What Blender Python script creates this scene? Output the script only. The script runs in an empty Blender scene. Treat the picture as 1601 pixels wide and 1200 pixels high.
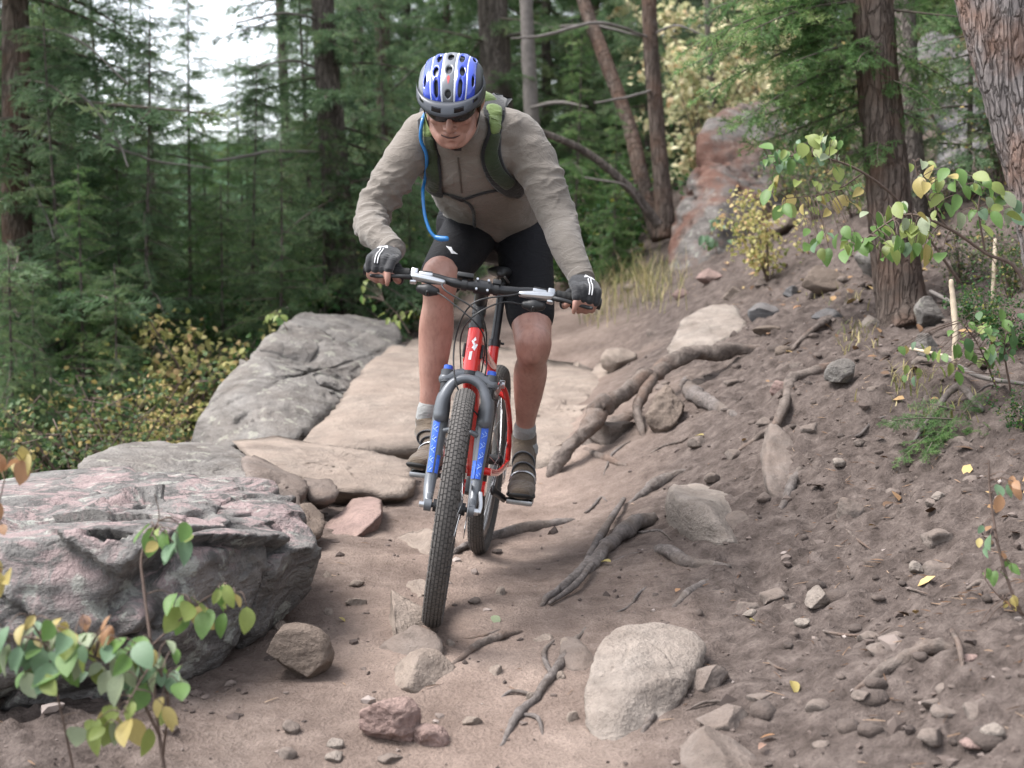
import bpy, bmesh, math, random
import numpy as np
from mathutils import Vector, Matrix, noise as mnoise
from mathutils.bvhtree import BVHTree

scene = bpy.context.scene
COL = scene.collection
R = math.radians
random.seed(7)
rng = np.random.default_rng(11)

# ------------------------------------------------------------------ camera
F = 2240.0                       # focal length in photograph pixels (1601 x 1200)
PITCH = R(4.0)
CAM = np.array([0.0, 0.0, 0.95])
FWD = np.array([0.0, math.cos(PITCH), -math.sin(PITCH)])
UPV = np.array([0.0, math.sin(PITCH), math.cos(PITCH)])
RGT = np.array([1.0, 0.0, 0.0])
cam_d = bpy.data.cameras.new('camera')
cam = bpy.data.objects.new('camera', cam_d)
COL.objects.link(cam)
cam.location = CAM
cam.rotation_euler = (math.pi / 2 - PITCH, 0, 0)
cam_d.sensor_width = 36.0
cam_d.lens = 36.0 * F / 1601.0
cam_d.clip_start = 0.05
cam_d.clip_end = 2000.0
cam_d.dof.use_dof = True
cam_d.dof.focus_distance = 4.3
cam_d.dof.aperture_fstop = 3.6
scene.camera = cam

# ------------------------------------------------------------------ sky and light
SUN_EL, SUN_AZ = R(60), R(-92)     # soft light through the opening above and to the left of the trail
world = bpy.data.worlds.new('World')
scene.world = world
world.use_nodes = True
wn = world.node_tree.nodes
wl = world.node_tree.links
bg = wn['Background']
sky = wn.new('ShaderNodeTexSky')
sky.sky_type = 'NISHITA'
sky.sun_disc = False
sky.sun_elevation = SUN_EL
sky.sun_rotation = SUN_AZ
sky.air_density = 1.0
sky.dust_density = 2.0
hsv = wn.new('ShaderNodeHueSaturation')      # thin white overcast
hsv.inputs['Saturation'].default_value = 0.30
hsv.inputs['Value'].default_value = 1.0
wl.new(sky.outputs['Color'], hsv.inputs['Color'])
wl.new(hsv.outputs['Color'], bg.inputs['Color'])
bg.inputs['Strength'].default_value = 0.15
sun_d = bpy.data.lights.new('sun', 'SUN')
sun_d.energy = 2.0
sun_d.angle = R(28)
sun_d.color = (1.0, 0.97, 0.94)
sun = bpy.data.objects.new('sun', sun_d)
COL.objects.link(sun)
sd = Vector((math.sin(SUN_AZ) * math.cos(SUN_EL), math.cos(SUN_AZ) * math.cos(SUN_EL), math.sin(SUN_EL)))
sun.rotation_euler = sd.to_track_quat('Z', 'Y').to_euler()
sun.location = (0, 0, 30)
scene.view_settings.view_transform = 'Standard'
scene.view_settings.look = 'None'
scene.view_settings.gamma = 1.0
scene.view_settings.exposure = 1.52
scene.cycles.max_bounces = 4
scene.cycles.diffuse_bounces = 2
scene.cycles.glossy_bounces = 2
scene.cycles.transmission_bounces = 4
scene.cycles.transparent_max_bounces = 4

# ------------------------------------------------------------------ helpers
def P(px, py, d):
    """world point seen at photograph pixel (px, py), d metres along the optical axis"""
    return CAM + d * (FWD + (px - 800.5) / F * RGT + (600.0 - py) / F * UPV)

def _h(ix, iy, iz, s):
    n = (ix * 374761393 + iy * 668265263 + iz * 2147483647 + s * 974634777) & 0xFFFFFFFF
    n = ((n ^ (n >> 13)) * 1274126177) & 0xFFFFFFFF
    n = (n ^ (n >> 16)) & 0xFFFFFF
    return n / float(0xFFFFFF) * 2.0 - 1.0

def vn(p, s=0):
    """value noise, p (n,3) -> (n,) in -1..1"""
    i = np.floor(p).astype(np.int64)
    f = p - i
    f = f * f * f * (f * (f * 6 - 15) + 10)
    x, y, z = i[:, 0], i[:, 1], i[:, 2]
    fx, fy, fz = f[:, 0], f[:, 1], f[:, 2]
    r = 0.0
    for dx in (0, 1):
        wx = fx if dx else 1 - fx
        for dy in (0, 1):
            wy = fy if dy else 1 - fy
            for dz in (0, 1):
                wz = fz if dz else 1 - fz
                r = r + wx * wy * wz * _h(x + dx, y + dy, z + dz, s)
    return r

def fbm(p, s=0, octv=4, lac=2.1, gain=0.5):
    a, t, r = 1.0, 0.0, 0.0
    q = np.array(p, float)
    for k in range(octv):
        r = r + a * vn(q, s + k * 17)
        t += a
        a *= gain
        q = q * lac + 3.7
    return r / t

ORG = {}      # world origin of each object (objects without rotation)

def raw_mesh(name, V, T, mat=None, smooth=True, attrs=None):
    """V (n,3); T (m,3) or (m,4) int array, or a list of tuples of mixed length"""
    me = bpy.data.meshes.new(name)
    V = np.asarray(V, np.float32)
    if isinstance(T, np.ndarray):
        m, k = T.shape
        me.vertices.add(len(V))
        me.vertices.foreach_set('co', V.ravel())
        me.loops.add(m * k)
        me.loops.foreach_set('vertex_index', T.astype(np.int32).ravel())
        me.polygons.add(m)
        me.polygons.foreach_set('loop_start', np.arange(0, m * k, k, dtype=np.int32))
        me.update(calc_edges=True)
    else:
        me.from_pydata([tuple(map(float, v)) for v in V], [], [tuple(map(int, f)) for f in T])
    me.polygons.foreach_set('use_smooth', np.full(len(me.polygons), bool(smooth)))
    if attrs:
        for an, av in attrs.items():
            av = np.asarray(av, np.float32)
            dom = 'POINT' if len(av) == len(V) else 'FACE'
            a = me.attributes.new(an, 'FLOAT', dom)
            a.data.foreach_set('value', av)
    if mat is not None:
        me.materials.append(mat)
    return me

def link(name, data, parent=None, loc=None):
    o = bpy.data.objects.new(name, data)
    COL.objects.link(o)
    if parent is not None:
        o.parent = parent
    if loc is not None:
        o.location = loc
    return o

def tag(o, label=None, cat=None, group=None, kind=None):
    if label: o['label'] = label
    if cat: o['category'] = cat
    if group: o['group'] = group
    if kind: o['kind'] = kind
    return o

def thing(name, loc, label, cat, group=None):
    o = link(name, None, None, tuple(map(float, loc)))
    o.empty_display_size = 0.1
    ORG[o.name] = np.array(loc, float)
    return tag(o, label, cat, group)

def part(name, V, T, mat, parent, smooth=True, attrs=None, kind=None):
    """mesh part in world coordinates under a root made by thing() (or under one of its parts)"""
    org = ORG[parent.name]
    me = raw_mesh(name, np.asarray(V) - org, T, mat, smooth, attrs)
    o = link(name, me, parent)
    ORG[o.name] = org
    if kind: o['kind'] = kind
    return o

def solo(name, V, T, mat, label=None, cat=None, group=None, kind=None, smooth=True, attrs=None, origin=None):
    """a thing that is one mesh, origin at its base"""
    V = np.asarray(V, float)
    if origin is None:
        origin = np.array([(V[:, 0].min() + V[:, 0].max()) / 2, (V[:, 1].min() + V[:, 1].max()) / 2, V[:, 2].min()])
    me = raw_mesh(name, V - origin, T, mat, smooth, attrs)
    o = link(name, me, None, tuple(origin))
    ORG[o.name] = np.array(origin)
    return tag(o, label, cat, group, kind)

class MB:
    """collects triangle / quad soups"""
    def __init__(self):
        self.V, self.F, self.n = [], [], 0
    def add(self, V, Fc):
        V = np.asarray(V, float)
        self.V.append(V)
        for f in (Fc.tolist() if isinstance(Fc, np.ndarray) else Fc):
            self.F.append(tuple(i + self.n for i in f))
        self.n += len(V)
        return self
    def get(self):
        return np.concatenate(self.V), self.F

def unit(v):
    v = np.asarray(v, float)
    return v / (np.linalg.norm(v) + 1e-12)

def spline(pts, n):
    """Catmull-Rom through pts (k, any) resampled to n points evenly in parameter"""
    p = np.asarray(pts, float)
    k = len(p)
    if k == 2:
        t = np.linspace(0, 1, n)[:, None]
        return p[0] * (1 - t) + p[1] * t
    e = np.vstack([2 * p[0] - p[1], p, 2 * p[-1] - p[-2]])
    u = np.linspace(0, k - 1, n)
    i = np.minimum(u.astype(int), k - 2)
    t = (u - i)[:, None]
    a, b, c, d = e[i], e[i + 1], e[i + 2], e[i + 3]
    return 0.5 * (2 * b + (c - a) * t + (2 * a - 5 * b + 4 * c - d) * t ** 2 + (3 * b - a - 3 * c + d) * t ** 3)

def frames(p, side=None):
    n = len(p)
    tg = np.gradient(p, axis=0)
    tg /= np.linalg.norm(tg, axis=1)[:, None] + 1e-12
    A = np.zeros((n, 3))
    if side is not None:
        s = np.asarray(side, float)
        s = np.tile(s, (n, 1)) if s.ndim == 1 else s
        A = s - tg * (s * tg).sum(1)[:, None]
        A /= np.linalg.norm(A, axis=1)[:, None] + 1e-12
    else:
        a = np.array([0, 0, 1.0]) if abs(tg[0][2]) < 0.9 else np.array([1.0, 0, 0])
        a = unit(a - tg[0] * a.dot(tg[0]))
        for i in range(n):
            a = unit(a - tg[i] * a.dot(tg[i]))
            A[i] = a
    B = np.cross(tg, A)
    return tg, A, B

def tube(pts, rad, seg=10, n=None, side=None, cap='round', jitter=0.0, seed=0, flat_end=False):
    """closed tube. rad: scalar, (k,) or (k,2) elliptical (along side, across)"""
    pts = np.asarray(pts, float)
    k = len(pts)
    rad = np.asarray(rad, float)
    if rad.ndim == 0: rad = np.full(k, float(rad))
    if rad.ndim == 1: rad = np.stack([rad, rad], 1)
    if n is None: n = k if k == 2 else (k - 1) * 5 + 1
    both = spline(np.hstack([pts, rad]), n)
    p, r = both[:, :3], np.maximum(both[:, 3:], 1e-5)
    tg, A, B = frames(p, side)
    if cap == 'round':
        extra0, extra1 = [], []
        rm0, rm1 = r[0].mean(), r[-1].mean()
        for a in (80, 55, 28):
            extra0.append((p[0] - tg[0] * rm0 * math.sin(R(a)), r[0] * math.cos(R(a)), A[0], B[0]))
        for a in (28, 55, 80):
            extra1.append((p[-1] + tg[-1] * rm1 * math.sin(R(a)), r[-1] * math.cos(R(a)), A[-1], B[-1]))
        rings = extra0 + [(p[i], r[i], A[i], B[i]) for i in range(n)] + extra1
    else:
        rings = [(p[i], r[i], A[i], B[i]) for i in range(n)]
    th = np.linspace(0, 2 * math.pi, seg, endpoint=False)
    ct, st = np.cos(th), np.sin(th)
    V = []
    for (c, rr, a, b) in rings:
        V.append(c + np.outer(ct * rr[0], a) + np.outer(st * rr[1], b))
    V = np.concatenate(V)
    if jitter:
        cen = np.repeat(np.array([q[0] for q in rings]), seg, axis=0)
        d = V - cen
        V = cen + d * (1 + jitter * fbm(V * (1.5 / max(r.mean(), 1e-3)) * 0.5 + seed * 7.3, seed, 3))[:, None]
    m = len(rings)
    Fc = []
    for i in range(m - 1):
        for j in range(seg):
            j2 = (j + 1) % seg
            Fc.append((i * seg + j, i * seg + j2, (i + 1) * seg + j2, (i + 1) * seg + j))
    Fc.append(tuple(range(seg - 1, -1, -1)))
    Fc.append(tuple(range((m - 1) * seg, m * seg)))
    return V, Fc

def box(c, ax, hs, bev=0.0):
    """box, centre c, axes rows ax (3,3), half sizes hs; optional chamfer"""
    ax = np.asarray(ax, float); hs = np.asarray(hs, float); c = np.asarray(c, float)
    if bev <= 0:
        s = np.array([[x, y, z] for x in (-1, 1) for y in (-1, 1) for z in (-1, 1)], float)
        V = c + (s * hs) @ ax
        return V, [(0, 1, 3, 2), (4, 6, 7, 5), (0, 4, 5, 1), (2, 3, 7, 6), (0, 2, 6, 4), (1, 5, 7, 3)]
    bm = bmesh.new()
    bmesh.ops.create_cube(bm, size=2)
    for v in bm.verts: v.co = Vector((v.co.x * hs[0], v.co.y * hs[1], v.co.z * hs[2]))
    bmesh.ops.bevel(bm, geom=list(bm.edges), offset=bev, segments=2, profile=0.5, affect='EDGES')
    bm.verts.index_update()
    V = np.array([v.co[:] for v in bm.verts]) @ ax + c
    Fc = [tuple(v.index for v in f.verts) for f in bm.faces]
    bm.free()
    return V, Fc

_ICO = {}
def ico(sub):
    if sub not in _ICO:
        bm = bmesh.new()
        bmesh.ops.create_icosphere(bm, subdivisions=sub, radius=1)
        bm.verts.index_update()
        V = np.array([v.co[:] for v in bm.verts])
        T = np.array([[v.index for v in f.verts] for f in bm.faces], np.int32)
        bm.free()
        _ICO[sub] = (V, T)
    return _ICO[sub]

def hull_planes(pts):
    bm = bmesh.new()
    for p in pts: bm.verts.new(tuple(p))
    r = bmesh.ops.convex_hull(bm, input=list(bm.verts))
    bmesh.ops.recalc_face_normals(bm, faces=list(bm.faces))
    N, H = [], []
    for f in bm.faces:
        n = np.array(f.normal[:])
        N.append(n); H.append(n.dot(np.array(f.calc_center_median()[:])))
    bm.free()
    return np.array(N), np.array(H)

def remesh(soups, voxel, smooth_it=4, fac=0.5):
    """voxel-remeshed union of closed soups -> (V, F quads)"""
    mb = MB()
    for V, Fc in soups: mb.add(V, Fc)
    V, Fc = mb.get()
    me = raw_mesh('tmp', V, Fc)
    bm = bmesh.new(); bm.from_mesh(me)
    bmesh.ops.recalc_face_normals(bm, faces=list(bm.faces)); bm.to_mesh(me); bm.free()
    o = link('tmp', me)
    m = o.modifiers.new('r', 'REMESH'); m.mode = 'VOXEL'; m.voxel_size = voxel
    if smooth_it:
        s = o.modifiers.new('s', 'SMOOTH'); s.factor = fac; s.iterations = smooth_it
    dg = bpy.context.evaluated_depsgraph_get()
    ev = o.evaluated_get(dg)
    em = ev.to_mesh()
    n = len(em.vertices)
    co = np.zeros(n * 3); em.vertices.foreach_get('co', co)
    Vo = co.reshape(-1, 3)
    Fo = [tuple(p.vertices) for p in em.polygons]
    ev.to_mesh_clear()
    bpy.data.objects.remove(o); bpy.data.meshes.remove(me)
    if all(len(f) == 4 for f in Fo): Fo = np.array(Fo, np.int32)
    return Vo, Fo

def normals(V, Fc):
    V = np.asarray(V); Fa = np.asarray([f[:3] for f in Fc]) if not isinstance(Fc, np.ndarray) else Fc
    if isinstance(Fc, np.ndarray) and Fc.shape[1] == 4:
        n = np.cross(V[Fa[:, 2]] - V[Fa[:, 0]], V[Fa[:, 3]] - V[Fa[:, 1]])
    else:
        n = np.cross(V[Fa[:, 1]] - V[Fa[:, 0]], V[Fa[:, 2]] - V[Fa[:, 0]])
    N = np.zeros_like(V)
    for k in range(Fa.shape[1]): np.add.at(N, Fa[:, k], n)
    return N / (np.linalg.norm(N, axis=1)[:, None] + 1e-12)

# ------------------------------------------------------------------ materials
class NT:
    def __init__(self, name):
        self.m = bpy.data.materials.new(name)
        self.m.use_nodes = True
        self.t = self.m.node_tree
        self.b = self.t.nodes['Principled BSDF']
        self.out = self.t.nodes['Material Output']
        self._co = None
    def n(self, typ, **kw):
        x = self.t.nodes.new(typ)
        for k, v in kw.items():
            if k in x.inputs: x.inputs[k].default_value = v
            else: setattr(x, k, v)
        return x
    def l(self, a, b): self.t.links.new(a, b)
    def co(self, kind='Object', scale=(1, 1, 1)):
        c = self.n('ShaderNodeTexCoord')
        mp = self.n('ShaderNodeMapping'); mp.inputs['Scale'].default_value = scale
        self.l(c.outputs[kind], mp.inputs['Vector'])
        return mp.outputs['Vector']
    def noise(self, co, scale, detail=6, rough=0.6, dist=0.0):
        x = self.n('ShaderNodeTexNoise')
        x.inputs['Scale'].default_value = scale; x.inputs['Detail'].default_value = detail
        x.inputs['Roughness'].default_value = rough; x.inputs['Distortion'].default_value = dist
        self.l(co, x.inputs['Vector'])
        return x.outputs['Fac']
    def ramp(self, fac, stops, interp='LINEAR'):
        x = self.n('ShaderNodeValToRGB')
        cr = x.color_ramp; cr.interpolation = interp
        while len(cr.elements) > 1: cr.elements.remove(cr.elements[-1])
        for i, (p, c) in enumerate(stops):
            e = cr.elements[0] if i == 0 else cr.elements.new(p)
            e.position = p
            e.color = (c[0], c[1], c[2], 1) if isinstance(c, (tuple, list)) else (c, c, c, 1)
        self.l(fac, x.inputs['Fac'])
        return x.outputs['Color']
    def mix(self, fac, a, b, mode='MIX'):
        x = self.n('ShaderNodeMix', data_type='RGBA', blend_type=mode)
        for s, v in ((x.inputs[0], fac), (x.inputs[6], a), (x.inputs[7], b)):
            if hasattr(v, 'is_linked') or hasattr(v, 'links'): self.l(v, s)
            elif isinstance(v, (tuple, list)): s.default_value = (v[0], v[1], v[2], 1)
            else: s.default_value = v
        return x.outputs[2]
    def math(self, op, a, b=None):
        x = self.n('ShaderNodeMath', operation=op)
        for s, v in ((x.inputs[0], a), (x.inputs[1], b)):
            if v is None: continue
            if hasattr(v, 'links'): self.l(v, s)
            else: s.default_value = v
        return x.outputs[0]
    def attr(self, name):
        x = self.n('ShaderNodeAttribute', attribute_name=name)
        return x.outputs['Fac']
    def bump(self, h, strength=0.5, dist=0.01):
        x = self.n('ShaderNodeBump'); x.inputs['Strength'].default_value = strength; x.inputs['Distance'].default_value = dist
        self.l(h, x.inputs['Height'])
        self.l(x.outputs['Normal'], self.b.inputs['Normal'])
    def base(self, c):
        if hasattr(c, 'links'): self.l(c, self.b.inputs['Base Color'])
        else: self.b.inputs['Base Color'].default_value = (c[0], c[1], c[2], 1)
    def set(self, **kw):
        for k, v in kw.items():
            self.b.inputs[k.replace('_', ' ')].default_value = v
        return self

def simple(name, col, rough=0.5, metal=0.0, var=0.12, scale=40.0, bump=0.0, bdist=0.002, spec=0.5, coat=0.0):
    t = NT(name)
    co = t.co()
    f = t.noise(co, scale, 5)
    a = tuple(c * (1 - var) for c in col); b = tuple(min(1, c * (1 + var)) for c in col)
    t.base(t.ramp(f, [(0.3, a), (0.7, b)]))
    t.set(Roughness=rough, Metallic=metal)
    t.b.inputs['Specular IOR Level'].default_value = spec
    t.b.inputs['Coat Weight'].default_value = coat
    if bump: t.bump(t.noise(co, scale * 2.2, 4), bump, bdist)
    return t.m

def rock_mat(name, base=(0.30, 0.27, 0.25), dark=(0.15, 0.135, 0.125), dust=(0.36, 0.27, 0.21), dust_amt=0.5,
             pink=None, pink_amt=0.5, lichen=None, layer=1.0, bump=0.6, rust=None):
    t = NT(name)
    co = t.co()
    cs = t.co(scale=(1, 1, 3.2 * layer))
    n1 = t.noise(cs, 5.0, 8, 0.62, 0.4)
    n2 = t.noise(co, 26.0, 6, 0.65)
    n3 = t.noise(co, 110.0, 3, 0.6)
    c = t.ramp(n1, [(0.30, dark), (0.46, tuple(0.5 * (a + b) for a, b in zip(base, dark))), (0.60, base), (0.78, tuple(min(1, v * 1.18) for v in base))])
    c = t.mix(0.45, c, t.ramp(n2, [(0.30, (0.55, 0.55, 0.55)), (0.52, (1, 1, 1)), (0.72, (1.18, 1.16, 1.14))]), 'MULTIPLY')
    c = t.mix(0.35, c, t.ramp(n3, [(0.34, (0.5, 0.5, 0.52)), (0.5, (1, 1, 1)), (0.68, (1.2, 1.2, 1.2))]), 'MULTIPLY')
    if pink is not None:
        geo = t.n('ShaderNodeNewGeometry')
        sp = t.n('ShaderNodeSeparateXYZ'); t.l(geo.outputs['Normal'], sp.inputs[0])
        m = t.ramp(t.noise(co, 9.0, 8, 0.70, 0.8), [(0.5 - 0.09 * pink_amt, 0.0), (0.56, 1.0)])
        up = t.ramp(sp.outputs['Z'], [(0.25, 0.10), (0.70, 1.0)])       # lichen crust grows on the top
        c = t.mix(t.math('MULTIPLY', t.math('MULTIPLY', m, up), 0.85), c, t.mix(n2, tuple(v * 0.62 for v in pink), tuple(min(1, v * 1.3) for v in pink)))
    if lichen is not None:
        m = t.ramp(t.noise(co, 14.0, 5, 0.6, 0.2), [(0.58, 0.0), (0.64, 1.0)])
        c = t.mix(t.math('MULTIPLY', m, 0.6), c, lichen)
    if rust is not None:
        m = t.ramp(t.noise(co, 1.9, 6, 0.6, 0.5), [(0.46, 0.0), (0.58, 1.0)])
        c = t.mix(t.math('MULTIPLY', m, 0.8), c, t.mix(n2, tuple(v * 0.6 for v in rust), rust))
    if dust_amt > 0:
        geo2 = t.n('ShaderNodeNewGeometry')
        sp2 = t.n('ShaderNodeSeparateXYZ'); t.l(geo2.outputs['Normal'], sp2.inputs[0])
        dm = t.math('MULTIPLY', t.ramp(sp2.outputs['Z'], [(0.1, 0.25), (0.85, 1.0)]), t.ramp(t.noise(co, 4.0, 6, 0.6), [(0.35, 0.25), (0.62, 1.0)]))
        c = t.mix(t.math('MULTIPLY', dm, dust_amt), c, dust)
    t.base(c)
    t.set(Roughness=0.92)
    t.b.inputs['Specular IOR Level'].default_value = 0.2
    h = t.math('ADD', t.math('MULTIPLY', n1, 1.2), t.math('ADD', t.math('MULTIPLY', n2, 0.7), t.math('MULTIPLY', n3, 0.35)))
    t.bump(h, bump, 0.03)
    return t.m

def bark_mat(name, a, b, c=None, sc=1.0, bump=0.9):
    t = NT(name)
    co = t.co(scale=(1, 1, 0.16))
    v = t.n('ShaderNodeTexVoronoi', feature='DISTANCE_TO_EDGE'); v.inputs['Scale'].default_value = 42 * sc
    nz = t.n('ShaderNodeTexNoise'); nz.inputs['Scale'].default_value = 14 * sc; nz.inputs['Detail'].default_value = 5; t.l(co, nz.inputs['Vector'])
    wob = t.mix(0.11, co, nz.outputs['Color'])
    t.l(wob, v.inputs['Vector'])
    n1 = t.noise(co, 22 * sc, 7, 0.68, 0.5)
    n2 = t.noise(t.co(), 3.0, 5, 0.6)
    col = t.ramp(n1, [(0.28, a), (0.50, tuple(0.5 * (x + y) for x, y in zip(a, b))), (0.70, b)])
    col = t.mix(t.ramp(v.outputs['Distance'], [(0.0, 0.38), (0.20, 0.0)]), col, tuple(x * 0.5 for x in a))
    col = t.mix(.55, col, t.ramp(t.noise(t.co(scale=(1, 1, .5)), 75 * sc, 5, .7), [(.32, (.5, .5, .5)), (.52, (1, 1, 1)), (.7, (1.3, 1.3, 1.3))]), 'MULTIPLY')
    if c is not None:
        col = t.mix(t.math('MULTIPLY', t.ramp(n2, [(0.45, 0.0), (0.62, 1.0)]), 0.75), col, c)
    t.base(col)
    t.set(Roughness=0.95)
    t.b.inputs['Specular IOR Level'].default_value = 0.15
    t.bump(t.math('ADD', n1, t.math('MULTIPLY', t.math('MINIMUM', v.outputs['Distance'], 0.15), 5.0)), bump, 0.02)
    return t.m

def root_mat(name, a, b, c):
    t = NT(name)
    co = t.co()
    n1 = t.noise(co, 16, 7, .68, 1.2); n2 = t.noise(co, 5, 5, .6); n3 = t.noise(co, 90, 4, .6)
    col = t.ramp(n1, [(.28, a), (.5, tuple(.5 * (x + y) for x, y in zip(a, b))), (.72, b)])
    col = t.mix(t.math('MULTIPLY', t.ramp(n2, [(.46, 0.0), (.6, 1.0)]), .6), col, c)
    col = t.mix(.4, col, t.ramp(n3, [(.32, (.55, .55, .55)), (.6, (1.1, 1.1, 1.1))]), 'MULTIPLY')
    t.base(col); t.set(Roughness=.93); t.b.inputs['Specular IOR Level'].default_value = .15
    t.bump(t.math('ADD', n1, t.math('MULTIPLY', n3, .3)), .8, .02)
    return t.m

def leaf_mat(name, stops, trans=0.35, rough=0.5, noise_sc=30):
    """colour comes from the per-leaf random value 'tone'; thin leaves let light through"""
    t = NT(name)
    r = t.attr('tone')
    c = t.ramp(r, stops)
    co = t.co()
    c = t.mix(0.5, c, t.ramp(t.noise(co, noise_sc, 4), [(0.3, (0.72, 0.72, 0.72)), (0.7, (1.2, 1.2, 1.2))]), 'MULTIPLY')
    t.base(c)
    t.set(Roughness=rough)
    t.b.inputs['Specular IOR Level'].default_value = 0.3
    tr = t.n('ShaderNodeBsdfTranslucent'); t.l(c, tr.inputs['Color'])
    mx = t.n('ShaderNodeMixShader'); mx.inputs[0].default_value = trans
    t.l(t.b.outputs[0], mx.inputs[1]); t.l(tr.outputs[0], mx.inputs[2])
    t.l(mx.outputs[0], t.out.inputs['Surface'])
    return t.m

# ------------------------------------------------------------------ ground
def _anchors():
    a = []
    for (px, py, d) in [
        (680, 1200, 3.12), (400, 1200, 3.12), (200, 1200, 3.05), (0, 1200, 3.0), (900, 1200, 3.06), (1200, 1200, 2.95), (1601, 1200, 2.72),
        (550, 1060, 3.58), (680, 980, 4.0), (950, 990, 3.92), (1200, 1000, 3.66), (1450, 1000, 3.36), (1601, 960, 3.25),
        (748, 864, 5.05), (560, 870, 4.72), (880, 870, 4.85), (1050, 870, 4.6), (1250, 870, 4.3), (1450, 850, 4.05), (1601, 840, 3.85),
        (860, 765, 6.0), (1000, 760, 5.7), (1200, 760, 5.05), (1400, 740, 4.65), (1601, 720, 4.3), (640, 770, 6.0), (500, 840, 5.0),
        (900, 640, 7.6), (1000, 620, 7.0), (1200, 620, 5.9), (1400, 610, 5.3), (1601, 600, 4.9),
        (900, 590, 9.2), (1000, 560, 8.4), (1100, 540, 7.6), (1250, 500, 7.0), (1415, 495, 6.6), (1601, 480, 5.9),
        (1050, 480, 9.6), (1200, 440, 8.8), (1340, 420, 8.0), (1601, 380, 7.0),
        (950, 440, 12.0), (1050, 425, 11.0), (870, 520, 10.5), (700, 520, 10.5), (1150, 380, 11.0)]:
        a.append(P(px, py, d))
    a += [np.array(w, float) for w in [
        (-2.2, 5.5, -.30), (-1.9, 7.0, -.25), (-3, 8, -.6), (-5, 8, -1.1), (-8, 12, -1.7), (-4, 13, -.6), (-2, 11, 0.0), (-15, 25, -3.0), (-6, 25, -1.2),
        (-1.4, 3.6, -.12), (-2.5, 3, -.35), (-4, 3, -.8), (0, 0, -.55), (2, 0, .35), (-2, 0, -.8), (0, -5, -1.4),
        (3, 4, 1.35), (3.2, 6, 1.7), (4, 8.5, 2.6), (6, 12, 4.2), (8, 20, 6.5), (4, 18, 3.4), (3, 14, 2.4),
        (0, 14, 1.05), (0, 20, 1.6), (0, 35, 2.6), (-10, 40, -1.5), (12, 40, 9), (25, 25, 13), (-25, 25, -5),
        (-60, 70, -4), (-130, 150, 16), (110, 110, 26), (0, 150, 16), (-130, 40, 12), (-110, -20, -8), (110, -20, 24), (0, -110, -10)]]
    return np.array(a)

_A = _anchors()
def _tps_fit(A, lam=0.02):
    n = len(A)
    d = np.linalg.norm(A[:, None, :2] - A[None, :, :2], axis=2)
    K = np.where(d > 0, d * d * np.log(d + 1e-9), 0.0) + lam * np.eye(n)
    Pm = np.hstack([np.ones((n, 1)), A[:, :2]])
    M = np.zeros((n + 3, n + 3))
    M[:n, :n] = K; M[:n, n:] = Pm; M[n:, :n] = Pm.T
    return np.linalg.solve(M, np.concatenate([A[:, 2], np.zeros(3)]))
_W = _tps_fit(_A)

TRAIL = np.array([(0.1, -2), (-0.05, 1.5), (-0.12, 3.2), (-0.2, 4.2), (-0.1, 5.2), (0.1, 6.2), (0.15, 7.5), (0.25, 9.0), (0.3, 11.0), (0.0, 14.0)])
def trail_dist(x, y):
    p = np.stack([x, y], 1)
    best = np.full(len(p), 1e9)
    for a, b in zip(TRAIL[:-1], TRAIL[1:]):
        ab = b - a
        t = np.clip(((p - a) @ ab) / ab.dot(ab), 0, 1)
        best = np.minimum(best, np.linalg.norm(p - (a + t[:, None] * ab), axis=1))
    return best

def gz(x, y, fine=True):
    x = np.atleast_1d(np.asarray(x, float)); y = np.atleast_1d(np.asarray(y, float))
    z = _W[-3] + _W[-2] * x + _W[-1] * y
    for i, a in enumerate(_A):
        d2 = (x - a[0]) ** 2 + (y - a[1]) ** 2
        z = z + _W[i] * 0.5 * d2 * np.log(d2 + 1e-12)
    td = trail_dist(x, y)
    bank = np.clip((td - 0.45) / 0.6, 0, 1)
    p = np.stack([x, y, np.zeros_like(x)], 1)
    z = z + bank * 0.05 * fbm(p * 2.2, 3, 3) + 0.015 * fbm(p * 1.9 + 9, 5, 2)
    if fine:
        ridg = 1 - np.abs(fbm(p * 7.0 + 4, 21, 4))
        z = z + bank * (0.060 * (ridg - 0.75) + 0.024 * fbm(p * 20, 8, 3)) + (0.006 + 0.006 * bank) * fbm(p * 12 + 2, 9, 3) + (0.004 + 0.007 * bank) * fbm(p * 34, 13, 2)
    return z

def gz1(x, y): return float(gz([x], [y])[0])

def G(px, py, dmax=40.0):
    """where the photograph's pixel meets the ground"""
    dd = np.concatenate([np.arange(2.0, 14, 0.03), np.arange(14, dmax, 0.2)])
    pts = CAM + dd[:, None] * (FWD + (px - 800.5) / F * RGT + (600.0 - py) / F * UPV)
    g = gz(pts[:, 0], pts[:, 1], fine=False)
    below = np.where(pts[:, 2] < g)[0]
    i = below[0] if len(below) else len(dd) - 1
    q = pts[i].copy(); q[2] = g[i]
    return q, dd[i]

def _axis(lo, hi, c0, c1, step, grow):
    v = list(np.arange(c0, c1, step))
    s = step; x = c1
    while x < hi:
        v.append(x); s *= grow; x += s
    v.append(hi)
    s = step; x = c0 - step
    pre = []
    while x > lo:
        pre.append(x); s *= grow; x -= s
    pre.append(lo)
    return np.array(pre[::-1] + v)

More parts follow.
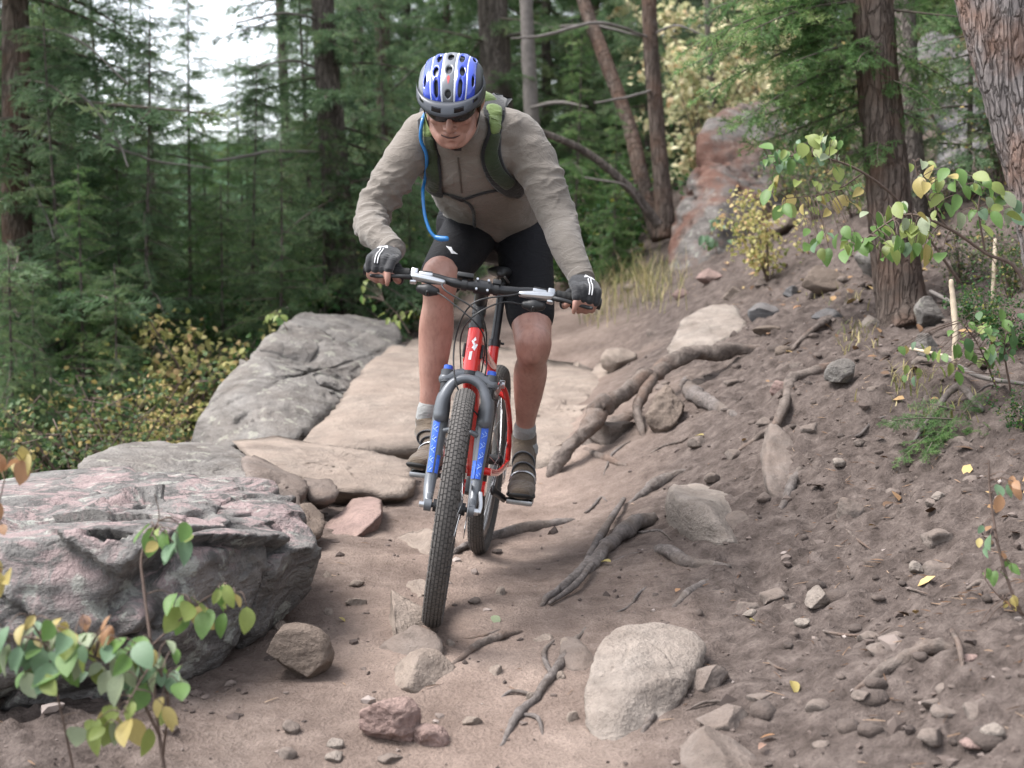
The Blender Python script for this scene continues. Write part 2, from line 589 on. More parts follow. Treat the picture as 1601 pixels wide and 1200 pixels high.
gx = _axis(-160, 160, -1.5, 2.3, 0.0172, 1.06)
gy = _axis(-60, 220, 2.6, 7.2, 0.0180, 1.055)
XX, YY = np.meshgrid(gx, gy)
xf, yf = XX.ravel(), YY.ravel()
zf = gz(xf, yf)
nx, ny = len(gx), len(gy)
ii = (np.arange(ny - 1)[:, None] * nx + np.arange(nx - 1)[None, :]).ravel()
GQ = np.stack([ii, ii + 1, ii + 1 + nx, ii + nx], 1)
td_all = trail_dist(xf, yf)
_edge = td_all + 0.22 * fbm(np.stack([xf, yf, zf], 1) * 2.3, 31, 3)
trail_v = np.clip(1.15 - _edge / 0.62, 0, 1)
far_v = np.clip((np.hypot(xf, yf) - 22) / 14, 0, 1)
forest_v = np.clip((td_all - 2.4 + 0.8 * fbm(np.stack([xf, yf, zf], 1) * 1.3, 37, 3)) / 1.6, 0, 1)

t = NT('trail_dirt')
co = t.co()
n_big = t.noise(co, 2.6, 6, 0.6, 0.3)
n_mid = t.noise(co, 16, 7, 0.66)
n_fine = t.noise(co, 120, 4, 0.65)
bankc = t.ramp(n_mid, [(0.30, (0.050, 0.039, 0.034)), (0.50, (0.112, 0.089, 0.079)), (0.72, (0.190, 0.155, 0.138))])
dustc = t.ramp(n_big, [(0.32, (0.175, 0.130, 0.108)), (0.52, (0.262, 0.200, 0.168)), (0.70, (0.37, 0.29, 0.243))])
forc = t.ramp(n_mid, [(0.28, (0.030, 0.022, 0.013)), (0.46, (0.075, 0.050, 0.028)), (0.58, (0.055, 0.065, 0.025)), (0.74, (0.16, 0.10, 0.05))])
c = t.mix(t.attr('trail'), bankc, t.mix(0.35, dustc, t.ramp(n_mid, [(0.3, (0.62, 0.6, 0.6)), (0.65, (1.1, 1.1, 1.1))]), 'MULTIPLY'))
c = t.mix(t.attr('forest'), c, forc)
c = t.mix(t.attr('far'), c, t.ramp(t.noise(co, 1.1, 8, .7), [(.3, (.012, .026, .014)), (.55, (.035, .070, .034)), (.75, (.07, .11, .05))]))
c = t.mix(0.5, c, t.ramp(n_fine, [(0.32, (0.55, 0.55, 0.55)), (0.5, (1, 1, 1)), (0.70, (1.3, 1.3, 1.3))]), 'MULTIPLY')
t.base(c)
t.set(Roughness=0.97)
t.b.inputs['Specular IOR Level'].default_value = 0.1
t.bump(t.math('ADD', t.math('MULTIPLY', n_mid, 0.8), t.math('MULTIPLY', n_fine, 0.45)), 0.9, 0.03)
M_dirt = t.m
g = link('ground', raw_mesh('ground', np.stack([xf, yf, zf], 1), GQ, M_dirt, True, {'trail': trail_v, 'forest': forest_v, 'far': far_v}))
tag(g, 'brown dirt trail and eroded bank under the forest', 'ground', kind='structure')

# ------------------------------------------------------------------ rocks
M_grey = rock_mat('rock_grey', (0.225, 0.212, 0.198), (0.090, 0.083, 0.078), dust_amt=0.25, dust=(0.23, 0.185, 0.152), bump=0.8, lichen=(0.36, 0.36, 0.30))
M_pinktop = rock_mat('rock_pink_lichen', (0.20, 0.19, 0.18), (0.075, 0.070, 0.068), dust_amt=0.0, pink=(0.31, 0.235, 0.228), pink_amt=0.15, lichen=(0.36, 0.37, 0.33), rust=None, bump=0.8)
M_tan = rock_mat('rock_tan', (0.27, 0.225, 0.19), (0.13, 0.105, 0.09), dust=(0.29, 0.228, 0.187), dust_amt=0.55, bump=0.7)
M_dusty = rock_mat('rock_dusty', (0.19, 0.162, 0.145), (0.085, 0.07, 0.062), dust=(0.19, 0.145, 0.12), dust_amt=0.7, bump=0.45)
M_pale = rock_mat('rock_pale', (0.285, 0.25, 0.22), (0.14, 0.12, 0.105), dust=(0.25, 0.195, 0.16), dust_amt=0.4, bump=0.7)
M_blue = rock_mat('rock_bluegrey', (0.13, 0.132, 0.138), (0.060, 0.060, 0.064), dust_amt=0.2, bump=0.5)
M_brown = rock_mat('rock_brown', (0.17, 0.135, 0.112), (0.08, 0.063, 0.053), dust=(0.19, 0.145, 0.115), dust_amt=0.55, bump=0.6)
M_pink = rock_mat('rock_pink', (0.30, 0.21, 0.19), (0.15, 0.105, 0.095), dust_amt=0.25, bump=0.8)
M_red = rock_mat('rock_red', (0.18, 0.165, 0.155), (0.075, 0.068, 0.065), dust_amt=0.05, rust=(0.19, 0.088, 0.062), lichen=(0.33, 0.33, 0.29), bump=0.9)

def hull_rock(name, pts, mat, label, sub=6, sharp=26.0, amp=0.02, ledge=0.0, ledge_n=9.0, ledge_ax=(0.1, -0.15, 1), crack=0.0, seed=0, origin=None, group=None, bias=None, facet=0.022):
    pts = np.asarray(pts, float)
    c = pts.mean(0) if bias is None else np.asarray(bias)
    N, H = hull_planes(pts - c)
    D, T = ico(sub)
    size = np.linalg.norm(pts - c, axis=1).max()
    nd = D @ N.T
    r = np.where(nd > 1e-3, H[None, :] / np.maximum(nd, 1e-3), 1e6)
    k = sharp / size
    rm = r.min(1); near_n = N[r.argmin(1)]
    s = np.exp(-k * np.minimum(r - rm[:, None], 60))
    rr = rm - np.log(s.sum(1)) / k + 0.35 / k
    V = D * rr[:, None]
    W = V / size
    d = fbm(W * 2.2 + seed * 5.1, seed, 5) * amp * 1.5
    rid = 1 - np.abs(fbm(W * 3.4 + seed, seed + 40, 4))
    d += (rid - 0.8) * amp * 1.3
    d += fbm(W * 14, seed + 80, 4) * amp * 0.38
    if ledge:
        a = unit(ledge_ax)
        u = (W @ a) * ledge_n + 0.9 * fbm(W * 1.8 + 3, seed + 60, 3)
        fr = u - np.floor(u)
        cell = np.floor(u)
        hgt = vn(np.stack([cell * 3.1, np.zeros_like(u) + seed, W[:, 0] * 1.3], 1), seed + 9)
        lip = np.clip(0.45 + 1.8 * fbm(W * 2.5 + 8, seed + 70, 2), 0, 1)
        groove = np.exp(-((fr - 0.04) / 0.045) ** 2) * lip
        fade = 1 - np.clip(np.abs(near_n @ a), 0, 1) ** 5
        d += ledge * fade * (0.28 * hgt + 0.9 * lip * (fr ** 1.6 - .4) - 1.0 * groove)
    if crack:
        q = np.abs(vn(W * 2.6 + 11 + 0.5 * np.stack([fbm(W * 5, seed + 2, 2)] * 3, 1), seed + 5))
        d -= crack * np.exp(-(q / 0.040) ** 2)
    if facet:      # broken faces: small planes at odd angles, with steps where they meet
        rr_ = np.random.default_rng(seed + 900)
        for K, fa in ((22, facet * 1.2), (70, facet * .8), (260, facet * .30)):
            ids = rr_.integers(len(W), size=K)
            cen = W[ids]; slope = rr_.normal(0, 1, (K, 3)); offs = rr_.normal(0, .35, K)
            Ww = W + .05 * np.stack([fbm(W * 6 + q, seed + 300, 2) for q in (0, 5, 9)], 1)
            d2_ = ((Ww[:, None, :] - cen[None]) ** 2).sum(2)
            j = d2_.argmin(1)
            d += fa * (np.clip(((W - cen[j]) * slope[j]).sum(1), -.3, .3) * 2.2 + offs[j] * .30)
    V = V + D * (d * size)[:, None]
    V = V + c
    o = solo(name, V, T, mat, label, 'rock', group, smooth=True)
    return o

def ico_rock(size, seed, sub=4, cuts=9, amp=0.05):
    """faceted rough stone, half sizes `size`, about the origin"""
    rr = np.random.default_rng(seed)
    D, T = ico(sub)
    V = D.copy()
    for k in range(cuts):
        n = unit(rr.normal(size=3)); h = rr.uniform(0.38, 0.80)
        dd = V @ n - h
        V = V - np.outer(np.maximum(dd, 0) * 0.93, n)
    V = V + D * (amp * 2.0 * fbm(V * 1.7 + seed, seed, 4) + amp * 0.5 * fbm(V * 7, seed + 3, 3))[:, None]
    V /= np.abs(V).max(0)
    return V * np.asarray(size), T

def rotz(V, a):
    c, s = math.cos(a), math.sin(a)
    return V @ np.array([[c, s, 0], [-s, c, 0], [0, 0, 1]])
def rotax(V, axis, a):
    M = np.array(Matrix.Rotation(a, 3, Vector(axis)))
    return V @ M.T

# the big boulder beside the trail, seen with its lichen covered top
B = [P(-120, 845, 3.35), P(0, 836, 3.40), P(173, 822, 3.45), P(303, 845, 3.48), P(399, 842, 3.62), P(474, 835, 3.9), P(446, 778, 4.35), P(400, 752, 4.6),
     P(250, 728, 4.85), P(60, 738, 4.8), P(-140, 756, 4.7), P(500, 888, 4.02), P(496, 905, 4.02), P(458, 962, 4.14), P(392, 1038, 3.84), P(308, 1082, 3.62),
     P(173, 1104, 3.52), P(-120, 1130, 3.5), P(-140, 1150, 3.9), P(100, 1120, 4.0), P(330, 960, 4.6), P(400, 960, 3.85), P(470, 905, 3.88), P(-140, 960, 4.7), P(60, 1000, 3.30), P(280, 960, 3.38)]
hull_rock('boulder', B, M_pinktop, 'large boulder crusted with pink lichen on top, overhanging the trail edge', 7, 60, 0.022, ledge=0.040, ledge_n=6, ledge_ax=(0.16, 0.20, 1), crack=0.05, seed=3, facet=.040)
# grey slab just behind it
B = [P(120, 716, 5.2), P(200, 690, 5.7), P(300, 688, 5.9), P(372, 694, 5.9), P(396, 738, 5.3), P(440, 775, 5.0), P(400, 800, 4.8), P(240, 800, 4.75), P(110, 780, 4.8), P(130, 900, 5.2), P(420, 880, 5.2), P(360, 820, 5.9)]
hull_rock('boulder', B, M_grey, 'smooth grey slab lying behind the pink lichen boulder', 6, 30, 0.02, ledge=0.022, ledge_n=8, ledge_ax=(-.3, .8, .4), crack=0.02, seed=8)
# dark broken step beside the slab
B = [P(376, 712, 5.6), P(392, 706, 5.7), P(450, 735, 5.6), P(486, 752, 5.5), P(478, 800, 5.1), P(470, 838, 4.85), P(410, 790, 4.9), P(380, 745, 5.1), P(430, 860, 5.4)]
hull_rock('boulder', B, M_dusty, 'dark angular rock step between grey slab and dirt trail', 5, 30, 0.03, ledge=0.02, ledge_n=4, seed=12)
B = [P(478, 760, 5.5), P(520, 748, 5.7), P(532, 765, 5.6), P(526, 782, 5.4), P(480, 782, 5.4), P(500, 800, 5.6), P(468, 745, 5.8)]
hull_rock('boulder', B, M_dusty, 'small dusty rock knob at the corner of the worn trail slab', 4, 24, 0.03, seed=15)
B = [P(462, 790, 4.95), P(490, 778, 5.1), P(512, 812, 4.95), P(505, 838, 4.8), P(470, 846, 4.75), P(480, 860, 4.9), P(450, 820, 4.95)]
hull_rock('boulder', B, M_brown, 'small brown rock wedged against the lichen boulder beside the trail', 4, 24, 0.03, seed=16)
# the rounded cracked boulder on the far side of the trail
B = [P(294, 688, 7.45), P(312, 640, 7.55), P(332, 606, 7.7), P(396, 533, 8.3), P(436, 502, 8.7), P(470, 487, 9.1), P(510, 481, 9.3), P(560, 490, 9.5), P(620, 502, 9.6), P(640, 560, 8.9),
     P(560, 600, 8.0), P(500, 650, 7.3), P(460, 690, 6.95), P(380, 702, 6.95), P(310, 705, 7.2), P(380, 600, 7.5), P(470, 560, 7.95), P(320, 760, 8.5), P(600, 700, 9.0)]
hull_rock('boulder', B, M_grey, 'rounded grey boulder with curved cracks on the outside of the trail bend', 7, 30, 0.026, ledge=0.036, ledge_n=8, ledge_ax=(-0.55, 0.1, 1), crack=0.035, seed=21)
# worn pale slab the trail runs over
B = [P(470, 692, 6.85), P(540, 610, 7.7), P(590, 545, 8.7), P(650, 520, 9.4), P(760, 530, 9.5), P(850, 560, 9.2), P(905, 610, 8.4), P(935, 655, 7.5), P(900, 690, 6.9), P(800, 700, 6.7), P(640, 702, 6.6), P(520, 705, 6.7),
     P(520, 800, 7.5), P(900, 800, 8.0), P(740, 600, 7.85), P(640, 640, 7.25)]
hull_rock('boulder', B, M_tan, 'broad tan slab worn smooth where the trail drops over it', 6, 36, 0.022, ledge=0.018, ledge_n=17, ledge_ax=(0.45, 0.75, 0.35), crack=0.020, seed=27, facet=.016)
B = [P(770, 712, 6.5), P(850, 735, 6.25), P(905, 712, 6.4), P(938, 668, 6.85), P(958, 622, 7.7), P(960, 590, 8.6), P(905, 568, 9.2), P(850, 560, 9.3), P(800, 600, 8.4), P(780, 660, 7.2), P(850, 800, 7.0), P(950, 740, 7.8)]
hull_rock('boulder', B, M_tan, 'stepped tan rock beside the slab, reaching to the long root', 6, 44, 0.03, ledge=0.035, ledge_n=9, ledge_ax=(0.7, 0.5, 0.4), crack=0.03, seed=28, facet=.03)
B = [P(905, 600, 8.5), P(960, 575, 8.7), P(1000, 560, 8.6), P(1010, 590, 8.0), P(970, 615, 7.8), P(920, 630, 7.9), P(960, 650, 8.6), P(950, 545, 9.2)]
hull_rock('boulder', B, M_tan, 'low broken tan ledge behind the long root at the trail edge', 5, 40, 0.03, ledge=0.03, ledge_n=5, crack=0.03, seed=29, facet=.03)
# low trail slab in front of it
B = [P(362, 686, 6.7), P(430, 680, 6.85), P(560, 700, 6.6), P(640, 716, 6.4), P(650, 740, 6.1), P(630, 775, 5.75), P(540, 768, 5.75), P(440, 735, 5.95), P(380, 705, 6.3), P(500, 820, 6.2), P(640, 800, 6.2)]
hull_rock('boulder', B, M_tan, 'low flat tan slab forming a step across the trail', 6, 40, 0.022, ledge=0.022, ledge_n=9, ledge_ax=(0.5, 0.7, 0.35), crack=.022, seed=31, facet=.018)

def stone(x0, y0, x1, y1, mat, label, flat=0.55, seed=0, bury=0.35, thick=None, yaw=None, group=None, sub=4, depth_ratio=0.9, amp=0.05, cuts=9, tilt=0.0, name='stone'):
    """stone whose outline fills the pixel box, resting in the ground there"""
    cx = (x0 + x1) / 2
    q, d = G(cx, y0 + (y1 - y0) * 0.75)
    w = (x1 - x0) / F * d / 2
    h = (y1 - y0) / F * d / 2
    th = h * 1.0 if thick is None else thick
    V, T = ico_rock((w, max(w * depth_ratio, h), th), seed, sub, cuts, amp)
    yaw = (seed * 37 % 60 - 30) if yaw is None else yaw
    V = rotz(V, R(yaw) * 0.4)
    if tilt: V = rotax(V, (0, 1, 0), R(tilt))
    g_ = gz1(q[0], q[1])
    V = V + np.array([q[0], q[1], g_ + th * (1 - 2 * bury)])
    return solo(name, V, T, mat, label, 'stone', group)

def flat_stone(x0, y0, x1, y1, mat, label, seed=0, rise=0.03, group=None, sub=4, amp=0.06, cuts=10, name='stone'):
    """stone bedded in the slope: its top follows the ground through the pixel box"""
    cx, cy = (x0 + x1) / 2, (y0 + y1) / 2
    c0, d = G(cx, cy)
    a, _ = G(x0, cy); b, _ = G(x1, cy); e, _ = G(cx, y1); f, _ = G(cx, y0)
    X = (b - a) / 2; Y = (f - e) / 2
    n = unit(np.cross(X, Y))
    V, T = ico_rock((1, 1, 1), seed, sub, cuts, amp)
    V = V[:, :1] * X + V[:, 1:2] * Y + V[:, 2:] * n * rise * 2.2
    V = V + (a + b + e + f) / 4 - n * rise * 0.7
    return solo(name, V, T, mat, label, 'stone', group)

flat_stone(505, 796, 622, 846, M_pink, 'flat pinkish stone bedded in the trail beside the front wheel', 41, 0.06)
flat_stone(610, 828, 712, 876, M_tan, 'flat tan stone edge behind the front tyre', 42, 0.05)
stone(404, 982, 522, 1086, M_brown, 'brown angular block under the overhanging boulder', seed=43, bury=0.22, sub=5, amp=0.035, cuts=8)
stone(556, 1086, 660, 1176, M_pink, 'rough pink stone with a jagged peak in the trail dirt', seed=45, bury=0.3, sub=5, amp=0.10, cuts=6)
stone(630, 1120, 705, 1172, M_pink, 'low pink sliver of stone beside the jagged pink stone', seed=46, bury=0.5, amp=0.1)
B = [P(905, 1040, 3.36), P(925, 985, 3.5), P(965, 952, 3.62), P(1040, 946, 3.68), P(1092, 962, 3.66), P(1112, 990, 3.58), P(1100, 1020, 3.5), P(1082, 1030, 3.45), P(1075, 1075, 3.34), P(1030, 1120, 3.24), P(980, 1158, 3.16), P(935, 1145, 3.18), P(908, 1100, 3.26),
     P(980, 1010, 3.38), P(1020, 1040, 3.30), P(960, 1080, 3.22), P(960, 1130, 3.5), P(1080, 1060, 3.7), P(1000, 1000, 3.9)]
B = [b_ + np.array([0, .02, -.045]) for b_ in B]
hull_rock('stone', B, M_pale, 'big oval pale grey stone half bedded in the dirt', 6, 40, 0.020, ledge=0.022, ledge_n=5, ledge_ax=(0.8, 0.3, 0.6), crack=0.02, seed=51, facet=.009)
flat_stone(575, 940, 690, 1006, M_tan, 'tan stone edge directly under the front tyre', 52, 0.05)
flat_stone(574, 994, 700, 1046, M_dusty, 'layered dusty stone just below the front tyre', 53, 0.042)
flat_stone(598, 1032, 722, 1094, M_tan, 'rounded tan stone bedded below the layered dusty stone', 54, 0.038)
flat_stone(620, 898, 690, 945, M_tan, 'small tan stone behind the front tyre contact', 55, 0.02)
flat_stone(862, 985, 935, 1050, M_dusty, 'dusty flat stone bedded against the oval pale stone', 56, 0.02)
flat_stone(1036, 755, 1176, 855, M_pale, 'flat pale slab bedded in the middle of the dirt bank', 57, 0.085, cuts=6)
flat_stone(1165, 672, 1255, 785, M_dusty, 'upright dusty stone jutting from the bank above the pale slab', 58, 0.08)
B = [P(1040, 545, 7.5), P(1062, 500, 7.8), P(1100, 478, 8.0), P(1148, 472, 8.0), P(1160, 492, 7.8), P(1166, 515, 7.5), P(1120, 535, 7.45), P(1085, 560, 7.3), P(1050, 562, 7.35), P(1100, 560, 7.9), P(1160, 540, 8.1), P(1095, 510, 7.6)]
hull_rock('stone', B, M_pale, 'pale tilted slab leaning on the bank above the long root', 5, 36, 0.015, ledge=0.01, ledge_n=3, seed=60)
stone(1247, 420, 1327, 470, M_brown, 'brown loaf shaped block lying on the bank near the fir trunk', seed=61, bury=0.1, cuts=8, amp=0.03)
stone(1168, 470, 1218, 512, M_blue, 'blue grey stone beside the pale tilted slab', seed=62, bury=0.25)
stone(1178, 507, 1230, 528, M_brown, 'thin brown flat stone below the blue grey stone', seed=63, bury=0.25)
stone(1270, 476, 1318, 502, M_blue, 'flat blue grey stone below the brown block', seed=64, bury=0.4)
stone(1222, 448, 1252, 470, M_blue, 'small bluish stone touching the brown block', seed=65, bury=0.3)
stone(1288, 562, 1348, 614, M_grey, 'mossy grey stone in the bank below the fir trunk', seed=66, bury=0.35)
stone(1420, 468, 1482, 530, M_grey, 'pale grey stone against the foot of the fir trunk', seed=67, bury=0.2)
stone(1424, 520, 1470, 566, M_grey, 'smaller grey stone under the pale one by the fir trunk', seed=68, bury=0.3)
stone(1202, 588, 1238, 622, M_pink, 'pink stone held by a thin root in the bank', seed=69, bury=0.25)
stone(1075, 1038, 1150, 1090, M_dusty, 'low dusty stone beside the oval pale stone', seed=70, bury=0.4)
stone(1085, 1088, 1188, 1142, M_dusty, 'rounded dusty stone below the oval pale stone', seed=71, bury=0.45)
stone(1036, 1130, 1200, 1215, M_dusty, 'wide dusty stone at the bottom of the bank', seed=72, bury=0.45, sub=5)
stone(1258, 916, 1304, 958, M_pale, 'pale squarish stone standing in the loose bank dirt', seed=73, bury=0.25)
stone(1308, 768, 1348, 822, M_dusty, 'upright finger shaped stone in the loose bank', seed=74, bury=0.3)
stone(1008, 596, 1072, 690, M_brown, 'dirt covered lump of rock under the long root', seed=75, bury=0.25, sub=5, amp=0.09)
stone(938, 542, 1004, 584, M_tan, 'tan rock at the trail edge behind the long root', seed=76, bury=0.3)
stone(905, 640, 1000, 700, M_dusty, 'wedge of rock under the lower end of the long root', seed=77, bury=0.35)
stone(1336, 392, 1388, 446, M_grey, 'grey stone beside the fir trunk on its uphill side', seed=78, bury=0.25)
stone(1196, 332, 1262, 376, M_brown, 'dark stone among the leaves up the bank', seed=79, bury=0.3)
stone(1085, 420, 1130, 450, M_pink, 'pinkish stone at the foot of the red streaked boulder', seed=80, bury=0.3)
stone(1348, 480, 1385, 520, M_pale, 'light stone between the moss and the fir trunk', seed=81, bury=0.35)
stone(1075, 680, 1110, 705, M_dusty, 'little dusty stone above the yellow leaf', seed=82, bury=0.4)
stone(880, 560, 940, 600, M_tan, 'tan rock poking out at the far trail edge', seed=83, bury=0.35)
for k, (x0, y0, x1, y1, m) in enumerate([
        (1130, 440, 1165, 466, M_tan), (1230, 560, 1255, 580, M_dusty), (1180, 648, 1210, 668, M_dusty), (1130, 700, 1160, 722, M_dusty), (1240, 970, 1275, 990, M_pale), (1160, 955, 1185, 970, M_pale),
        (1420, 880, 1450, 905, M_pale), (1500, 1020, 1530, 1040, M_pink), (1440, 1080, 1480, 1105, M_dusty), (1530, 1135, 1575, 1165, M_pale), (1330, 1095, 1365, 1112, M_dusty), (1430, 1150, 1480, 1180, M_dusty),
        (440, 1130, 470, 1156, M_dusty), (510, 1150, 540, 1172, M_pale), (500, 1175, 535, 1198, M_pale), (430, 1175, 465, 1199, M_dusty), (590, 1180, 630, 1200, M_dusty), (1040, 655, 1065, 672, M_dusty),
        (730, 935, 752, 948, M_dusty), (540, 930, 575, 948, M_tan), (545, 905, 570, 920, M_tan), (720, 1118, 755, 1138, M_tan), (1295, 725, 1322, 742, M_pale), (1455, 775, 1480, 792, M_pale),
        (1510, 900, 1545, 925, M_dusty), (1330, 690, 1352, 704, M_dusty), (1385, 655, 1405, 668, M_pale), (860, 690, 885, 702, M_tan), (1130, 590, 1160, 606, M_dusty), (1100, 740, 1130, 760, M_dusty),
        (1500, 1165, 1545, 1190, M_pink), (1270, 1160, 1300, 1180, M_dusty), (1210, 540, 1240, 560, M_brown), (1450, 1115, 1500, 1140, M_dusty), (970, 440, 1000, 458, M_tan), (1050, 448, 1080, 470, M_pink)]):
    kind_l = {id(M_pale): ('pale small loose stone lying in the dirt', 'pale loose stones'), id(M_pink): ('small pink loose stone lying in the dirt', 'pink loose stones'),
              id(M_tan): ('small tan stone bedded in the trail', 'small tan trail stones'), id(M_brown): ('small brown loose stone on the bank', 'small brown stones'),
              id(M_dusty): ('small dusty stone half buried in brown dirt', 'small dusty stones')}[id(m)]
    stone(x0, y0, x1, y1, m, kind_l[0], seed=100 + k, bury=0.35, sub=3, group=kind_l[1], amp=0.07)

rk = random.Random(99)
for k in range(46):
    px = rk.uniform(1010, 1590); py = rk.uniform(440, 1180)
    if py > 900 and px < 1150: continue
    w = rk.uniform(16, 48) * (1.25 if py > 800 else .9); h = w * rk.uniform(.5, .85)
    stone(px - w / 2, py - h / 2, px + w / 2, py + h / 2, M_dusty, 'small dusty stone half buried in brown dirt', seed=300 + k, bury=.62, sub=3, group='small dusty stones', amp=.09)
for k in range(14):
    px = rk.uniform(430, 900); py = rk.uniform(880, 1190); w = rk.uniform(14, 36); h = w * rk.uniform(.35, .6)
    flat_stone(px - w / 2, py - h / 2, px + w / 2, py + h / 2, M_tan, 'small tan stone bedded in the trail', 400 + k, .012, 'small tan trail stones', 3)
# boulders up the slope
B = [P(1035, 432, 11.0), P(1040, 350, 11.3), P(1062, 270, 11.6), P(1100, 195, 12.0), P(1140, 158, 12.3), P(1200, 150, 12.6), P(1275, 200, 12.4), P(1290, 310, 11.9), P(1180, 400, 10.9), P(1110, 440, 10.6), P(1060, 445, 10.7), P(1120, 330, 10.8), P(1130, 460, 13), P(1230, 300, 13.2)]
hull_rock('boulder', B, M_red, 'tall boulder streaked rusty red behind the dry grass', 6, 26, 0.035, ledge=0.03, ledge_n=6, ledge_ax=(0.6, 0.2, 1), crack=0.03, seed=91)
B = [P(1450, 330, 8.6), P(1440, 220, 9.0), P(1465, 110, 9.4), P(1510, 60, 9.7), P(1590, 80, 9.6), P(1640, 200, 9.2), P(1620, 340, 8.6), P(1530, 390, 8.3), P(1470, 380, 8.4), P(1530, 200, 8.7), P(1560, 300, 11)]
hull_rock('boulder', B, M_blue, 'weathered grey boulder behind the leaning pine', 6, 26, 0.03, ledge=0.03, ledge_n=5, ledge_ax=(0.3, 0.2, 1), crack=0.03, seed=92)  # dark material carries the shade of the trees above in its colour
B = [P(1400, 300, 10.5), P(1400, 160, 11), P(1440, 60, 11.4), P(1500, 40, 11.5), P(1540, 200, 11), P(1490, 340, 10.2), P(1430, 350, 10.2), P(1450, 200, 13)]
hull_rock('boulder', B, M_blue, 'dark shaded boulder behind the fir trunk', 5, 26, 0.03, crack=0.02, seed=93)  # dark material puts the cave-like shade here into the rock colour

# ------------------------------------------------------------------ roots
M_root = root_mat('root_bark', (0.060, 0.047, 0.042), (0.24, 0.20, 0.175), (0.16, 0.105, 0.08))
M_rootg = root_mat('root_grey', (0.065, 0.054, 0.050), (0.245, 0.215, 0.20), (0.14, 0.11, 0.09))

def root(pts, rpx, label, lift=None, mat=None, seed=0, seg=12, name='tree_root', twigs=()):
    """pts: pixels on the ground; rpx: radius in pixels per point; lift: height above the dirt (in radii)"""
    W, rad = [], []
    k = len(pts)
    lift = [0.35] * k if lift is None else lift
    lift = [(-.5 if i in (0, k - 1) else l_) for i, l_ in enumerate(lift)]
    for (px, py), rp, lf in zip(pts, rpx, lift):
        q, d = G(px, py)
        r = rp / F * d
        W.append(q + np.array([0, 0, lf * r])); rad.append(r)
    V, Fc = tube(W, np.array(rad), seg, (k - 1) * 9 + 1, jitter=0.38, seed=seed)
    p = V.copy()
    V = V + 0.75 * np.array(rad).mean() * np.stack([fbm(p * 9, seed, 2), fbm(p * 9 + 5, seed, 2), fbm(p * 9 + 9, seed, 2)], 1)
    mb = MB().add(V, Fc)
    for tw in twigs:
        W2 = []
        for (px, py, lf) in tw[0]:
            q, d = G(px, py); W2.append(q + np.array([0, 0, lf]))
        V2, F2 = tube(W2, np.array(tw[1]) / F * d, 8, (len(W2) - 1) * 6 + 1, jitter=0.3, seed=seed + 3)
        mb.add(V2, F2)
    V, Fc = mb.get()
    return solo(name, V, Fc, M_root if mat is None else mat, label, 'root')

# the long arched root is held clear of the ground in its middle
W = [P(862, 742, 6.15), P(880, 712, 6.2), P(908, 676, 6.25), P(940, 640, 6.35), P(985, 606, 6.5), P(1030, 577, 6.65), P(1080, 556, 6.75), P(1135, 547, 6.8), P(1192, 546, 6.85), P(1230, 560, 6.9)]
rad = np.array([8, 11, 12, 14, 11, 11, 13, 11, 8, 5]) / F * 6.5
V, Fc = tube(W, rad, 16, 90, jitter=0.40, seed=5)
V = V + 0.030 * np.stack([fbm(V * 5, 1, 2), fbm(V * 7 + 5, 2, 2), fbm(V * 7 + 9, 3, 2)], 1)
mb = MB().add(V, Fc)
kV, kF = tube([P(925, 640, 6.33), P(944, 628, 6.32), P(952, 640, 6.33)], np.array([8, 14, 9]) / F * 6.4, 10, 12, jitter=0.4, seed=9); mb.add(kV, kF)
V2, F2 = tube([P(1022, 588, 6.6), P(1008, 612, 6.5), P(996, 640, 6.42), P(1004, 672, 6.3), P(1008, 690, 6.25)], np.array([9, 10, 8, 6, 4]) / F * 6.5, 8, 26, jitter=0.35, seed=6); mb.add(V2, F2)
V, Fc = mb.get()
solo('tree_root', V, Fc, M_root, 'long thick knobbly root arching down the bank to the trail', 'root')
root([(915, 702), (945, 718), (978, 728)], [5, 6, 3], 'short thin root at the foot of the long root', seed=11)
root([(925, 690), (960, 668), (1000, 645)], [12, 13, 8], 'thick root stub tucked beneath the long arched root', [0.2, 0.6, 0.2], seed=12)
root([(1072, 592), (1082, 620), (1110, 638), (1165, 652)], [8, 12, 12, 4], 'grey bent root below the long root', [0.3, 0.5, 0.5, 0.0], M_rootg, 13)
root([(1155, 705), (1205, 672), (1226, 640), (1240, 604), (1275, 585), (1325, 560)], [4, 6, 8, 9, 8, 4], 'dark root curving round the pink stone', [0.2, 0.4, 0.8, 0.8, 0.6, 0.2], seed=14)
root([(985, 788), (1020, 765), (1050, 750), (1082, 732)], [5, 10, 9, 5], 'grey root lying across the bank above the pale slab', None, M_rootg, 15)
root([(845, 952), (885, 920), (925, 890), (955, 858), (985, 838), (1025, 812)], [5, 8, 11, 12, 14, 8], 'forked root running down the bank to the trail', [0.1, 0.4, 0.6, 0.9, 1.0, 0.5], M_rootg, 16,
     twigs=[([(860, 948, 0.01), (900, 925, 0.02), (925, 900, 0.03)], [3, 5, 5]), ([(915, 892, 0.02), (940, 850, 0.03), (975, 790, 0.02)], [5, 6, 4])])
root([(1026, 858), (1045, 872), (1080, 888), (1135, 890)], [8, 11, 10, 4], 'knobbly root stub pointing out of the bank below the pale slab', [0.9, 0.9, 0.5, 0.1], M_rootg, 17)
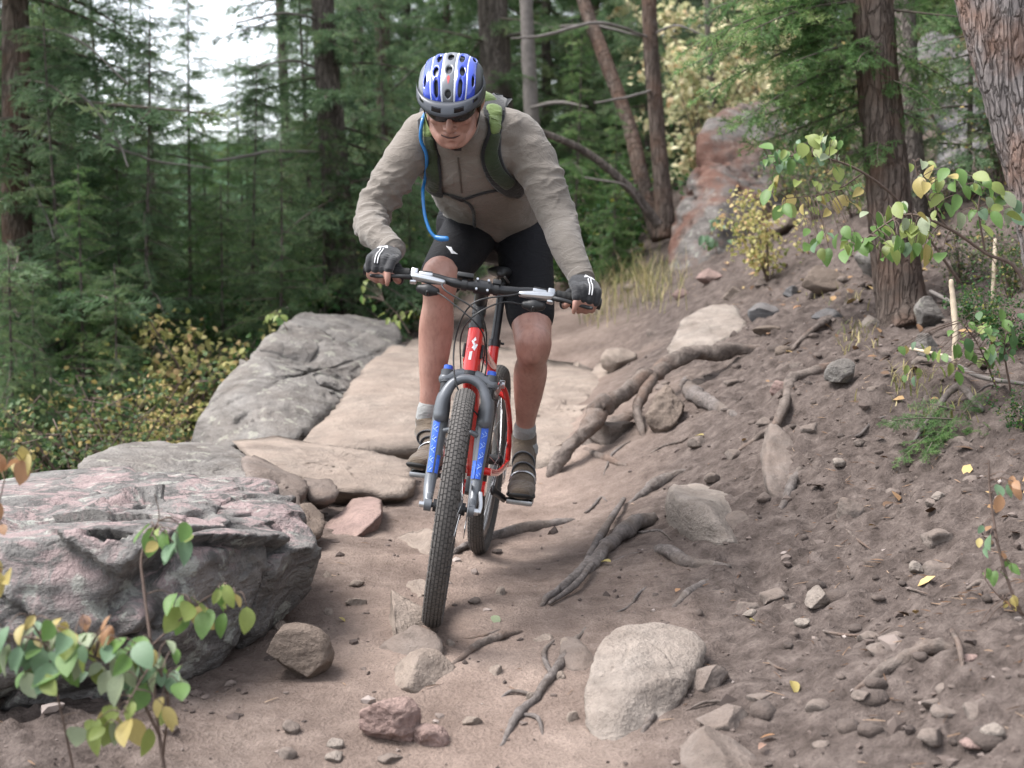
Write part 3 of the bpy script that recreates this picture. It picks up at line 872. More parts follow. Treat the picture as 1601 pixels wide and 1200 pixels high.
root([(785, 1170), (812, 1118), (838, 1090), (862, 1062), (880, 1032), (915, 985)], [4, 8, 7, 8, 7, 4], 'pale twisted root left of the oval stone', [0, .5, .1, .5, .3, 0], M_rootg, 18,
     twigs=[([(812, 1118, 0.0), (840, 1130, 0.006), (850, 1155, -0.005)], [4, 4, 2]), ([(862, 1062, 0.006), (850, 1030, 0.008), (868, 1000, -.004)], [4, 4, 2]), ([(838, 1090, 0.006), (800, 1085, 0.004), (780, 1100, -.004)], [3, 3, 2])])
root([(1338, 1082), (1380, 1058), (1420, 1040), (1455, 1028), (1500, 1012)], [5, 12, 13, 14, 7], 'stout dark root lying in the loose bank dirt', [0.2, 0.5, 0.6, 0.6, 0.2], M_root, 19,
     twigs=[([(1488, 1010, 0.03), (1500, 1035, 0.03), (1505, 1065, 0.01)], [4, 5, 3])])
root([(700, 868), (760, 848), (830, 828), (895, 814)], [5, 8, 10, 7], 'low root crossing the trail beside the rear wheel', [0.1, 0.3, 0.3, 0.2], M_rootg, 20)
root([(700, 1044), (745, 1018), (785, 1002), (818, 990)], [3, 7, 7, 3], 'dark narrow root ridge across the trail below the front wheel', [0.2, 0.5, 0.4, 0.1], M_root, 21)
root([(715, 1000), (750, 1000), (785, 985)], [2, 4, 2], 'thin root just beside the front tyre contact', [0.1, 0.4, 0.1], M_root, 22)
root([(1055, 950), (1080, 930), (1108, 908)], [4, 8, 5], 'short root above the oval pale stone', None, M_rootg, 23)
root([(1004, 1152), (1022, 1125), (1048, 1092)], [4, 7, 5], 'short root at the lower right of the oval stone', [0.3, 0.6, 0.4], M_rootg, 24)
root([(1222, 800), (1236, 770), (1250, 735)], [5, 8, 6], 'pale upright root tip beside the upright dusty stone', [0.5, 0.8, 0.6], M_rootg, 25)
root([(1330, 470), (1300, 500), (1270, 520), (1240, 545)], [4, 5, 5, 3], 'thin root across the bank near the brown block', None, M_root, 26)
root([(1535, 640), (1500, 632), (1465, 652), (1430, 690)], [4, 6, 5, 3], 'grey bent root above the fir seedling', [2.5, 3.5, 2.5, 0.2], M_rootg, 27)

for k in range(18):      # thin rootlets over the dirt
    px, py = rk.uniform(900, 1560), rk.uniform(600, 1150)
    a_ = rk.uniform(-.2, 1.1); L_ = rk.uniform(40, 110)
    pts_ = [(px + L_ * q * math.cos(a_) + rk.uniform(-7, 7), py - L_ * q * math.sin(a_) + rk.uniform(-7, 7)) for q in (0, .35, .7, 1)]
    root(pts_, [1.0, 2.6, 2.4, .8], 'thin rootlet lying over the loose dirt of the bank', [0, .6, .5, 0], M_rootg if k % 2 else M_root, 500 + k, 7, 'rootlet')['group'] = 'thin rootlets on the bank'
# loose pebbles, clods and needle litter
def scatter_pebbles():
    V0, T0 = ico(1)
    vs, fs, n = [], [], 0
    tone = []
    for k in range(3000):
        y = 2.6 + 6.5 * rng.random() ** 1.4
        x = rng.uniform(-0.40, 0.42) * y * 0.95
        td = trail_dist(np.array([x]), np.array([y]))[0]
        if td < 0.45 and rng.random() < 0.72: continue
        s = 0.0028 * math.exp(rng.normal(0.42, 0.72))
        s = min(s, 0.024)
        V = V0 * (1 + 0.25 * rng.normal(size=(len(V0), 1))) * (s * rng.uniform(0.7, 1.4, 3) * np.array([1, 1, 0.7]))
        V = rotz(V, rng.uniform(0, 6.28))
        vs.append(V + np.array([x, y, 0])); fs.append(T0 + n); n += len(V0)
        tone.append(np.full(len(T0), rng.random()))
    V = np.concatenate(vs)
    base = V.reshape(-1, len(V0), 3).mean(1)
    z = gz(base[:, 0], base[:, 1])
    V = V.reshape(-1, len(V0), 3); V[:, :, 2] += (z + 0.001)[:, None]
    return V.reshape(-1, 3), np.concatenate(fs), np.concatenate(tone)
def scatter_clods():
    D0, T0 = ico(2)
    vs, fs, n, tone, cc = [], [], 0, [], []
    for k in range(1050):
        y = 2.7 + 5.8 * rng.random() ** 1.2
        x = rng.uniform(-0.1, 0.42) * y
        td = trail_dist(np.array([x]), np.array([y]))[0]
        if td < 0.55 + .35 * rng.random(): continue
        s = min(0.006 * math.exp(rng.normal(0.35, 0.55)), .032)
        V = D0 * (1 + 0.42 * fbm(D0 * 1.6 + k, k % 50, 3))[:, None] * (s * rng.uniform(.7, 1.4, 3) * np.array([1, 1, .65]))
        vs.append(V + np.array([x, y, 0])); fs.append(T0 + n); n += len(D0); cc.append((x, y)); tone.append(np.full(len(T0), rng.uniform(.1, .7)))
    cc = np.array(cc); z = gz(cc[:, 0], cc[:, 1])
    V = np.concatenate(vs).reshape(-1, len(D0), 3); V[:, :, 2] += (z - .002)[:, None]
    return V.reshape(-1, 3), np.concatenate(fs), np.concatenate(tone)
V, T, tone = scatter_clods()
tc = NT('clod_dirt'); tc.base(tc.mix(.5, tc.ramp(tc.attr('tone'), [(0, (.045, .034, .029)), (1, (.145, .112, .096))]), tc.ramp(tc.noise(tc.co(), 90, 4), [(.3, (.6, .6, .6)), (.7, (1.2, 1.2, 1.2))]), 'MULTIPLY')); tc.set(Roughness=.97); tc.bump(tc.noise(tc.co(), 120, 4), .6, .01)
solo('dirt_clods', V, T, tc.m, 'crumbled clods of dirt on the eroded bank', 'dirt', kind='stuff', smooth=True, attrs={'tone': tone}, origin=(0, 0, 0))
t = NT('gravel'); t.base(t.ramp(t.attr('tone'), [(0.0, (0.05, 0.037, 0.032)), (0.55, (0.105, 0.079, 0.068)), (0.88, (0.17, 0.135, 0.118)), (1.0, (0.32, 0.27, 0.245))])); t.set(Roughness=0.95)
V, T, tone = scatter_pebbles()
solo('gravel', V, T, t.m, 'loose pebbles and crumbs of dirt on the bank', 'gravel', kind='stuff', smooth=False, attrs={'tone': tone}, origin=(0, 0, 0))

def scatter_litter():
    vs, fs, n, tone = [], [], 0, []
    cnt = 5200
    y = 2.7 + 9.0 * rng.random(cnt) ** 1.2
    x = rng.uniform(-0.42, 0.44, cnt) * y
    td = trail_dist(x, y)
    keep = (td > 0.7 + 0.5 * rng.random(cnt)) | (rng.random(cnt) < 0.05)
    x, y = x[keep], y[keep]
    z = gz(x, y) + 0.004
    for i in range(len(x)):
        L = rng.uniform(0.012, 0.05); w = rng.uniform(0.0009, 0.002)
        a = rng.uniform(0, 6.28); el = rng.uniform(-0.15, 0.35)
        d = np.array([math.cos(a) * math.cos(el), math.sin(a) * math.cos(el), math.sin(el)])
        s = np.array([-math.sin(a), math.cos(a), 0])
        c = np.array([x[i], y[i], z[i]])
        q = np.array([c - d * L / 2 - s * w, c - d * L / 2 + s * w, c + d * L / 2 + s * w * .6, c + d * L / 2 - s * w * .6, c + np.array([0, 0, w * 1.5])])
        vs.append(q); fs.append(np.array([(0, 1, 4), (1, 2, 4), (2, 3, 4), (3, 0, 4)]) + n); n += 5
        tone += [rng.random()] * 4
    return np.concatenate(vs), np.concatenate(fs), np.array(tone)
def scatter_leaves():
    vs, fs, n, tone = [], [], 0, []
    for k in range(900):
        y = rng.uniform(3.4, 11.5); x = rng.uniform(.14, .44) * y if rng.random() < .8 else rng.uniform(-.42, .1) * y
        td = trail_dist(np.array([x]), np.array([y]))[0]
        if td < .9 + rng.random() * .8: continue
        L = rng.uniform(.012, .034); a = rng.uniform(0, 6.28)
        M = np.array(Matrix.Rotation(a, 3, 'Z') @ Matrix.Rotation(rng.uniform(-.6, .6), 3, 'Y') @ Matrix.Rotation(rng.uniform(-.6, .6), 3, 'X')) * L
        q = np.array([(-1, 0, 0), (-.2, -.5, .12), (.5, -.42, .1), (1, 0, -.1), (.5, .42, .1), (-.2, .5, .12)]) @ M.T
        z = gz1(x, y)
        vs.append(q + np.array([x, y, z + .012])); fs.append(np.array([(0, 1, 5), (1, 2, 5), (2, 4, 5), (2, 3, 4)]) + n); n += 6; tone += [rng.random()] * 4
    return np.concatenate(vs), np.concatenate(fs), np.array(tone)
V, T, tone = scatter_leaves()
tl_ = NT('leaf_litter'); tl_.base(tl_.ramp(tl_.attr('tone'), [(0, (.06, .035, .02)), (.45, (.17, .09, .045)), (.8, (.33, .20, .09)), (1, (.50, .38, .16))])); tl_.set(Roughness=.8)
solo('leaf_litter', V, T, tl_.m, 'brown and tan leaf litter on the upper bank', 'litter', kind='stuff', smooth=False, attrs={'tone': tone}, origin=(0, 0, 0))
t = NT('needle_litter'); t.base(t.ramp(t.attr('tone'), [(0.0, (0.05, 0.03, 0.02)), (0.5, (0.16, 0.085, 0.045)), (1.0, (0.33, 0.24, 0.17))])); t.set(Roughness=0.9)
V, T, tone = scatter_litter()
solo('needle_litter', V, T, t.m, 'dry needles and twig bits strewn over the bank', 'litter', kind='stuff', smooth=False, attrs={'tone': tone}, origin=(0, 0, 0))

# ------------------------------------------------------------------ mountain bike
# bike axes: X forward, Y to the rider's left, Z up; origin on the ground under the bottom bracket
FC = P(680, 977, 4.0)
RC = P(750, 864, 5.06)
bx_ = unit(FC - RC)
LEAN = R(6.3)
up0 = unit(np.array([0, 0, 1.0]) - bx_ * bx_[2])
lf0 = np.cross(up0, bx_)                      # rider's left
bz_ = unit(up0 * math.cos(LEAN) + lf0 * math.sin(LEAN))
by_ = np.cross(bz_, bx_)
WB = np.linalg.norm(FC - RC)
BO = RC + bx_ * 0.42
BM = np.stack([bx_, by_, bz_], 1)             # local -> world
def bw(p): return BO + BM @ np.asarray(p, float)
bike = link('mountain_bike', None)
bike.matrix_world = Matrix([list(BM[i]) + [float(BO[i])] for i in range(3)] + [[0, 0, 0, 1]])
bike.empty_display_size = 0.1
tag(bike, 'red full suspension mountain bike with grey fork ridden down the trail', 'bicycle')

FA = np.array([WB - 0.42, 0, 0.335]); RA = np.array([-0.42, 0, 0.335]); BB = np.array([0, 0, 0.295])
HA = R(69)
SA = np.array([-math.cos(HA), 0, math.sin(HA)])       # steering axis, upwards
SF = np.array([math.sin(HA), 0, math.cos(HA)])
A0 = FA - SF * 0.042
STEER = R(6.0)
_SM = np.array(Matrix.Rotation(STEER, 3, Vector(SA)))
def st(V): return (np.asarray(V, float) - A0) @ _SM.T + A0
def axp(z): return A0 + SA * ((z - A0[2]) / SA[2])

M_red = simple('paint_red', (0.60, 0.022, 0.018), 0.22, 0.0, 0.06, 12, coat=0.6)
M_blk = simple('black_alloy', (0.022, 0.022, 0.024), 0.38, 0.2, 0.2, 30)
M_rub = simple('tyre_rubber', (0.050, 0.047, 0.045), 0.85, 0, 0.3, 60, bump=0.3)
M_rubd = simple('tyre_dusty_tread', (0.085, 0.078, 0.073), 0.9, 0, 0.3, 50, bump=0.4)
M_fork = simple('fork_grey', (0.125, 0.132, 0.145), 0.38, 0.25, 0.1, 25)
M_forkd = simple('fork_dark', (0.06, 0.063, 0.07), 0.45, 0.2, 0.1, 25)
M_blue = simple('decal_blue', (0.03, 0.11, 0.55), 0.35, 0, 0.25, 80)
M_sil = simple('silver_alloy', (0.55, 0.56, 0.58), 0.28, 0.9, 0.1, 30)
M_wht = simple('white_print', (0.75, 0.75, 0.77), 0.45, 0, 0.05, 50)
M_plast = simple('black_plastic', (0.016, 0.016, 0.017), 0.5, 0, 0.2, 60)
M_grip = simple('grip_rubber', (0.018, 0.018, 0.018), 0.75, 0, 0.2, 300, bump=0.6)
M_steel = simple('steel', (0.42, 0.42, 0.43), 0.35, 0.9, 0.15, 60)

def bp(name, soups, mat, parent=None, smooth=True, kind=None):
    mb = MB()
    for V, Fc in (soups if isinstance(soups, list) else [soups]): mb.add(V, Fc)
    V, Fc = mb.get()
    me = raw_mesh(name, V, Fc, mat, smooth)
    try: me.set_sharp_from_angle(angle=R(38))
    except Exception: pass
    o = link(name, me, bike if parent is None else parent)
    if kind: o['kind'] = kind
    return o
def stp(soups):
    soups = soups if isinstance(soups, list) else [soups]
    return [(st(V), Fc) for V, Fc in soups]
I3 = np.eye(3)
def cyl(a, b, r, seg=16, r2=None):
    a = np.asarray(a, float); b = np.asarray(b, float)
    return tube([a, b], np.array([r, r if r2 is None else r2]), seg, 2, cap='flat')

# wheels -------------------------------------------------------------
def ring(cen, R0, prof, nseg, xf):
    """revolve profile (list of (radial offset, lateral)) about the wheel axis (Y)"""
    th = np.linspace(0, 2 * math.pi, nseg, endpoint=False)
    pr = np.array(prof); k = len(pr)
    V = np.zeros((nseg, k, 3))
    rr = R0 + pr[:, 0]
    V[:, :, 0] = np.cos(th)[:, None] * rr; V[:, :, 2] = np.sin(th)[:, None] * rr; V[:, :, 1] = pr[:, 1]
    V = V.reshape(-1, 3) + cen
    Fc = []
    for i in range(nseg):
        i2 = (i + 1) % nseg
        for j in range(k):
            j2 = (j + 1) % k
            Fc.append((i * k + j, i * k + j2, i2 * k + j2, i2 * k + j))
    V = xf(V)
    return V, Fc

def wheel(cen, xf, front):
    cen = np.asarray(cen)
    RM, rt = 0.3065, 0.0265
    a = np.linspace(0, 2 * math.pi, 20, endpoint=False)
    ty = ring(cen, RM, [(math.cos(t) * rt, math.sin(t) * rt * 0.98) for t in a], 84, xf)
    hub_ax = cyl(cen + [0, -0.045, 0], cen + [0, 0.045, 0], 0.018, 16)
    hub = bp('wheel', [(xf(hub_ax[0]), hub_ax[1])] + [(xf(V), f) for V, f in [cyl(cen + [0, s * 0.030, 0], cen + [0, s * 0.036, 0], 0.030, 18) for s in (-1, 1)]], M_blk)
    tyre = bp('tyre', ty, M_rub, hub)
    # tread blocks
    Vb, Fb = box((0, 0, 0), I3, (1, 1, 1))
    mb = MB()
    rows = [(-62, 90, .0022), (-42, 120, .0014), (-21, 150, .0010), (0, 150, .0010), (21, 150, .0010), (42, 120, .0014), (62, 90, .0022)]
    for ri, (ang, cnt, hgt) in enumerate(rows):
        ar = R(ang)
        for j in range(cnt):
            th = 2 * math.pi * (j + 0.5 * (ri % 2)) / cnt
            er = np.array([math.cos(th), 0, math.sin(th)]); et = np.array([-math.sin(th), 0, math.cos(th)]); ey = np.array([0, 1.0, 0])
            nrm = er * math.cos(ar) + ey * math.sin(ar); lat = ey * math.cos(ar) - er * math.sin(ar)
            c = cen + er * RM + nrm * (rt + hgt * 0.4)
            half_t = math.pi * RM / cnt * 0.86
            V = c + np.outer(Vb[:, 0] * half_t, et) + np.outer(Vb[:, 1] * 0.0036, lat) + np.outer(Vb[:, 2] * hgt, nrm)
            mb.add(V, Fb)
    V, Fc = mb.get()
    bp('tread_blocks', (xf(V), Fc), M_rubd, hub, smooth=False, kind='stuff')
    rp = [(-0.024, -0.011), (-0.020, -0.013), (-0.006, -0.0135), (-0.004, -0.009), (-0.016, -0.006), (-0.016, 0.006), (-0.004, 0.009), (-0.006, 0.0135), (-0.020, 0.013), (-0.024, 0.011), (-0.034, 0.005), (-0.034, -0.005)]
    bp('rim', ring(cen, RM - 0.014, rp, 72, xf), simple('rim_alloy', (0.09, 0.09, 0.095), 0.35, 0.8, 0.1, 30), hub)
    for i in range(28):
        s = 1 if i % 2 else -1
        th = 2 * math.pi * i / 28
        th2 = th + (0.85 if (i // 2) % 2 else -0.85)
        p0 = cen + np.array([math.cos(th2) * 0.027, s * 0.033, math.sin(th2) * 0.027])
        p1 = cen + np.array([math.cos(th) * 0.262, s * 0.004, math.sin(th) * 0.262])
        V, Fc = cyl(p0, p1, 0.0010, 5)
        bp('spoke', (xf(V), Fc), M_steel, hub)
    # brake rotor on the left side
    y0 = 0.052 if front else 0.056
    mb = MB()
    V, Fc = ring(cen, 0.073, [(-0.007, y0 - .0009), (0.007, y0 - .0009), (0.007, y0 + .0009), (-0.007, y0 + .0009)], 48, xf); mb.add(V, Fc)
    for i in range(6):
        th = 2 * math.pi * i / 6
        V, Fc = cyl(cen + np.array([math.cos(th) * .018, y0, math.sin(th) * .018]), cen + np.array([math.cos(th + .35) * .068, y0, math.sin(th + .35) * .068]), 0.0022, 6)
        mb.add(xf(V), Fc)
    bp('brake_rotor', mb.get(), M_steel, hub)
    ax = cyl(cen + [0, -0.068, 0], cen + [0, 0.068, 0], 0.0075, 10)
    bp('axle', (xf(ax[0]), ax[1]), M_blk, hub)
    return hub
noX = lambda V: np.asarray(V, float)
wheel(FA, st, True)
wheel(RA, noX, False)

# frame ---------------------------------------------------------------
HT0, HT1 = axp(0.700), axp(0.822)
frame = bp('frame', [cyl(HT0, HT1, 0.0225, 20),
    tube([axp(0.735), axp(0.735) * 0.6 + BB * 0.4 + [0.02, 0, -0.012], BB + [0.01, 0, 0.02]], np.array([[0.026, 0.030], [0.025, 0.029], [0.024, 0.026]]), 16, 14, side=(0, 1, 0), cap='flat'),
    tube([axp(0.795), axp(0.795) * 0.5 + np.array([-0.125, 0, 0.70]) * 0.5 + [0, 0, -0.015], np.array([-0.125, 0, 0.68])], np.array([[0.022, 0.020], [0.020, 0.018], [0.018, 0.017]]), 14, 12, side=(0, 1, 0), cap='flat'),
    tube([BB, np.array([-0.085, 0, 0.54]), np.array([-0.145, 0, 0.755])], 0.0175, 14, 10, cap='flat'),
    cyl(BB + [0, -0.036, 0], BB + [0, 0.036, 0], 0.024, 18)], M_red)
def vert_patch(cen, right, upv, pts, lift, nrm):
    V = [np.asarray(cen) + right * x + upv * y + nrm * lift for x, y in pts]
    Vb = [v - nrm * 0.0012 for v in V]
    n = len(V)
    return np.array(V + Vb), [tuple(range(n))] + [tuple(range(2 * n - 1, n - 1, -1))] + [(i, i + n, (i + 1) % n + n, (i + 1) % n) for i in range(n)]
# white emblem and stroke on the head tube
hup = unit(HT1 - HT0); hy = np.array([0, 1.0, 0]); hn = np.cross(hy, hup); hn = hn if hn[0] > 0 else -hn
hm = (HT0 + HT1) / 2
# rider's left is image right when seen from the front
emb = [(-0.017, 0.004), (0.002, 0.010), (-0.006, 0.022), (0.004, 0.036), (0.007, 0.027), (0.001, 0.020), (0.014, 0.014), (0.006, -0.006), (0.000, 0.001)]
emb2 = [(-0.007, -0.010), (0.001, -0.008), (0.000, -0.034), (-0.008, -0.034)]
def wrap_head(pts):
    V, Fc = vert_patch(hm, hy, hup, pts, 0.0, hn)
    out = []
    for v in V:
        rel = v - hm
        y = rel.dot(hy); z = rel.dot(hup); r = 0.0232 + 0.4 * min(0.0, rel.dot(hn))
        a = y / 0.0225
        out.append(hm + hup * z + hy * math.sin(a) * r + hn * math.cos(a) * r)
    return np.array(out), Fc
bp('head_badge', [wrap_head(emb), wrap_head(emb2)], M_wht, frame, smooth=False)
bp('headset_cup', [cyl(HT1, HT1 + hup * 0.014, 0.0245, 20), cyl(HT0 - hup * 0.012, HT0, 0.0255, 20, 0.0245)], M_blk, frame)
bp('cable_guide', [cyl(hm + hy * 0.026 - hup * 0.02, hm + hy * 0.026 + hup * 0.02, 0.004, 8), cyl(hm - hy * 0.026 - hup * 0.02, hm - hy * 0.026 + hup * 0.02, 0.004, 8)], M_blk, frame)

# rear suspension
rt_s = []
PV = BB + np.array([-0.045, 0, 0.05])
for s in (-1, 1):
    rt_s.append(tube([PV + [0, s * 0.035, 0], PV * .5 + RA * .5 + [0, s * 0.052, -0.02], RA + [0.02, s * 0.062, -0.004]], np.array([[.009, .013], [.008, .011], [.007, .010]]), 10, 12, side=(0, 1, 0)))
    rt_s.append(tube([RA + [0.01, s * 0.064, 0.01], RA + [0.07, s * 0.064, 0.13], np.array([-0.205, s * 0.052, 0.585]), np.array([-0.150, s * 0.034, 0.625])], np.array([.0095, .009, .0095, .009]), 10, 18))
    rt_s.append(cyl(RA + [0.0, s * 0.056, 0], RA + [0.0, s * 0.068, 0], 0.020, 14))
rt_s.append(cyl(PV + [0, -0.045, 0], PV + [0, 0.045, 0], 0.013, 12))
rt_s.append(tube([np.array([-0.215, -0.052, 0.575]), np.array([-0.225, 0, 0.60]), np.array([-0.215, 0.052, 0.575])], 0.009, 10, 12))
bp('rear_triangle', rt_s, M_red)
lk = []
for s in (-1, 1):
    lk.append(tube([np.array([-0.150, s * 0.036, 0.625]), np.array([-0.09, s * 0.030, 0.60]), np.array([-0.045, s * 0.018, 0.625])], np.array([[.006, .016], [.006, .014], [.006, .012]]), 10, 12, side=(0, 1, 0)))
    lk.append(cyl(np.array([-0.150, s * 0.030, 0.625]), np.array([-0.150, s * 0.048, 0.625]), 0.014, 12))
bp('rocker_link', lk, M_sil)
bp('rear_shock', [cyl(np.array([-0.045, 0, 0.625]), np.array([0.05, 0, 0.628]), 0.013, 14), cyl(np.array([0.05, 0, 0.628]), np.array([0.155, 0, 0.632]), 0.022, 16)], M_blk)

# seat post and saddle
SP0, SP1 = np.array([-0.146, 0, 0.758]), np.array([-0.205, 0, 0.955])
post = bp('seat_post', [cyl(SP0, SP1, 0.0145, 16)], M_blk)
bp('seat_clamp', [cyl(SP0 + [0.004, 0, -0.012], SP0 + [-0.002, 0, 0.010], 0.0205, 16), cyl(SP0 + [-0.02, -0.012, 0], SP0 + [-0.02, 0.030, 0], 0.004, 8)], M_blk, post)
sad = [(0.125, .014, .012), (0.09, .019, .016), (0.03, .026, .018), (-0.03, .045, .020), (-0.08, .068, .022), (-0.12, .066, .020), (-0.14, .045, .014)]
sv = tube([np.array([-0.225 + x, 0, 0.992 - (0.006 if x > 0.1 else 0)]) for x, _, _ in sad], np.array([[w, h] for _, w, h in sad]), 18, 34, side=(0, 1, 0))
saddle = bp('saddle', sv, M_plast)
for s in (-1, 1):
    bp('saddle_rail', tube([np.array([-0.12, s * .012, .978]), np.array([-0.17, s * .022, .962]), np.array([-0.26, s * .022, .962]), np.array([-0.33, s * .035, .98])], 0.0035, 8, 16), M_steel, saddle)

# crank, pedals, chain
CA = R(-17)          # right pedal forward and up
cd = np.array([math.cos(-CA), 0, math.sin(-CA)])      # right side direction (forward-up)
PED = {}
for s, d in ((-1, cd), (1, -cd)):
    tip = BB + d * 0.175 + np.array([0, s * 0.085, 0])
    arm = bp('crank_arm', [tube([BB + [0, s * 0.060, 0], BB + d * 0.085 + [0, s * 0.072, 0], tip], np.array([[.008, .017], [.007, .013], [.007, .014]]), 12, 12, side=(0, 1, 0))], M_blk)
    pc = tip + np.array([0, s * 0.055, 0])
    PED[s] = pc
    ped = bp('pedal', [cyl(tip, pc + [0, s * 0.04, 0], 0.007, 10), box(pc + [0, 0, 0], I3, (0.032, 0.030, 0.009), 0.003)], M_blk)
    bp('pedal_cage', [box(pc + [q * 0.042, 0, 0], I3, (0.003, 0.040, 0.008), 0.001) for q in (-1, 1)] + [box(pc + [0, q * 0.040, 0], I3, (0.042, 0.003, 0.007), 0.001) for q in (-1, 1)], M_steel, ped)
rc = []
for rad_, y_ in ((0.086, -0.046), (0.066, -0.054), (0.047, -0.038)):
    rc.append(ring(BB + [0, y_, 0], rad_, [(-.010, -.0015), (.004, -.0015), (.004, .0015), (-.010, .0015)], 60, noX))
for i in range(5):
    a = 2 * math.pi * i / 5
    rc.append(box(BB + np.array([math.cos(a) * .045, -0.050, math.sin(a) * .045]), np.array([[math.cos(a), 0, math.sin(a)], [0, 1, 0], [-math.sin(a), 0, math.cos(a)]]), (.028, .003, .006), .001))
bp('chainring', rc, M_steel)
ca = [ring(RA + [0, -0.030 - 0.0038 * i, 0], 0.047 - 0.004 * i, [(-.012, -.0009), (.003, -.0009), (.003, .0009), (-.012, .0009)], 36, noX) for i in range(8)]
bp('cassette', ca, M_steel)
bp('chain', [tube([BB + [0.0, -0.053, 0.070], RA * .5 + BB * .5 + [0, -0.05, 0.065], RA + [0, -0.048, 0.036]], np.array([[.003, .004]] * 3), 6, 30, side=(0, 1, 0)),
             tube([BB + [0.0, -0.053, -0.070], RA * .5 + BB * .5 + [0, -0.05, -0.068], RA + [0.04, -0.048, -0.135]], np.array([[.003, .004]] * 3), 6, 30, side=(0, 1, 0))], M_plast)
bp('rear_derailleur', [tube([RA + [0.0, -0.060, -0.02], RA + [0.03, -0.062, -0.06], RA + [0.02, -0.055, -0.09]], np.array([.010, .013, .009]), 10, 12),
                       box(RA + np.array([0.03, -0.050, -0.115]), I3, (.009, .004, .036), .003)], M_sil)
bp('brake_caliper', [box(RA + np.array([-0.02, 0.060, 0.085]), I3, (.022, .014, .018), .005)], M_blk)
bp('front_derailleur', [box(BB + np.array([-0.01, -0.05, 0.098]), I3, (.045, .008, .012), .004)], M_sil)

# suspension fork (turns with the bar) -------------------------------
SPC = 0.063
fr = lambda u, y, f=0.0: A0 + SA * u + np.array([0, y, 0]) + SF * f       # along axis, sideways, forward
CU = (0.672 - A0[2]) / SA[2]            # crown height along the axis
fork = bp('fork_crown', stp([tube([fr(CU, -SPC - .004), fr(CU + .016, -.030), fr(CU + .022, 0), fr(CU + .016, .030), fr(CU, SPC + .004)], np.array([[.019, .020]] * 5), 14, 24, side=SA),
                             cyl(fr(CU + .01, 0), fr(CU + .045, 0), .021, 18)]), M_fork)
for s in (-1, 1):
    bp('fork_top_cap', stp([cyl(fr(CU - .012, s * SPC), fr(CU + .026, s * SPC), .0195, 18), ]), M_forkd, fork)
    bp('adjuster_knob', stp([cyl(fr(CU + .026, s * SPC), fr(CU + .040, s * SPC), .0135, 16)]), M_blue, fork)
    bp('stanchion', stp([cyl(fr(CU - .07, s * SPC), fr(CU, s * SPC), .0155, 16)]), M_blk, fork)
lows = []
AU = CU - 0.018
arch = [fr(CU - .115, -SPC, .020), fr(CU - .065, -SPC + .002, .030), fr(AU, -SPC + .022, .034), fr(AU + .018, 0, .036), fr(AU, SPC - .022, .034), fr(CU - .065, SPC - .002, .030), fr(CU - .115, SPC, .020)]
lows.append(tube(arch, np.array([[.020, .022], [.017, .018], [.0135, .014], [.0125, .013], [.0135, .014], [.017, .018], [.020, .022]]), 14, 44, side=SF))
for s in (-1, 1):
    lows.append(tube([fr(CU - .055, s * SPC), fr(CU - .09, s * SPC), fr(CU - .16, s * SPC), fr(.14, s * SPC), fr(.06, s * SPC * 1.02, .010), fr(0.005, s * 0.061, .040)],
                     np.array([.0205, .0235, .0225, .0185, .0165, .012]), 16, 40))
    lows.append(cyl(fr(-.002, s * .050, .042), fr(-.002, s * .070, .042), .017, 14))
    lows.append(box(fr(.012, s * 0.060, .034), np.stack([SF, [0, 1, 0], SA]), (.014, .007, .022), .004))
    lows.append(tube([fr(CU - .155, s * (SPC - .016), .012), fr(CU - .150, s * (SPC - .034), .020)], np.array([.009, .007]), 10, 4))
lower = bp('fork_lowers', stp(lows), M_fork)
for s in (-1, 1):
    # blue lettered decal strips running down the front of each leg
    for (u0, u1, a0, a1, m) in ((.095, .245, -0.05 if s < 0 else -0.25, 0.85 if s < 0 else 0.65, M_blue), (.095, .148, -0.95, -0.35, M_blue)):
        Vs = []
        nn_u, nn_a = 14, 5
        for i in range(nn_u):
            u = u0 + (u1 - u0) * i / (nn_u - 1)
            rl = np.interp(u, [.06, .14, CU - .16], [.0180, .0192, .0230])
            for j in range(nn_a):
                a = a0 + (a1 - a0) * j / (nn_a - 1)
                fo = np.interp(u, [.06, .14], [.009, 0.0])
                Vs.append(fr(u, s * SPC + s * math.sin(a) * (rl + .0006), fo + math.cos(a) * (rl + .0006)))
        Fs = [(i * nn_a + j, i * nn_a + j + 1, (i + 1) * nn_a + j + 1, (i + 1) * nn_a + j) for i in range(nn_u - 1) for j in range(nn_a - 1)]
        dec = bp('decal', stp([(np.array(Vs), Fs)]), m, lower)
    # pale zig-zag lettering on the decal
    mbz = MB()
    for k in range(9):
        u = .108 + .0150 * k
        for (du, da) in ((0, 0.12), (.005, 0.42)):
            a_ = (0.12 if s < 0 else -0.08) + da
            rl = np.interp(u, [.06, .14, CU - .16], [.0180, .0192, .0230]) + .0012
            q0 = fr(u + du, s * SPC + s * math.sin(a_ - .13) * rl, math.cos(a_ - .13) * rl + np.interp(u, [.06, .14], [.009, 0.0]))
            q1 = fr(u + du + .006 * (1 if k % 2 else -1), s * SPC + s * math.sin(a_ + .13) * rl, math.cos(a_ + .13) * rl + np.interp(u, [.06, .14], [.009, 0.0]))
            V, Fc = cyl(q0, q1, .0011, 5); mbz.add(V, Fc)
    bp('lettering', stp([mbz.get()]), simple('decal_pale_blue', (0.30, 0.45, 0.80), 0.4), lower)
bp('brake_caliper', stp([box(fr(.085, SPC - .012, -.035), np.stack([SF, [0, 1, 0], SA]), (.022, .016, .024), .005)]), M_blk, lower)
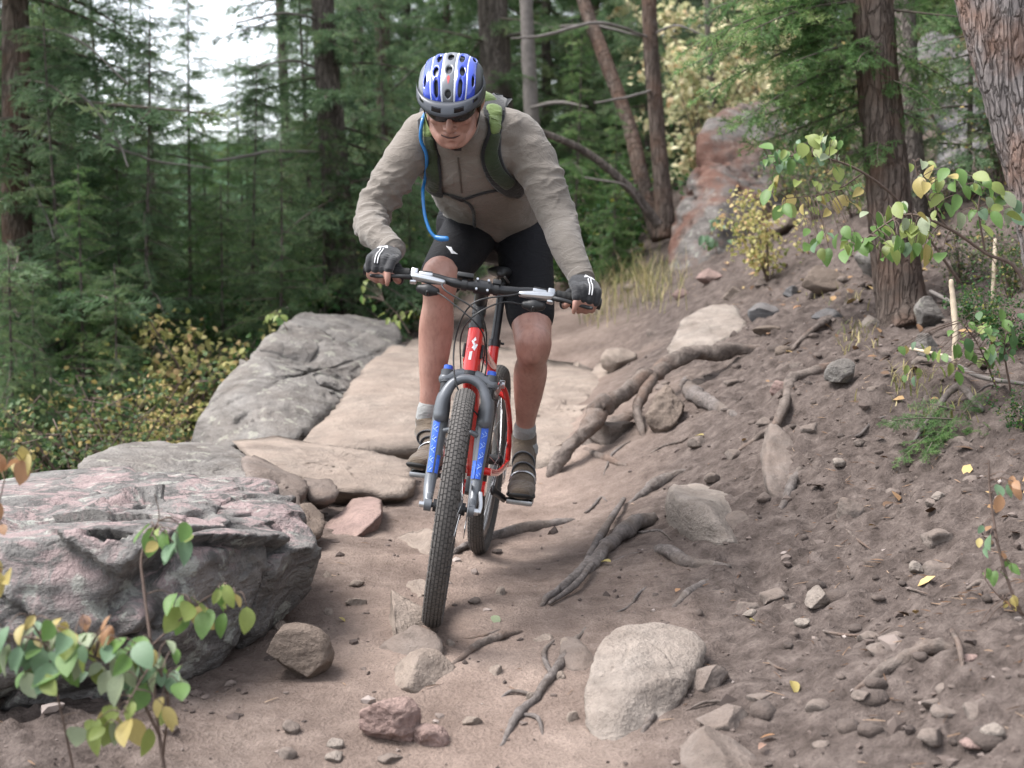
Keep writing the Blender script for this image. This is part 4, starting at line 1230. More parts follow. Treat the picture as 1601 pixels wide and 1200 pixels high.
bp('quick_release', stp([cyl(fr(-.002, -.062, .042), fr(-.002, -.084, .042), .009, 12), cyl(fr(-.002, .062, .042), fr(-.002, .082, .042), .010, 12),
                         tube([fr(-.002, .084, .042), fr(.02, .086, .040), fr(.055, .080, .03)], np.array([[.004, .006]] * 3), 8, 8)]), M_sil, lower)

# stem, bar and controls ----------------------------------------------
ST0 = axp(0.836); ST1 = axp(0.905)
BC = ST1 + SF * 0.085 + SA * 0.012                      # bar clamp centre
stem = bp('stem', stp([cyl(ST0, axp(0.865), .0185, 18), cyl(axp(0.865), axp(0.925), .0205, 18), tube([axp(0.897), BC], np.array([[.017, .020], [.018, .020]]), 14, 4, side=(0, 1, 0)),
                       tube([BC + [0, -.024, 0], BC + [0, .024, 0]], .021, 18, 3, cap='flat')]), M_blk)
for a in (-1, 1):
    for b in (-1, 1):
        bp('stem_bolt', stp([cyl(BC + SF * .018 + [0, a * .016, 0] + SA * b * .015, BC + SF * .026 + [0, a * .016, 0] + SA * b * .015, .0035, 10)]), M_sil, stem)
BARW = 0.338
def barpt(y):
    """centre line of the riser bar"""
    a = abs(y)
    t_ = min(max((a - 0.055) / 0.10, 0), 1); t_ = t_ * t_ * (3 - 2 * t_)
    return BC + np.array([0, y, 0]) + SA * (0.014 * t_) - SF * (0.030 * max(0, a - 0.06) / 0.27)
ys = np.linspace(-BARW, BARW, 41)
bar = bp('handlebar', stp([tube([barpt(y) for y in ys], np.array([0.0158 if abs(y) < .045 else (0.0135 if abs(y) < .09 else .0113) for y in ys]), 16, 81, cap='flat')]), M_blk)
for s in (-1, 1):
    g0, g1 = s * (BARW - .125), s * (BARW + .001)
    gy = np.linspace(g0, g1, 17)
    bp('grip', stp([tube([barpt(y) for y in gy], np.array([.0160 + .0009 * (i % 2) for i in range(17)]), 16, 49, cap='flat')]), M_grip, bar)
    bp('grip_end_plug', stp([cyl(barpt(g1), barpt(g1 + s * .006), .0175, 14)]), M_plast, bar)
    cl = barpt(s * (BARW - .140)); bd = unit(barpt(s * .33) - barpt(s * .15)) * s
    lever = bp('brake_clamp', stp([cyl(cl - bd * .009, cl + bd * .009, .0185, 16), box(cl + SF * .020 - SA * .012, np.stack([SF, bd, SA]), (.012, .010, .022), .004)]), M_sil)
    body0 = cl + SF * .030 - SA * .016; body1 = body0 - s * bd * .085 - SA * .004
    body1 = body0 + unit(BC - cl) * .085 - SA * .002
    bp('master_cylinder', stp([tube([body0, body0 * .5 + body1 * .5, body1], np.array([[.012, .013], [.013, .0135], [.009, .009]]), 12, 10, side=SA), box(body0 * .6 + body1 * .4 + SA * .012, np.stack([SF, bd, SA]), (.010, .020, .005), .003)]), M_sil, lever)
    bp('reservoir_cap', stp([box(body0 * .6 + body1 * .4 + SA * .0185, np.stack([SF, bd, SA]), (.009, .018, .0025), .001)]), M_plast, lever)
    out = unit(barpt(s * BARW) - cl)
    bp('brake_lever', stp([tube([body0 + SA * -.004, body0 + out * .03 + SF * .016 - SA * .010, body0 + out * .07 + SF * .018 - SA * .014, body0 + out * .105 + SF * .012 - SA * .016, body0 + out * .120 + SF * .022 - SA * .020],
                                np.array([[.008, .007], [.006, .005], [.006, .0045], [.006, .0045], [.005, .004]]), 10, 26, side=SA)]), M_plast, lever)
    sh = body0 * .45 + body1 * .55 - SA * .030 - SF * .006
    bp('shifter', stp([tube([sh - unit(BC - cl) * .022, sh, sh + unit(BC - cl) * .022], np.array([[.013, .014], [.019, .018], [.012, .012]]), 14, 10, side=SA), tube([sh - SA * .008, sh - SA * .018 + SF * .012, sh - SA * .016 + SF * .030], np.array([.006, .005, .004]), 8, 8)]), M_plast, lever)
    # hoses and cables
    e0 = st([body1])[0]
    low = st([fr(CU + .0, .0)])[0]
    hose_s = []
    if s < 0:
        mid1 = st([barpt(-.10) + SF * .055 - SA * .050])[0]; mid2 = st([BC + SF * .050 - SA * .105 + [0, .012, 0]])[0]
        hose_s.append(tube([e0, mid1, mid2, hm + SF * .035 + [0, .045, -.03], axp(.70) + [0, .045, -.02], axp(.70) * .6 + BB * .4 + [0, .032, .0]], .0025, 8, 60))
        c0 = st([sh + unit(BC - cl) * .022])[0]
        hose_s.append(tube([c0, st([barpt(-.09) + SF * .06 - SA * .075])[0], st([BC + SF * .055 - SA * .13])[0], hm + SF * .02 + [0, .034, .02], hm + SF * -.01 + [0, .030, -.06]], .0022, 8, 60))
    else:
        mid1 = st([barpt(.09) + SF * .050 - SA * .030])[0]; mid2 = st([BC + SF * .060 - SA * .075 + [0, -.020, 0]])[0]
        hose_s.append(tube([e0, mid1, mid2, hm + SF * .045 + [0, -.050, .01], st([fr(CU - .03, -.030, .05)])[0], st([fr(CU - .10, .045, .01)])[0]], .0025, 8, 70))
        c0 = st([sh + unit(BC - cl) * .022])[0]
        hose_s.append(tube([c0, st([barpt(.06) + SF * .05 - SA * .055])[0], st([BC + SF * .062 - SA * .11 + [0, -.01, 0]])[0], hm + SF * .03 + [0, -.036, .03], hm + SF * -.01 + [0, -.030, -.06]], .0022, 8, 60))
    bp('cable', hose_s, M_plast)
mt = barpt(-.052)
bp('bike_computer', stp([box(mt + SA * .024 + SF * .004, np.stack([SF, [0, 1, 0], SA]), (.017, .024, .007), .003), cyl(mt + [0, -.008, 0], mt + [0, .008, 0], .0175, 14)]), M_plast, bar)
ml = barpt(.040)
bp('lamp_mount', stp([box(ml + SA * .017 + SF * .006, np.stack([SF, [0, 1, 0], SA]), (.014, .012, .007), .002), cyl(ml + [0, -.007, 0], ml + [0, .007, 0], .0185, 14)]), M_plast, bar)

# ------------------------------------------------------------------ rider
M_skin = None
t = NT('skin')
co = t.co()
n1 = t.noise(co, 9, 5, 0.6); n2 = t.noise(co, 160, 3)
c = t.ramp(n1, [(0.30, (0.28, 0.135, 0.105)), (0.50, (0.37, 0.198, 0.155)), (0.72, (0.43, 0.255, 0.208))])
c = t.mix(.5, c, t.ramp(t.noise(t.co(scale=(1, 1, .35)), 70, 5, .7), [(.32, (.62, .58, .55)), (.5, (1, 1, 1)), (.7, (1.1, 1.1, 1.1))]), 'MULTIPLY')
t.base(c); t.set(Roughness=0.48)
t.b.inputs['Subsurface Weight'].default_value = 0.0
t.bump(n2, 0.08, 0.002)
M_skin = t.m
def cloth(name, a, b, sc=350, rough=0.9, bump=0.25, big=5.0, sheen=0.2, fold=9.0):
    t = NT(name)
    co = t.co()
    c = t.mix(0.6, t.ramp(t.noise(co, big, 5, 0.6), [(0.3, a), (0.7, b)]), t.ramp(t.noise(co, sc, 3), [(0.3, (0.82, 0.82, 0.82)), (0.7, (1.14, 1.14, 1.14))]), 'MULTIPLY')
    t.base(c); t.set(Roughness=rough)
    t.b.inputs['Sheen Weight'].default_value = sheen
    t.b.inputs['Specular IOR Level'].default_value = 0.25
    t.bump(t.math('ADD', t.noise(co, sc, 3), t.math('MULTIPLY', t.ramp(t.noise(t.co(scale=(1, 1, 2.6)), fold, 4, .55, .8), [(.42, 0.0), (.5, 1.0), (.58, 0.0)]), 2.0 if fold > 0 else 0)), bump, 0.004)
    return t.m
M_jers = cloth('jersey_taupe', (0.150, 0.131, 0.113), (0.205, 0.180, 0.157))
M_shorts = cloth('shorts_black', (0.0055, 0.0055, 0.007), (0.010, 0.010, 0.013), rough=0.8, sheen=0.0)
M_glove = cloth('glove_black', (0.014, 0.014, 0.016), (0.024, 0.024, 0.027), rough=0.7)
M_sock = cloth('sock_grey', (0.20, 0.20, 0.20), (0.30, 0.30, 0.29), 200)
M_shoe = cloth('shoe_brown', (0.075, 0.055, 0.040), (0.13, 0.10, 0.072), 120, 0.85, 0.3, 18)
M_sole = simple('shoe_sole', (0.02, 0.02, 0.02), 0.8)
M_strap = cloth('strap_grey', (0.03, 0.03, 0.035), (0.06, 0.06, 0.065), 300)

def J(px, py, d): return P(px, py, d)

# grips in the world
def gw(y): return bw(st([barpt(y)])[0])
HAND = {}
for s in (-1, 1):
    c = gw(s * (BARW - .046))
    a = unit(gw(s * BARW) - gw(s * .20))              # outwards along the grip
    upl = BM @ (_SM @ SA); fwl = BM @ (_SM @ SF)
    u = unit(upl - a * upl.dot(a)); f = unit(np.cross(a, u)); f = f if f.dot(fwl) > 0 else -f
    HAND[s] = (c, a, u, f)

WR = {}; body_soup = []; glove = {}; fings = {}
for s in (-1, 1):
    c, a, u, f = HAND[s]
    g = lambda da, df, du: c + a * da + f * df + u * du
    wrist = g(-0.004, -0.052, 0.082)
    WR[s] = wrist
    gl, fi = [], []
    # palm: flattened tube from wrist over the grip to the knuckles
    gl.append(tube([wrist, g(0.000, -0.034, 0.066), g(0.0, -0.006, 0.050), g(0.0, 0.022, 0.030)], np.array([[.034, .025], [.043, .026], [.047, .023], [.045, .018]]), 20, 16, side=a))
    gl.append(tube([g(-.002, -.042, .050), g(-.004, -.034, .016), g(-.004, -.028, -.008)], np.array([[.030, .018], [.036, .015], [.030, .012]]), 16, 10, side=a))   # heel of the hand behind the grip
    L = {0: (-.033, 1.0), 1: (-.011, 1.08), 2: (.011, 1.03), 3: (.032, .86)}
    for k, (da, ln) in L.items():
        r0 = [.0102, .0106, .0102, .0092][k]
        if k == 0:      # index finger reaches to the brake lever
            pts = [g(da, .014, .036), g(da + .002, .046, .016), g(da + .004, .058, -.014), g(da + .004, .052, -.042), g(da + .004, .043, -.054)]
        else:
            pts = [g(da, .014, .036), g(da, .018 + .028 * ln, .018), g(da, .044 * ln, -.012), g(da, .026 * ln, -.032 * ln), g(da, .006, -.035 * ln)]
        rr = np.array([r0 * 1.08, r0 * 1.06, r0, r0 * .93, r0 * .84])
        fi.append(tube(pts, rr, 12, 26))
        cut = 3 if k else 3
        gl.append(tube(pts[:cut], rr[:cut] + .0036, 12, 14))
    # thumb wraps below from the inner side of the palm
    tp = [g(-.030, -.040, .030), g(-.046, -.034, .006), g(-.050, -.014, -.018), g(-.046, .012, -.026), g(-.040, .028, -.020)]
    fi.append(tube(tp, np.array([.015, .0135, .0115, .0105, .009]), 12, 26))
    gl.append(tube(tp[:3], np.array([.0175, .0160, .0140]), 12, 14))
    gl.append(tube([wrist, wrist - f * .018 + u * .010], np.array([[.031, .024]] * 2), 18, 4, side=a))
    glove[s] = gl; fings[s] = fi

# skeleton (pixels and depths of the joints)
sR = dict(sh=J(660, 214, 4.47), el=J(582, 336, 4.42)); sL = dict(sh=J(812, 214, 4.47), el=J(874, 345, 4.40))
legR = dict(hip=J(738, 360, 4.93), kn=J(688, 436, 4.53), an=J(669, 664, 4.64))
legL = dict(hip=J(818, 366, 4.95), kn=J(834, 540, 4.66), an=J(819, 686, 4.94))
side = unit(J(815, 220, 4.47) - J(655, 218, 4.47))
head_c = J(707, 164, 4.26)

# torso rings: centre, half width, half depth
TOR = [(J(718, 206, 4.36), .060, .058), (J(724, 214, 4.42), .115, .078), (J(732, 232, 4.48), .168, .104), (J(740, 256, 4.58), .176, .120), (J(752, 284, 4.70), .166, .120), (J(766, 312, 4.83), .160, .116), (J(776, 335, 4.95), .165, .118)]

# skin body: one continuous surface
def leg_soup(L, foot_dir, grow=0.0):
    hip, kn, an = L['hip'], L['kn'], L['an']
    dn = unit(an - kn); back = unit(np.array([0, 1.0, 0.1]) - dn * np.array([0, 1.0, 0.1]).dot(dn))
    ln = np.linalg.norm(an - kn)
    th = kn - hip
    s1 = tube([hip, hip + th * .33, hip + th * .66, hip + th * .88, kn], np.array([.092, .086, .074, .064, .060]) + grow, 22, 28)
    s2 = tube([kn - dn * .015, kn + dn * .03, kn + dn * ln * .16 + back * .006, kn + dn * ln * .33 + back * .024, kn + dn * ln * .55 + back * .018, kn + dn * ln * .78 + back * .004, an],
              np.array([.060, .056, .049, .0565, .049, .035, .032]) + grow, 22, 40)
    kc = tube([kn - back * .030 - dn * .020, kn - back * .034 + dn * .012, kn - back * .024 + dn * .045], np.array([.030, .036, .024]) + grow, 16, 10)
    return [s1, s2, kc]

hf = unit(np.array([-0.05, -math.cos(R(33)), -math.sin(R(33))]))     # where the face points
hs = unit(np.array([1.0, 0, 0.03]) - hf * np.array([1.0, 0, 0.03]).dot(hf))
hu = np.cross(hs, hf); hu = hu if hu[2] > 0 else -hu
def H(x, f, z): return head_c + hs * x + hf * f + hu * z
def ball(c, rx, ry, rz, sub=3):
    D, T = ico(sub)
    return c + np.outer(D[:, 0] * rx, hs) + np.outer(D[:, 1] * ry, hf) + np.outer(D[:, 2] * rz, hu), T
def head_parts():
    s = []
    s.append(ball(H(0, -.012, .034), .074, .094, .074))           # cranium
    s.append(ball(H(0, .040, -.010), .064, .052, .074))           # mid face
    s.append(ball(H(0, .052, -.070), .043, .040, .036))           # chin and jaw
    for q in (-1, 1):
        s.append(tube([H(q * .060, -.012, -.030), H(q * .054, .014, -.064), H(q * .028, .052, -.090), H(0, .070, -.092)], np.array([.020, .019, .018, .017]), 12, 16))   # jaw line
        s.append(ball(H(q * .040, .062, -.016), .022, .020, .018))      # cheek bones
        s.append(tube([H(q * .078, -.012, .024), H(q * .086, -.018, .014), H(q * .084, -.014, -.006), H(q * .077, -.006, -.022)], np.array([.009, .012, .010, .007]), 10, 14))   # ears
        s.append(tube([H(q * .012, .082, .030), H(q * .034, .080, .034), H(q * .054, .062, .026)], np.array([.010, .011, .009]), 10, 12))   # brow
        s.append(ball(H(q * .012, .094, -.030), .010, .012, .008))      # nostrils wings
    s.append(tube([H(0, .084, .026), H(0, .096, .004), H(0, .108, -.020), H(0, .106, -.030)], np.array([.0085, .0095, .0115, .0115]), 12, 18))   # nose
    s.append(tube([H(-.026, .076, -.054), H(-.012, .087, -.051), H(0, .089, -.053), H(.012, .087, -.051), H(.026, .076, -.054)], np.array([.0045, .0068, .0062, .0068, .0045]), 10, 20))   # upper lip
    s.append(tube([H(-.024, .074, -.064), H(0, .088, -.067), H(.024, .074, -.064)], np.array([.005, .0082, .005]), 10, 18))   # lower lip
    s.append(ball(H(0, .078, -.090), .020, .016, .014))           # chin
    return s
skull = remesh(head_parts() + [tube([H(0, -.030, -.030), H(0, -.045, -.085), J(716, 212, 4.40)], np.array([.056, .056, .062]), 20, 14)], 0.0034, 4)
SLK = .95
SLP = {-1: [(660, 212, 4.47, .074), (640, 240, 4.46, .072), (611, 283, 4.44, .066), (583, 334, 4.42, .056), (583, 362, 4.32, .050)],
       1: [(808, 212, 4.47, .082), (826, 240, 4.46, .080), (850, 284, 4.44, .072), (873, 345, 4.40, .062), (887, 386, 4.30, .054)]}
SLP = {k_: [(q[0], q[1], q[2], q[3] * SLK) for q in v_] for k_, v_ in SLP.items()}
core = []
core.append(tube([c_ for c_, _, _ in TOR], np.array([[w - .012, h - .012] for _, w, h in TOR]), 28, 40, side=side))
core.append(tube([H(0, -.030, -.030), H(0, -.045, -.085), J(718, 214, 4.42)], np.array([.054, .055, .062]), 18, 14))
core.append(ball(H(0, -.01, .01), .06, .07, .08))
for s, A in ((-1, sR), (1, sL)):
    sp_ = SLP[s]
    core.append(tube([J(*q[:3]) for q in sp_] + [WR[s], HAND[s][0] + HAND[s][2] * .045 - HAND[s][3] * .02], np.array([q[3] - .016 for q in sp_] + [.028, .024]), 18, 50))
    core += fings[s]
for L in (legR, legL): core += leg_soup(L, None)
def hip_soup(gr):
    return [tube([J(730, 352, 4.97), J(778, 356, 5.02), J(826, 360, 4.98)], np.array([.102, .118, .104]) + gr, 22, 16), tube([J(772, 328, 4.93), J(778, 352, 5.0)], np.array([[.165, .115], [.165, .115]]) + gr, 24, 6, side=side)]
core += hip_soup(-.004)
bodyV, bodyF = remesh(core, 0.0072, 3)
# keep one skin mesh: body plus the finer head surface that encloses its rough core
mb = MB().add(bodyV, bodyF if isinstance(bodyF, np.ndarray) else bodyF)
mb.add(*skull)
RO = np.array([*(bw([0, 0, 0])[:2]), min(bw(PED[-1])[2], bw(PED[1])[2])])
rider = thing('person', RO, 'mountain biker in taupe jersey and black shorts crouched over the red bike', 'person')
V, Fc = mb.get()
body = part('body', V, Fc, M_skin, rider)

# mouth and brows are small dark pieces in the face
M_lip = simple('lip', (0.30, 0.10, 0.085), 0.5); M_mouth = simple('mouth_dark', (0.05, 0.018, 0.016), 0.6); M_brow = simple('brow_hair', (0.10, 0.06, 0.035), 0.9)
part('mouth', *tube([H(-.027, .0795, -.0575), H(-.012, .0905, -.0585), H(0, .0925, -.0595), H(.012, .0900, -.0590), H(.025, .0790, -.0580)], np.array([[.0026, .003], [.003, .0036], [.003, .004], [.003, .0036], [.0026, .003]]), 8, 16, side=hu), M_mouth, rider)
mbh = MB()
for q in (-1, 1):
    mbh.add(*tube([H(q * .074, .010, .020), H(q * .079, -.006, .000), H(q * .076, -.020, -.030)], np.array([[.006, .016]] * 3), 10, 12, side=hs))
mbh.add(*ball(H(0, -.055, -.010), .072, .055, .070))
part('hair', *mbh.get(), M_brow, rider)

# jersey -----------------------------------------------------------------
js = [tube([c_ for c_, _, _ in TOR[1:]], np.array([[w + .006, h + .006] for _, w, h in TOR[1:]]), 30, 44, side=side)]
js.append(tube([J(718, 200, 4.37), J(722, 213, 4.42)], np.array([.066, .085]), 20, 6))
SLV = {}
for s in (-1, 1):
    pts = SLP[s]
    C_, f_, u_ = HAND[s][0], HAND[s][3], HAND[s][2]
    pp = [J(x, y, d) for x, y, d, _ in pts] + [WR[s] - f_ * .008 + u_ * .012]
    rr = [r for *_, r in pts] + [.0375]
    js.append(tube(pp, np.array(rr), 24, 60))
    SLV[s] = (np.array(pp), rr)
js.append(tube([J(670, 210, 4.46), J(728, 200, 4.44), J(800, 210, 4.46)], np.array([.078, .080, .080]), 22, 20))        # yoke over the shoulders
js.append(tube([J(726, 300, 4.72), J(756, 332, 4.80), J(800, 326, 4.84)], np.array([.055, .072, .060]), 20, 14))        # loose belly of the jersey
jV, jF = remesh(js, 0.006, 5)
# folds: rings round the sleeves, soft creases over the trunk
N = normals(jV, jF)
disp = 0.0030 * fbm(jV * 14, 4, 3)
_q = np.stack([jV[:, 0] * 9 + jV[:, 2] * 7, jV[:, 1] * 6, jV[:, 2] * 26 - jV[:, 0] * 10], 1)
disp += 0.0075 * (np.clip(1 - np.abs(fbm(_q, 61, 2)) * 3.2, 0, 1) ** 2) * np.clip(.35 + 1.5 * fbm(jV * 5 + 1, 67, 2), 0, 1)
for s in (-1, 1):
    pp, rr = SLV[s]
    sp = spline(np.hstack([pp, np.array(rr)[:, None]]), 80)
    d2 = ((jV[:, None, :] - sp[None, :, :3]) ** 2).sum(2)
    k = d2.argmin(1); dist = np.sqrt(d2.min(1))
    on = np.clip(1 - (dist - sp[k, 3] * 1.05) / .02, 0, 1) * np.clip((k - 14) / 14, 0, 1) * np.clip((80 - k) / 4, 0, 1)
    ph = k / 79 * 52 + 5.0 * fbm(jV * 9 + s * 3, 17, 2) + 2.2 * np.sin(jV[:, 0] * 26)
    wr = 1 - 2 * np.abs(np.sin(ph * .5)) ** .8
    am = 0.0050 * np.clip(0.40 + 1.6 * fbm(jV * 6 + 2, 19, 2), 0, 1.3)
    disp += on * am * wr
tor_on = np.clip((jV[:, 1] - 4.35) / .2, 0, 1)
disp += tor_on * 0.006 * np.sin(jV[:, 0] * 30 + jV[:, 2] * 60 + 5 * fbm(jV * 6, 23, 2)) * np.clip(0.3 + fbm(jV * 5 + 7, 29, 2) * 1.6, 0, 1)
jV = jV + N * disp[:, None]
jersey = part('jersey', jV, jF, M_jers, rider)
JB = BVHTree.FromPolygons([Vector(v) for v in jV], [tuple(map(int, f)) for f in jF])
def on_jersey(px, py, off=.004, dflt=4.45):
    d = Vector(FWD + (px - 800.5) / F * RGT + (600.0 - py) / F * UPV).normalized()
    hit = JB.ray_cast(Vector(CAM), d)
    if hit[0] is None: return P(px, py, dflt), np.array([0, -1.0, 0.2])
    n = np.array(hit[1]); n = n if n.dot(np.array(d)) < 0 else -n
    return np.array(hit[0]) + n * off, n

# collar rim and zip
zp = [on_jersey(x, y, .002)[0] for x, y in ((716, 246), (718, 262), (720, 280), (722, 300))]
part('zip', *tube(zp, np.array([[.003, .0022]] * 4), 8, 16, side=side), simple('zip_dark', (0.085, 0.072, 0.060), 0.6), jersey)
cr = []
for k in range(20):
    a_ = 2 * math.pi * k / 19
    cr.append(H(0, -.035, -.078) + hs * math.sin(a_) * .070 + unit(np.cross(unit(J(722, 213, 4.42) - H(0, -.035, -.05)), hs)) * math.cos(a_) * .066)
part('collar', *tube(cr, np.array([[.012, .0055]] * 20), 10, 60, side=unit(J(722, 213, 4.42) - H(0, -.035, -.05))), M_jers, jersey)
for s in (-1, 1):
    w = WR[s] - HAND[s][3] * .008 + HAND[s][2] * .012; dr = unit(SLV[s][0][-1] - SLV[s][0][-2])
    part('cuff', *tube([w - dr * .010, w + dr * .016], np.array([.0395, .0385]), 24, 6, cap='flat'), M_jers, jersey)

# shorts
so = []
for L, cutk in ((legR, .93), (legL, .74)):
    th = L['kn'] - L['hip']
    fr_ = np.array([0, .33, .66, .88, 1.0]); rr = np.array([.097, .093, .083, .074, .070])
    tt = np.linspace(0, cutk, 6)
    so.append(tube([L['hip'] + th * q for q in tt], np.interp(tt, fr_, rr), 26, 26, cap='round' if L is legL else 'round'))
so += hip_soup(.008)
sV, sF = remesh(so, 0.009, 3)
shorts = part('shorts', sV, sF, M_shorts, rider)
SB = BVHTree.FromPolygons([Vector(v) for v in sV], [tuple(map(int, f)) for f in sF])
def on_shorts(px, py, off=.002):
    d = Vector(FWD + (px - 800.5) / F * RGT + (600.0 - py) / F * UPV).normalized()
    hit = SB.ray_cast(Vector(CAM), d)
    if hit[0] is None: return P(px, py, 4.6)
    return np.array(hit[0]) - np.array(d) * off
lg = [on_shorts(x, y) for x, y in ((697, 384), (706, 386), (708, 391), (716, 397), (706, 396), (703, 391))]
part('print', np.array(lg + [q + FWD * .0015 for q in lg]), [tuple(range(6)), tuple(range(11, 5, -1))] + [(i, (i + 1) % 6, (i + 1) % 6 + 6, i + 6) for i in range(6)], M_wht, shorts, smooth=False)

# gloves with white emblem and double stripe
for s in (-1, 1):
    V, Fc = remesh(glove[s], 0.0028, 3)
    gl = part('glove', V, Fc, M_glove, rider)
    GB = BVHTree.FromPolygons([Vector(v) for v in V], [tuple(map(int, f)) for f in Fc])
    c, a, u, f = HAND[s]
    def ong(da, df, du):
        o_ = c + a * da + f * df + u * du
        dr = unit((c + a * da) - o_)
        hit = GB.ray_cast(Vector(o_ - dr * .05), Vector(dr))
        return (np.array(hit[0]) - dr * .0012) if hit[0] is not None else o_
    mbs = MB()
    for off in (-.004, .004):
        mbs.add(*tube([ong(.010 + off, .012, .07), ong(.010 + off, .034, .058), ong(.010 + off, .055, .040), ong(.010 + off, .07, .018), ong(.010 + off, .08, .0)], np.array([[.0016, .001]] * 5), 6, 16, side=a))
    xm = [(-.004, .005, .07), (.024, -.012, .075), (.018, .004, .072), (.002, -.014, .075), (-.002, -.004, .075), (.026, .000, .074)]
    for p0, p1 in ((0, 1), (2, 3), (4, 5)):
        A_ = np.array(xm[p0]); B_ = np.array(xm[p1])
        mbs.add(*tube([ong(*(A_ * (1 - q) + B_ * q)) for q in (0, .33, .66, 1)], np.array([[.0022, .0012]] * 4), 6, 10, side=a))
    part('emblem', *mbs.get(), M_wht, gl)

# socks and shoes standing on the pedals
for s, L in ((-1, legR), (1, legL)):
    an = L['an']; kn = L['kn']
    pc = bw(PED[s]) + bz_ * .012
    fwd = unit(bx_ + by_ * (-.22 if s < 0 else .05)); upn = unit(bz_)
    if s > 0: fwd = unit(fwd - upn * .05)
    sd_ = np.cross(upn, fwd)
    ball_ = pc + upn * .030
    heel = ball_ - fwd * .165 + upn * .020
    toe = ball_ + fwd * .075
    ank = an
    dn = unit(ank - kn)
    part('sock', *tube([ank - dn * .055, ank, ank * .4 + (heel + upn * .06) * .6], np.array([.0385, .040, .046]), 20, 14), M_sock, rider)
    shp = [tube([heel + upn * .014, heel + fwd * .05 + upn * .012, ball_ - fwd * .03 + upn * .004, ball_ + fwd * .025, toe], np.array([[.034, .034], [.037, .036], [.046, .034], [.047, .030], [.034, .022]]), 22, 26, side=sd_),
           tube([heel + upn * .020 + fwd * .01, (heel + fwd * .022) * .5 + ank * .5 + upn * .01, ank + upn * .012 - fwd * .0], np.array([.038, .043, .044]), 20, 14),
           tube([ank + fwd * .02 - upn * .02, ball_ - fwd * .06 + upn * .040, ball_ - fwd * .01 + upn * .022], np.array([[.036, .030], [.038, .026], [.040, .018]]), 20, 14, side=sd_)]
    V, Fc = remesh(shp, 0.004, 4)
    shoe = part('shoe', V, Fc, M_shoe, rider)
    part('sole', *tube([heel - upn * .020 - fwd * .030, heel + fwd * .06 - upn * .022, ball_ - fwd * .03 - upn * .022, ball_ + fwd * .03 - upn * .020, toe + fwd * .012 - upn * .006], np.array([[.033, .010], [.036, .011], [.047, .011], [.048, .010], [.034, .009]]), 20, 26, side=sd_), M_sole, shoe)
    SHB = BVHTree.FromPolygons([Vector(v) for v in V], [tuple(map(int, q)) for q in Fc])
    for (bk, wd) in ((.062, .012), (.030, .010), (.098, .012)):
        ps = []
        for k in range(15):
            a_ = math.pi * (k / 14) * 1.0
            o_ = ball_ - fwd * bk + upn * (.012 + .02 * (bk / .1)) 
            dr = sd_ * math.cos(a_) + upn * math.sin(a_)
            hit = SHB.ray_cast(Vector(o_ + dr * .16), Vector(-dr))
            ps.append(np.array(hit[0]) + dr * .0018 if hit[0] is not None else o_ + dr * .04)
        part('shoe_strap', *tube(ps, np.array([[wd, .0028]] * 15), 10, 40, side=fwd), M_strap if bk != .030 else M_sil, shoe)

# sunglasses under the visor
M_lens = simple('dark_lens', (0.015, 0.012, 0.014), 0.12, 0.0, 0.1, 20)
glp = [H(x, f, .010) for x, f in ((-.074, .020), (-.066, .058), (-.044, .084), (-.018, .098), (0, .102), (.018, .098), (.044, .084), (.066, .058), (.074, .020))]
part('sunglasses', *tube(glp, np.array([[.004, .004], [.012, .003], [.019, .003], [.017, .003], [.009, .003], [.017, .003], [.019, .003], [.012, .003], [.004, .004]]), 12, 48, side=hu), M_lens, rider)

# ------------------------------------------------------------------ helmet
M_hblue = simple('helmet_blue', (0.022, 0.055, 0.42), 0.22, 0, 0.15, 18, coat=0.7)
M_hwht = simple('helmet_white', (0.60, 0.63, 0.72), 0.3, 0, 0.1, 20, coat=0.5)
M_hgrey = simple('helmet_grey', (0.14, 0.15, 0.17), 0.35, 0.1, 0.1, 20, coat=0.3)
M_hdark = simple('helmet_dark', (0.030, 0.033, 0.040), 0.4, 0, 0.1, 20)
M_visor = simple('visor_grey', (0.055, 0.060, 0.072), 0.35, 0.1, 0.1, 20)
M_hred = simple('helmet_red_mark', (0.45, 0.06, 0.07), 0.4)
hel_o = H(0, -.02, .03)
helmet = thing('bike_helmet', hel_o, 'blue and silver vented cycling helmet with grey visor', 'helmet')
HC = H(0, -.012, .044)
hpt = R(-6)     # helmet sits tipped a little forward on the head
hF = hf * math.cos(hpt) + hu * math.sin(hpt); hU = np.cross(hs, hF); hU = hU if hU.dot(hu) > 0 else -hU
def hel_pt(az, el, k=1.0):
    """az 0 = front, + to the image right; el up from the rim plane"""
    rx, ry, rz = .101 * k, .130 * k, .088 * k
    if abs(az) < math.pi / 2: ry *= .92
    x = math.sin(az) * math.cos(el); y = math.cos(az) * math.cos(el); z = math.sin(el)
    pw = 2.4
    nrm = (abs(x) ** pw + abs(y) ** pw + abs(z) ** pw) ** (1 / pw)
    return HC + hs * (x / nrm * rx) + hF * (y / nrm * ry) + hU * (z / nrm * rz)
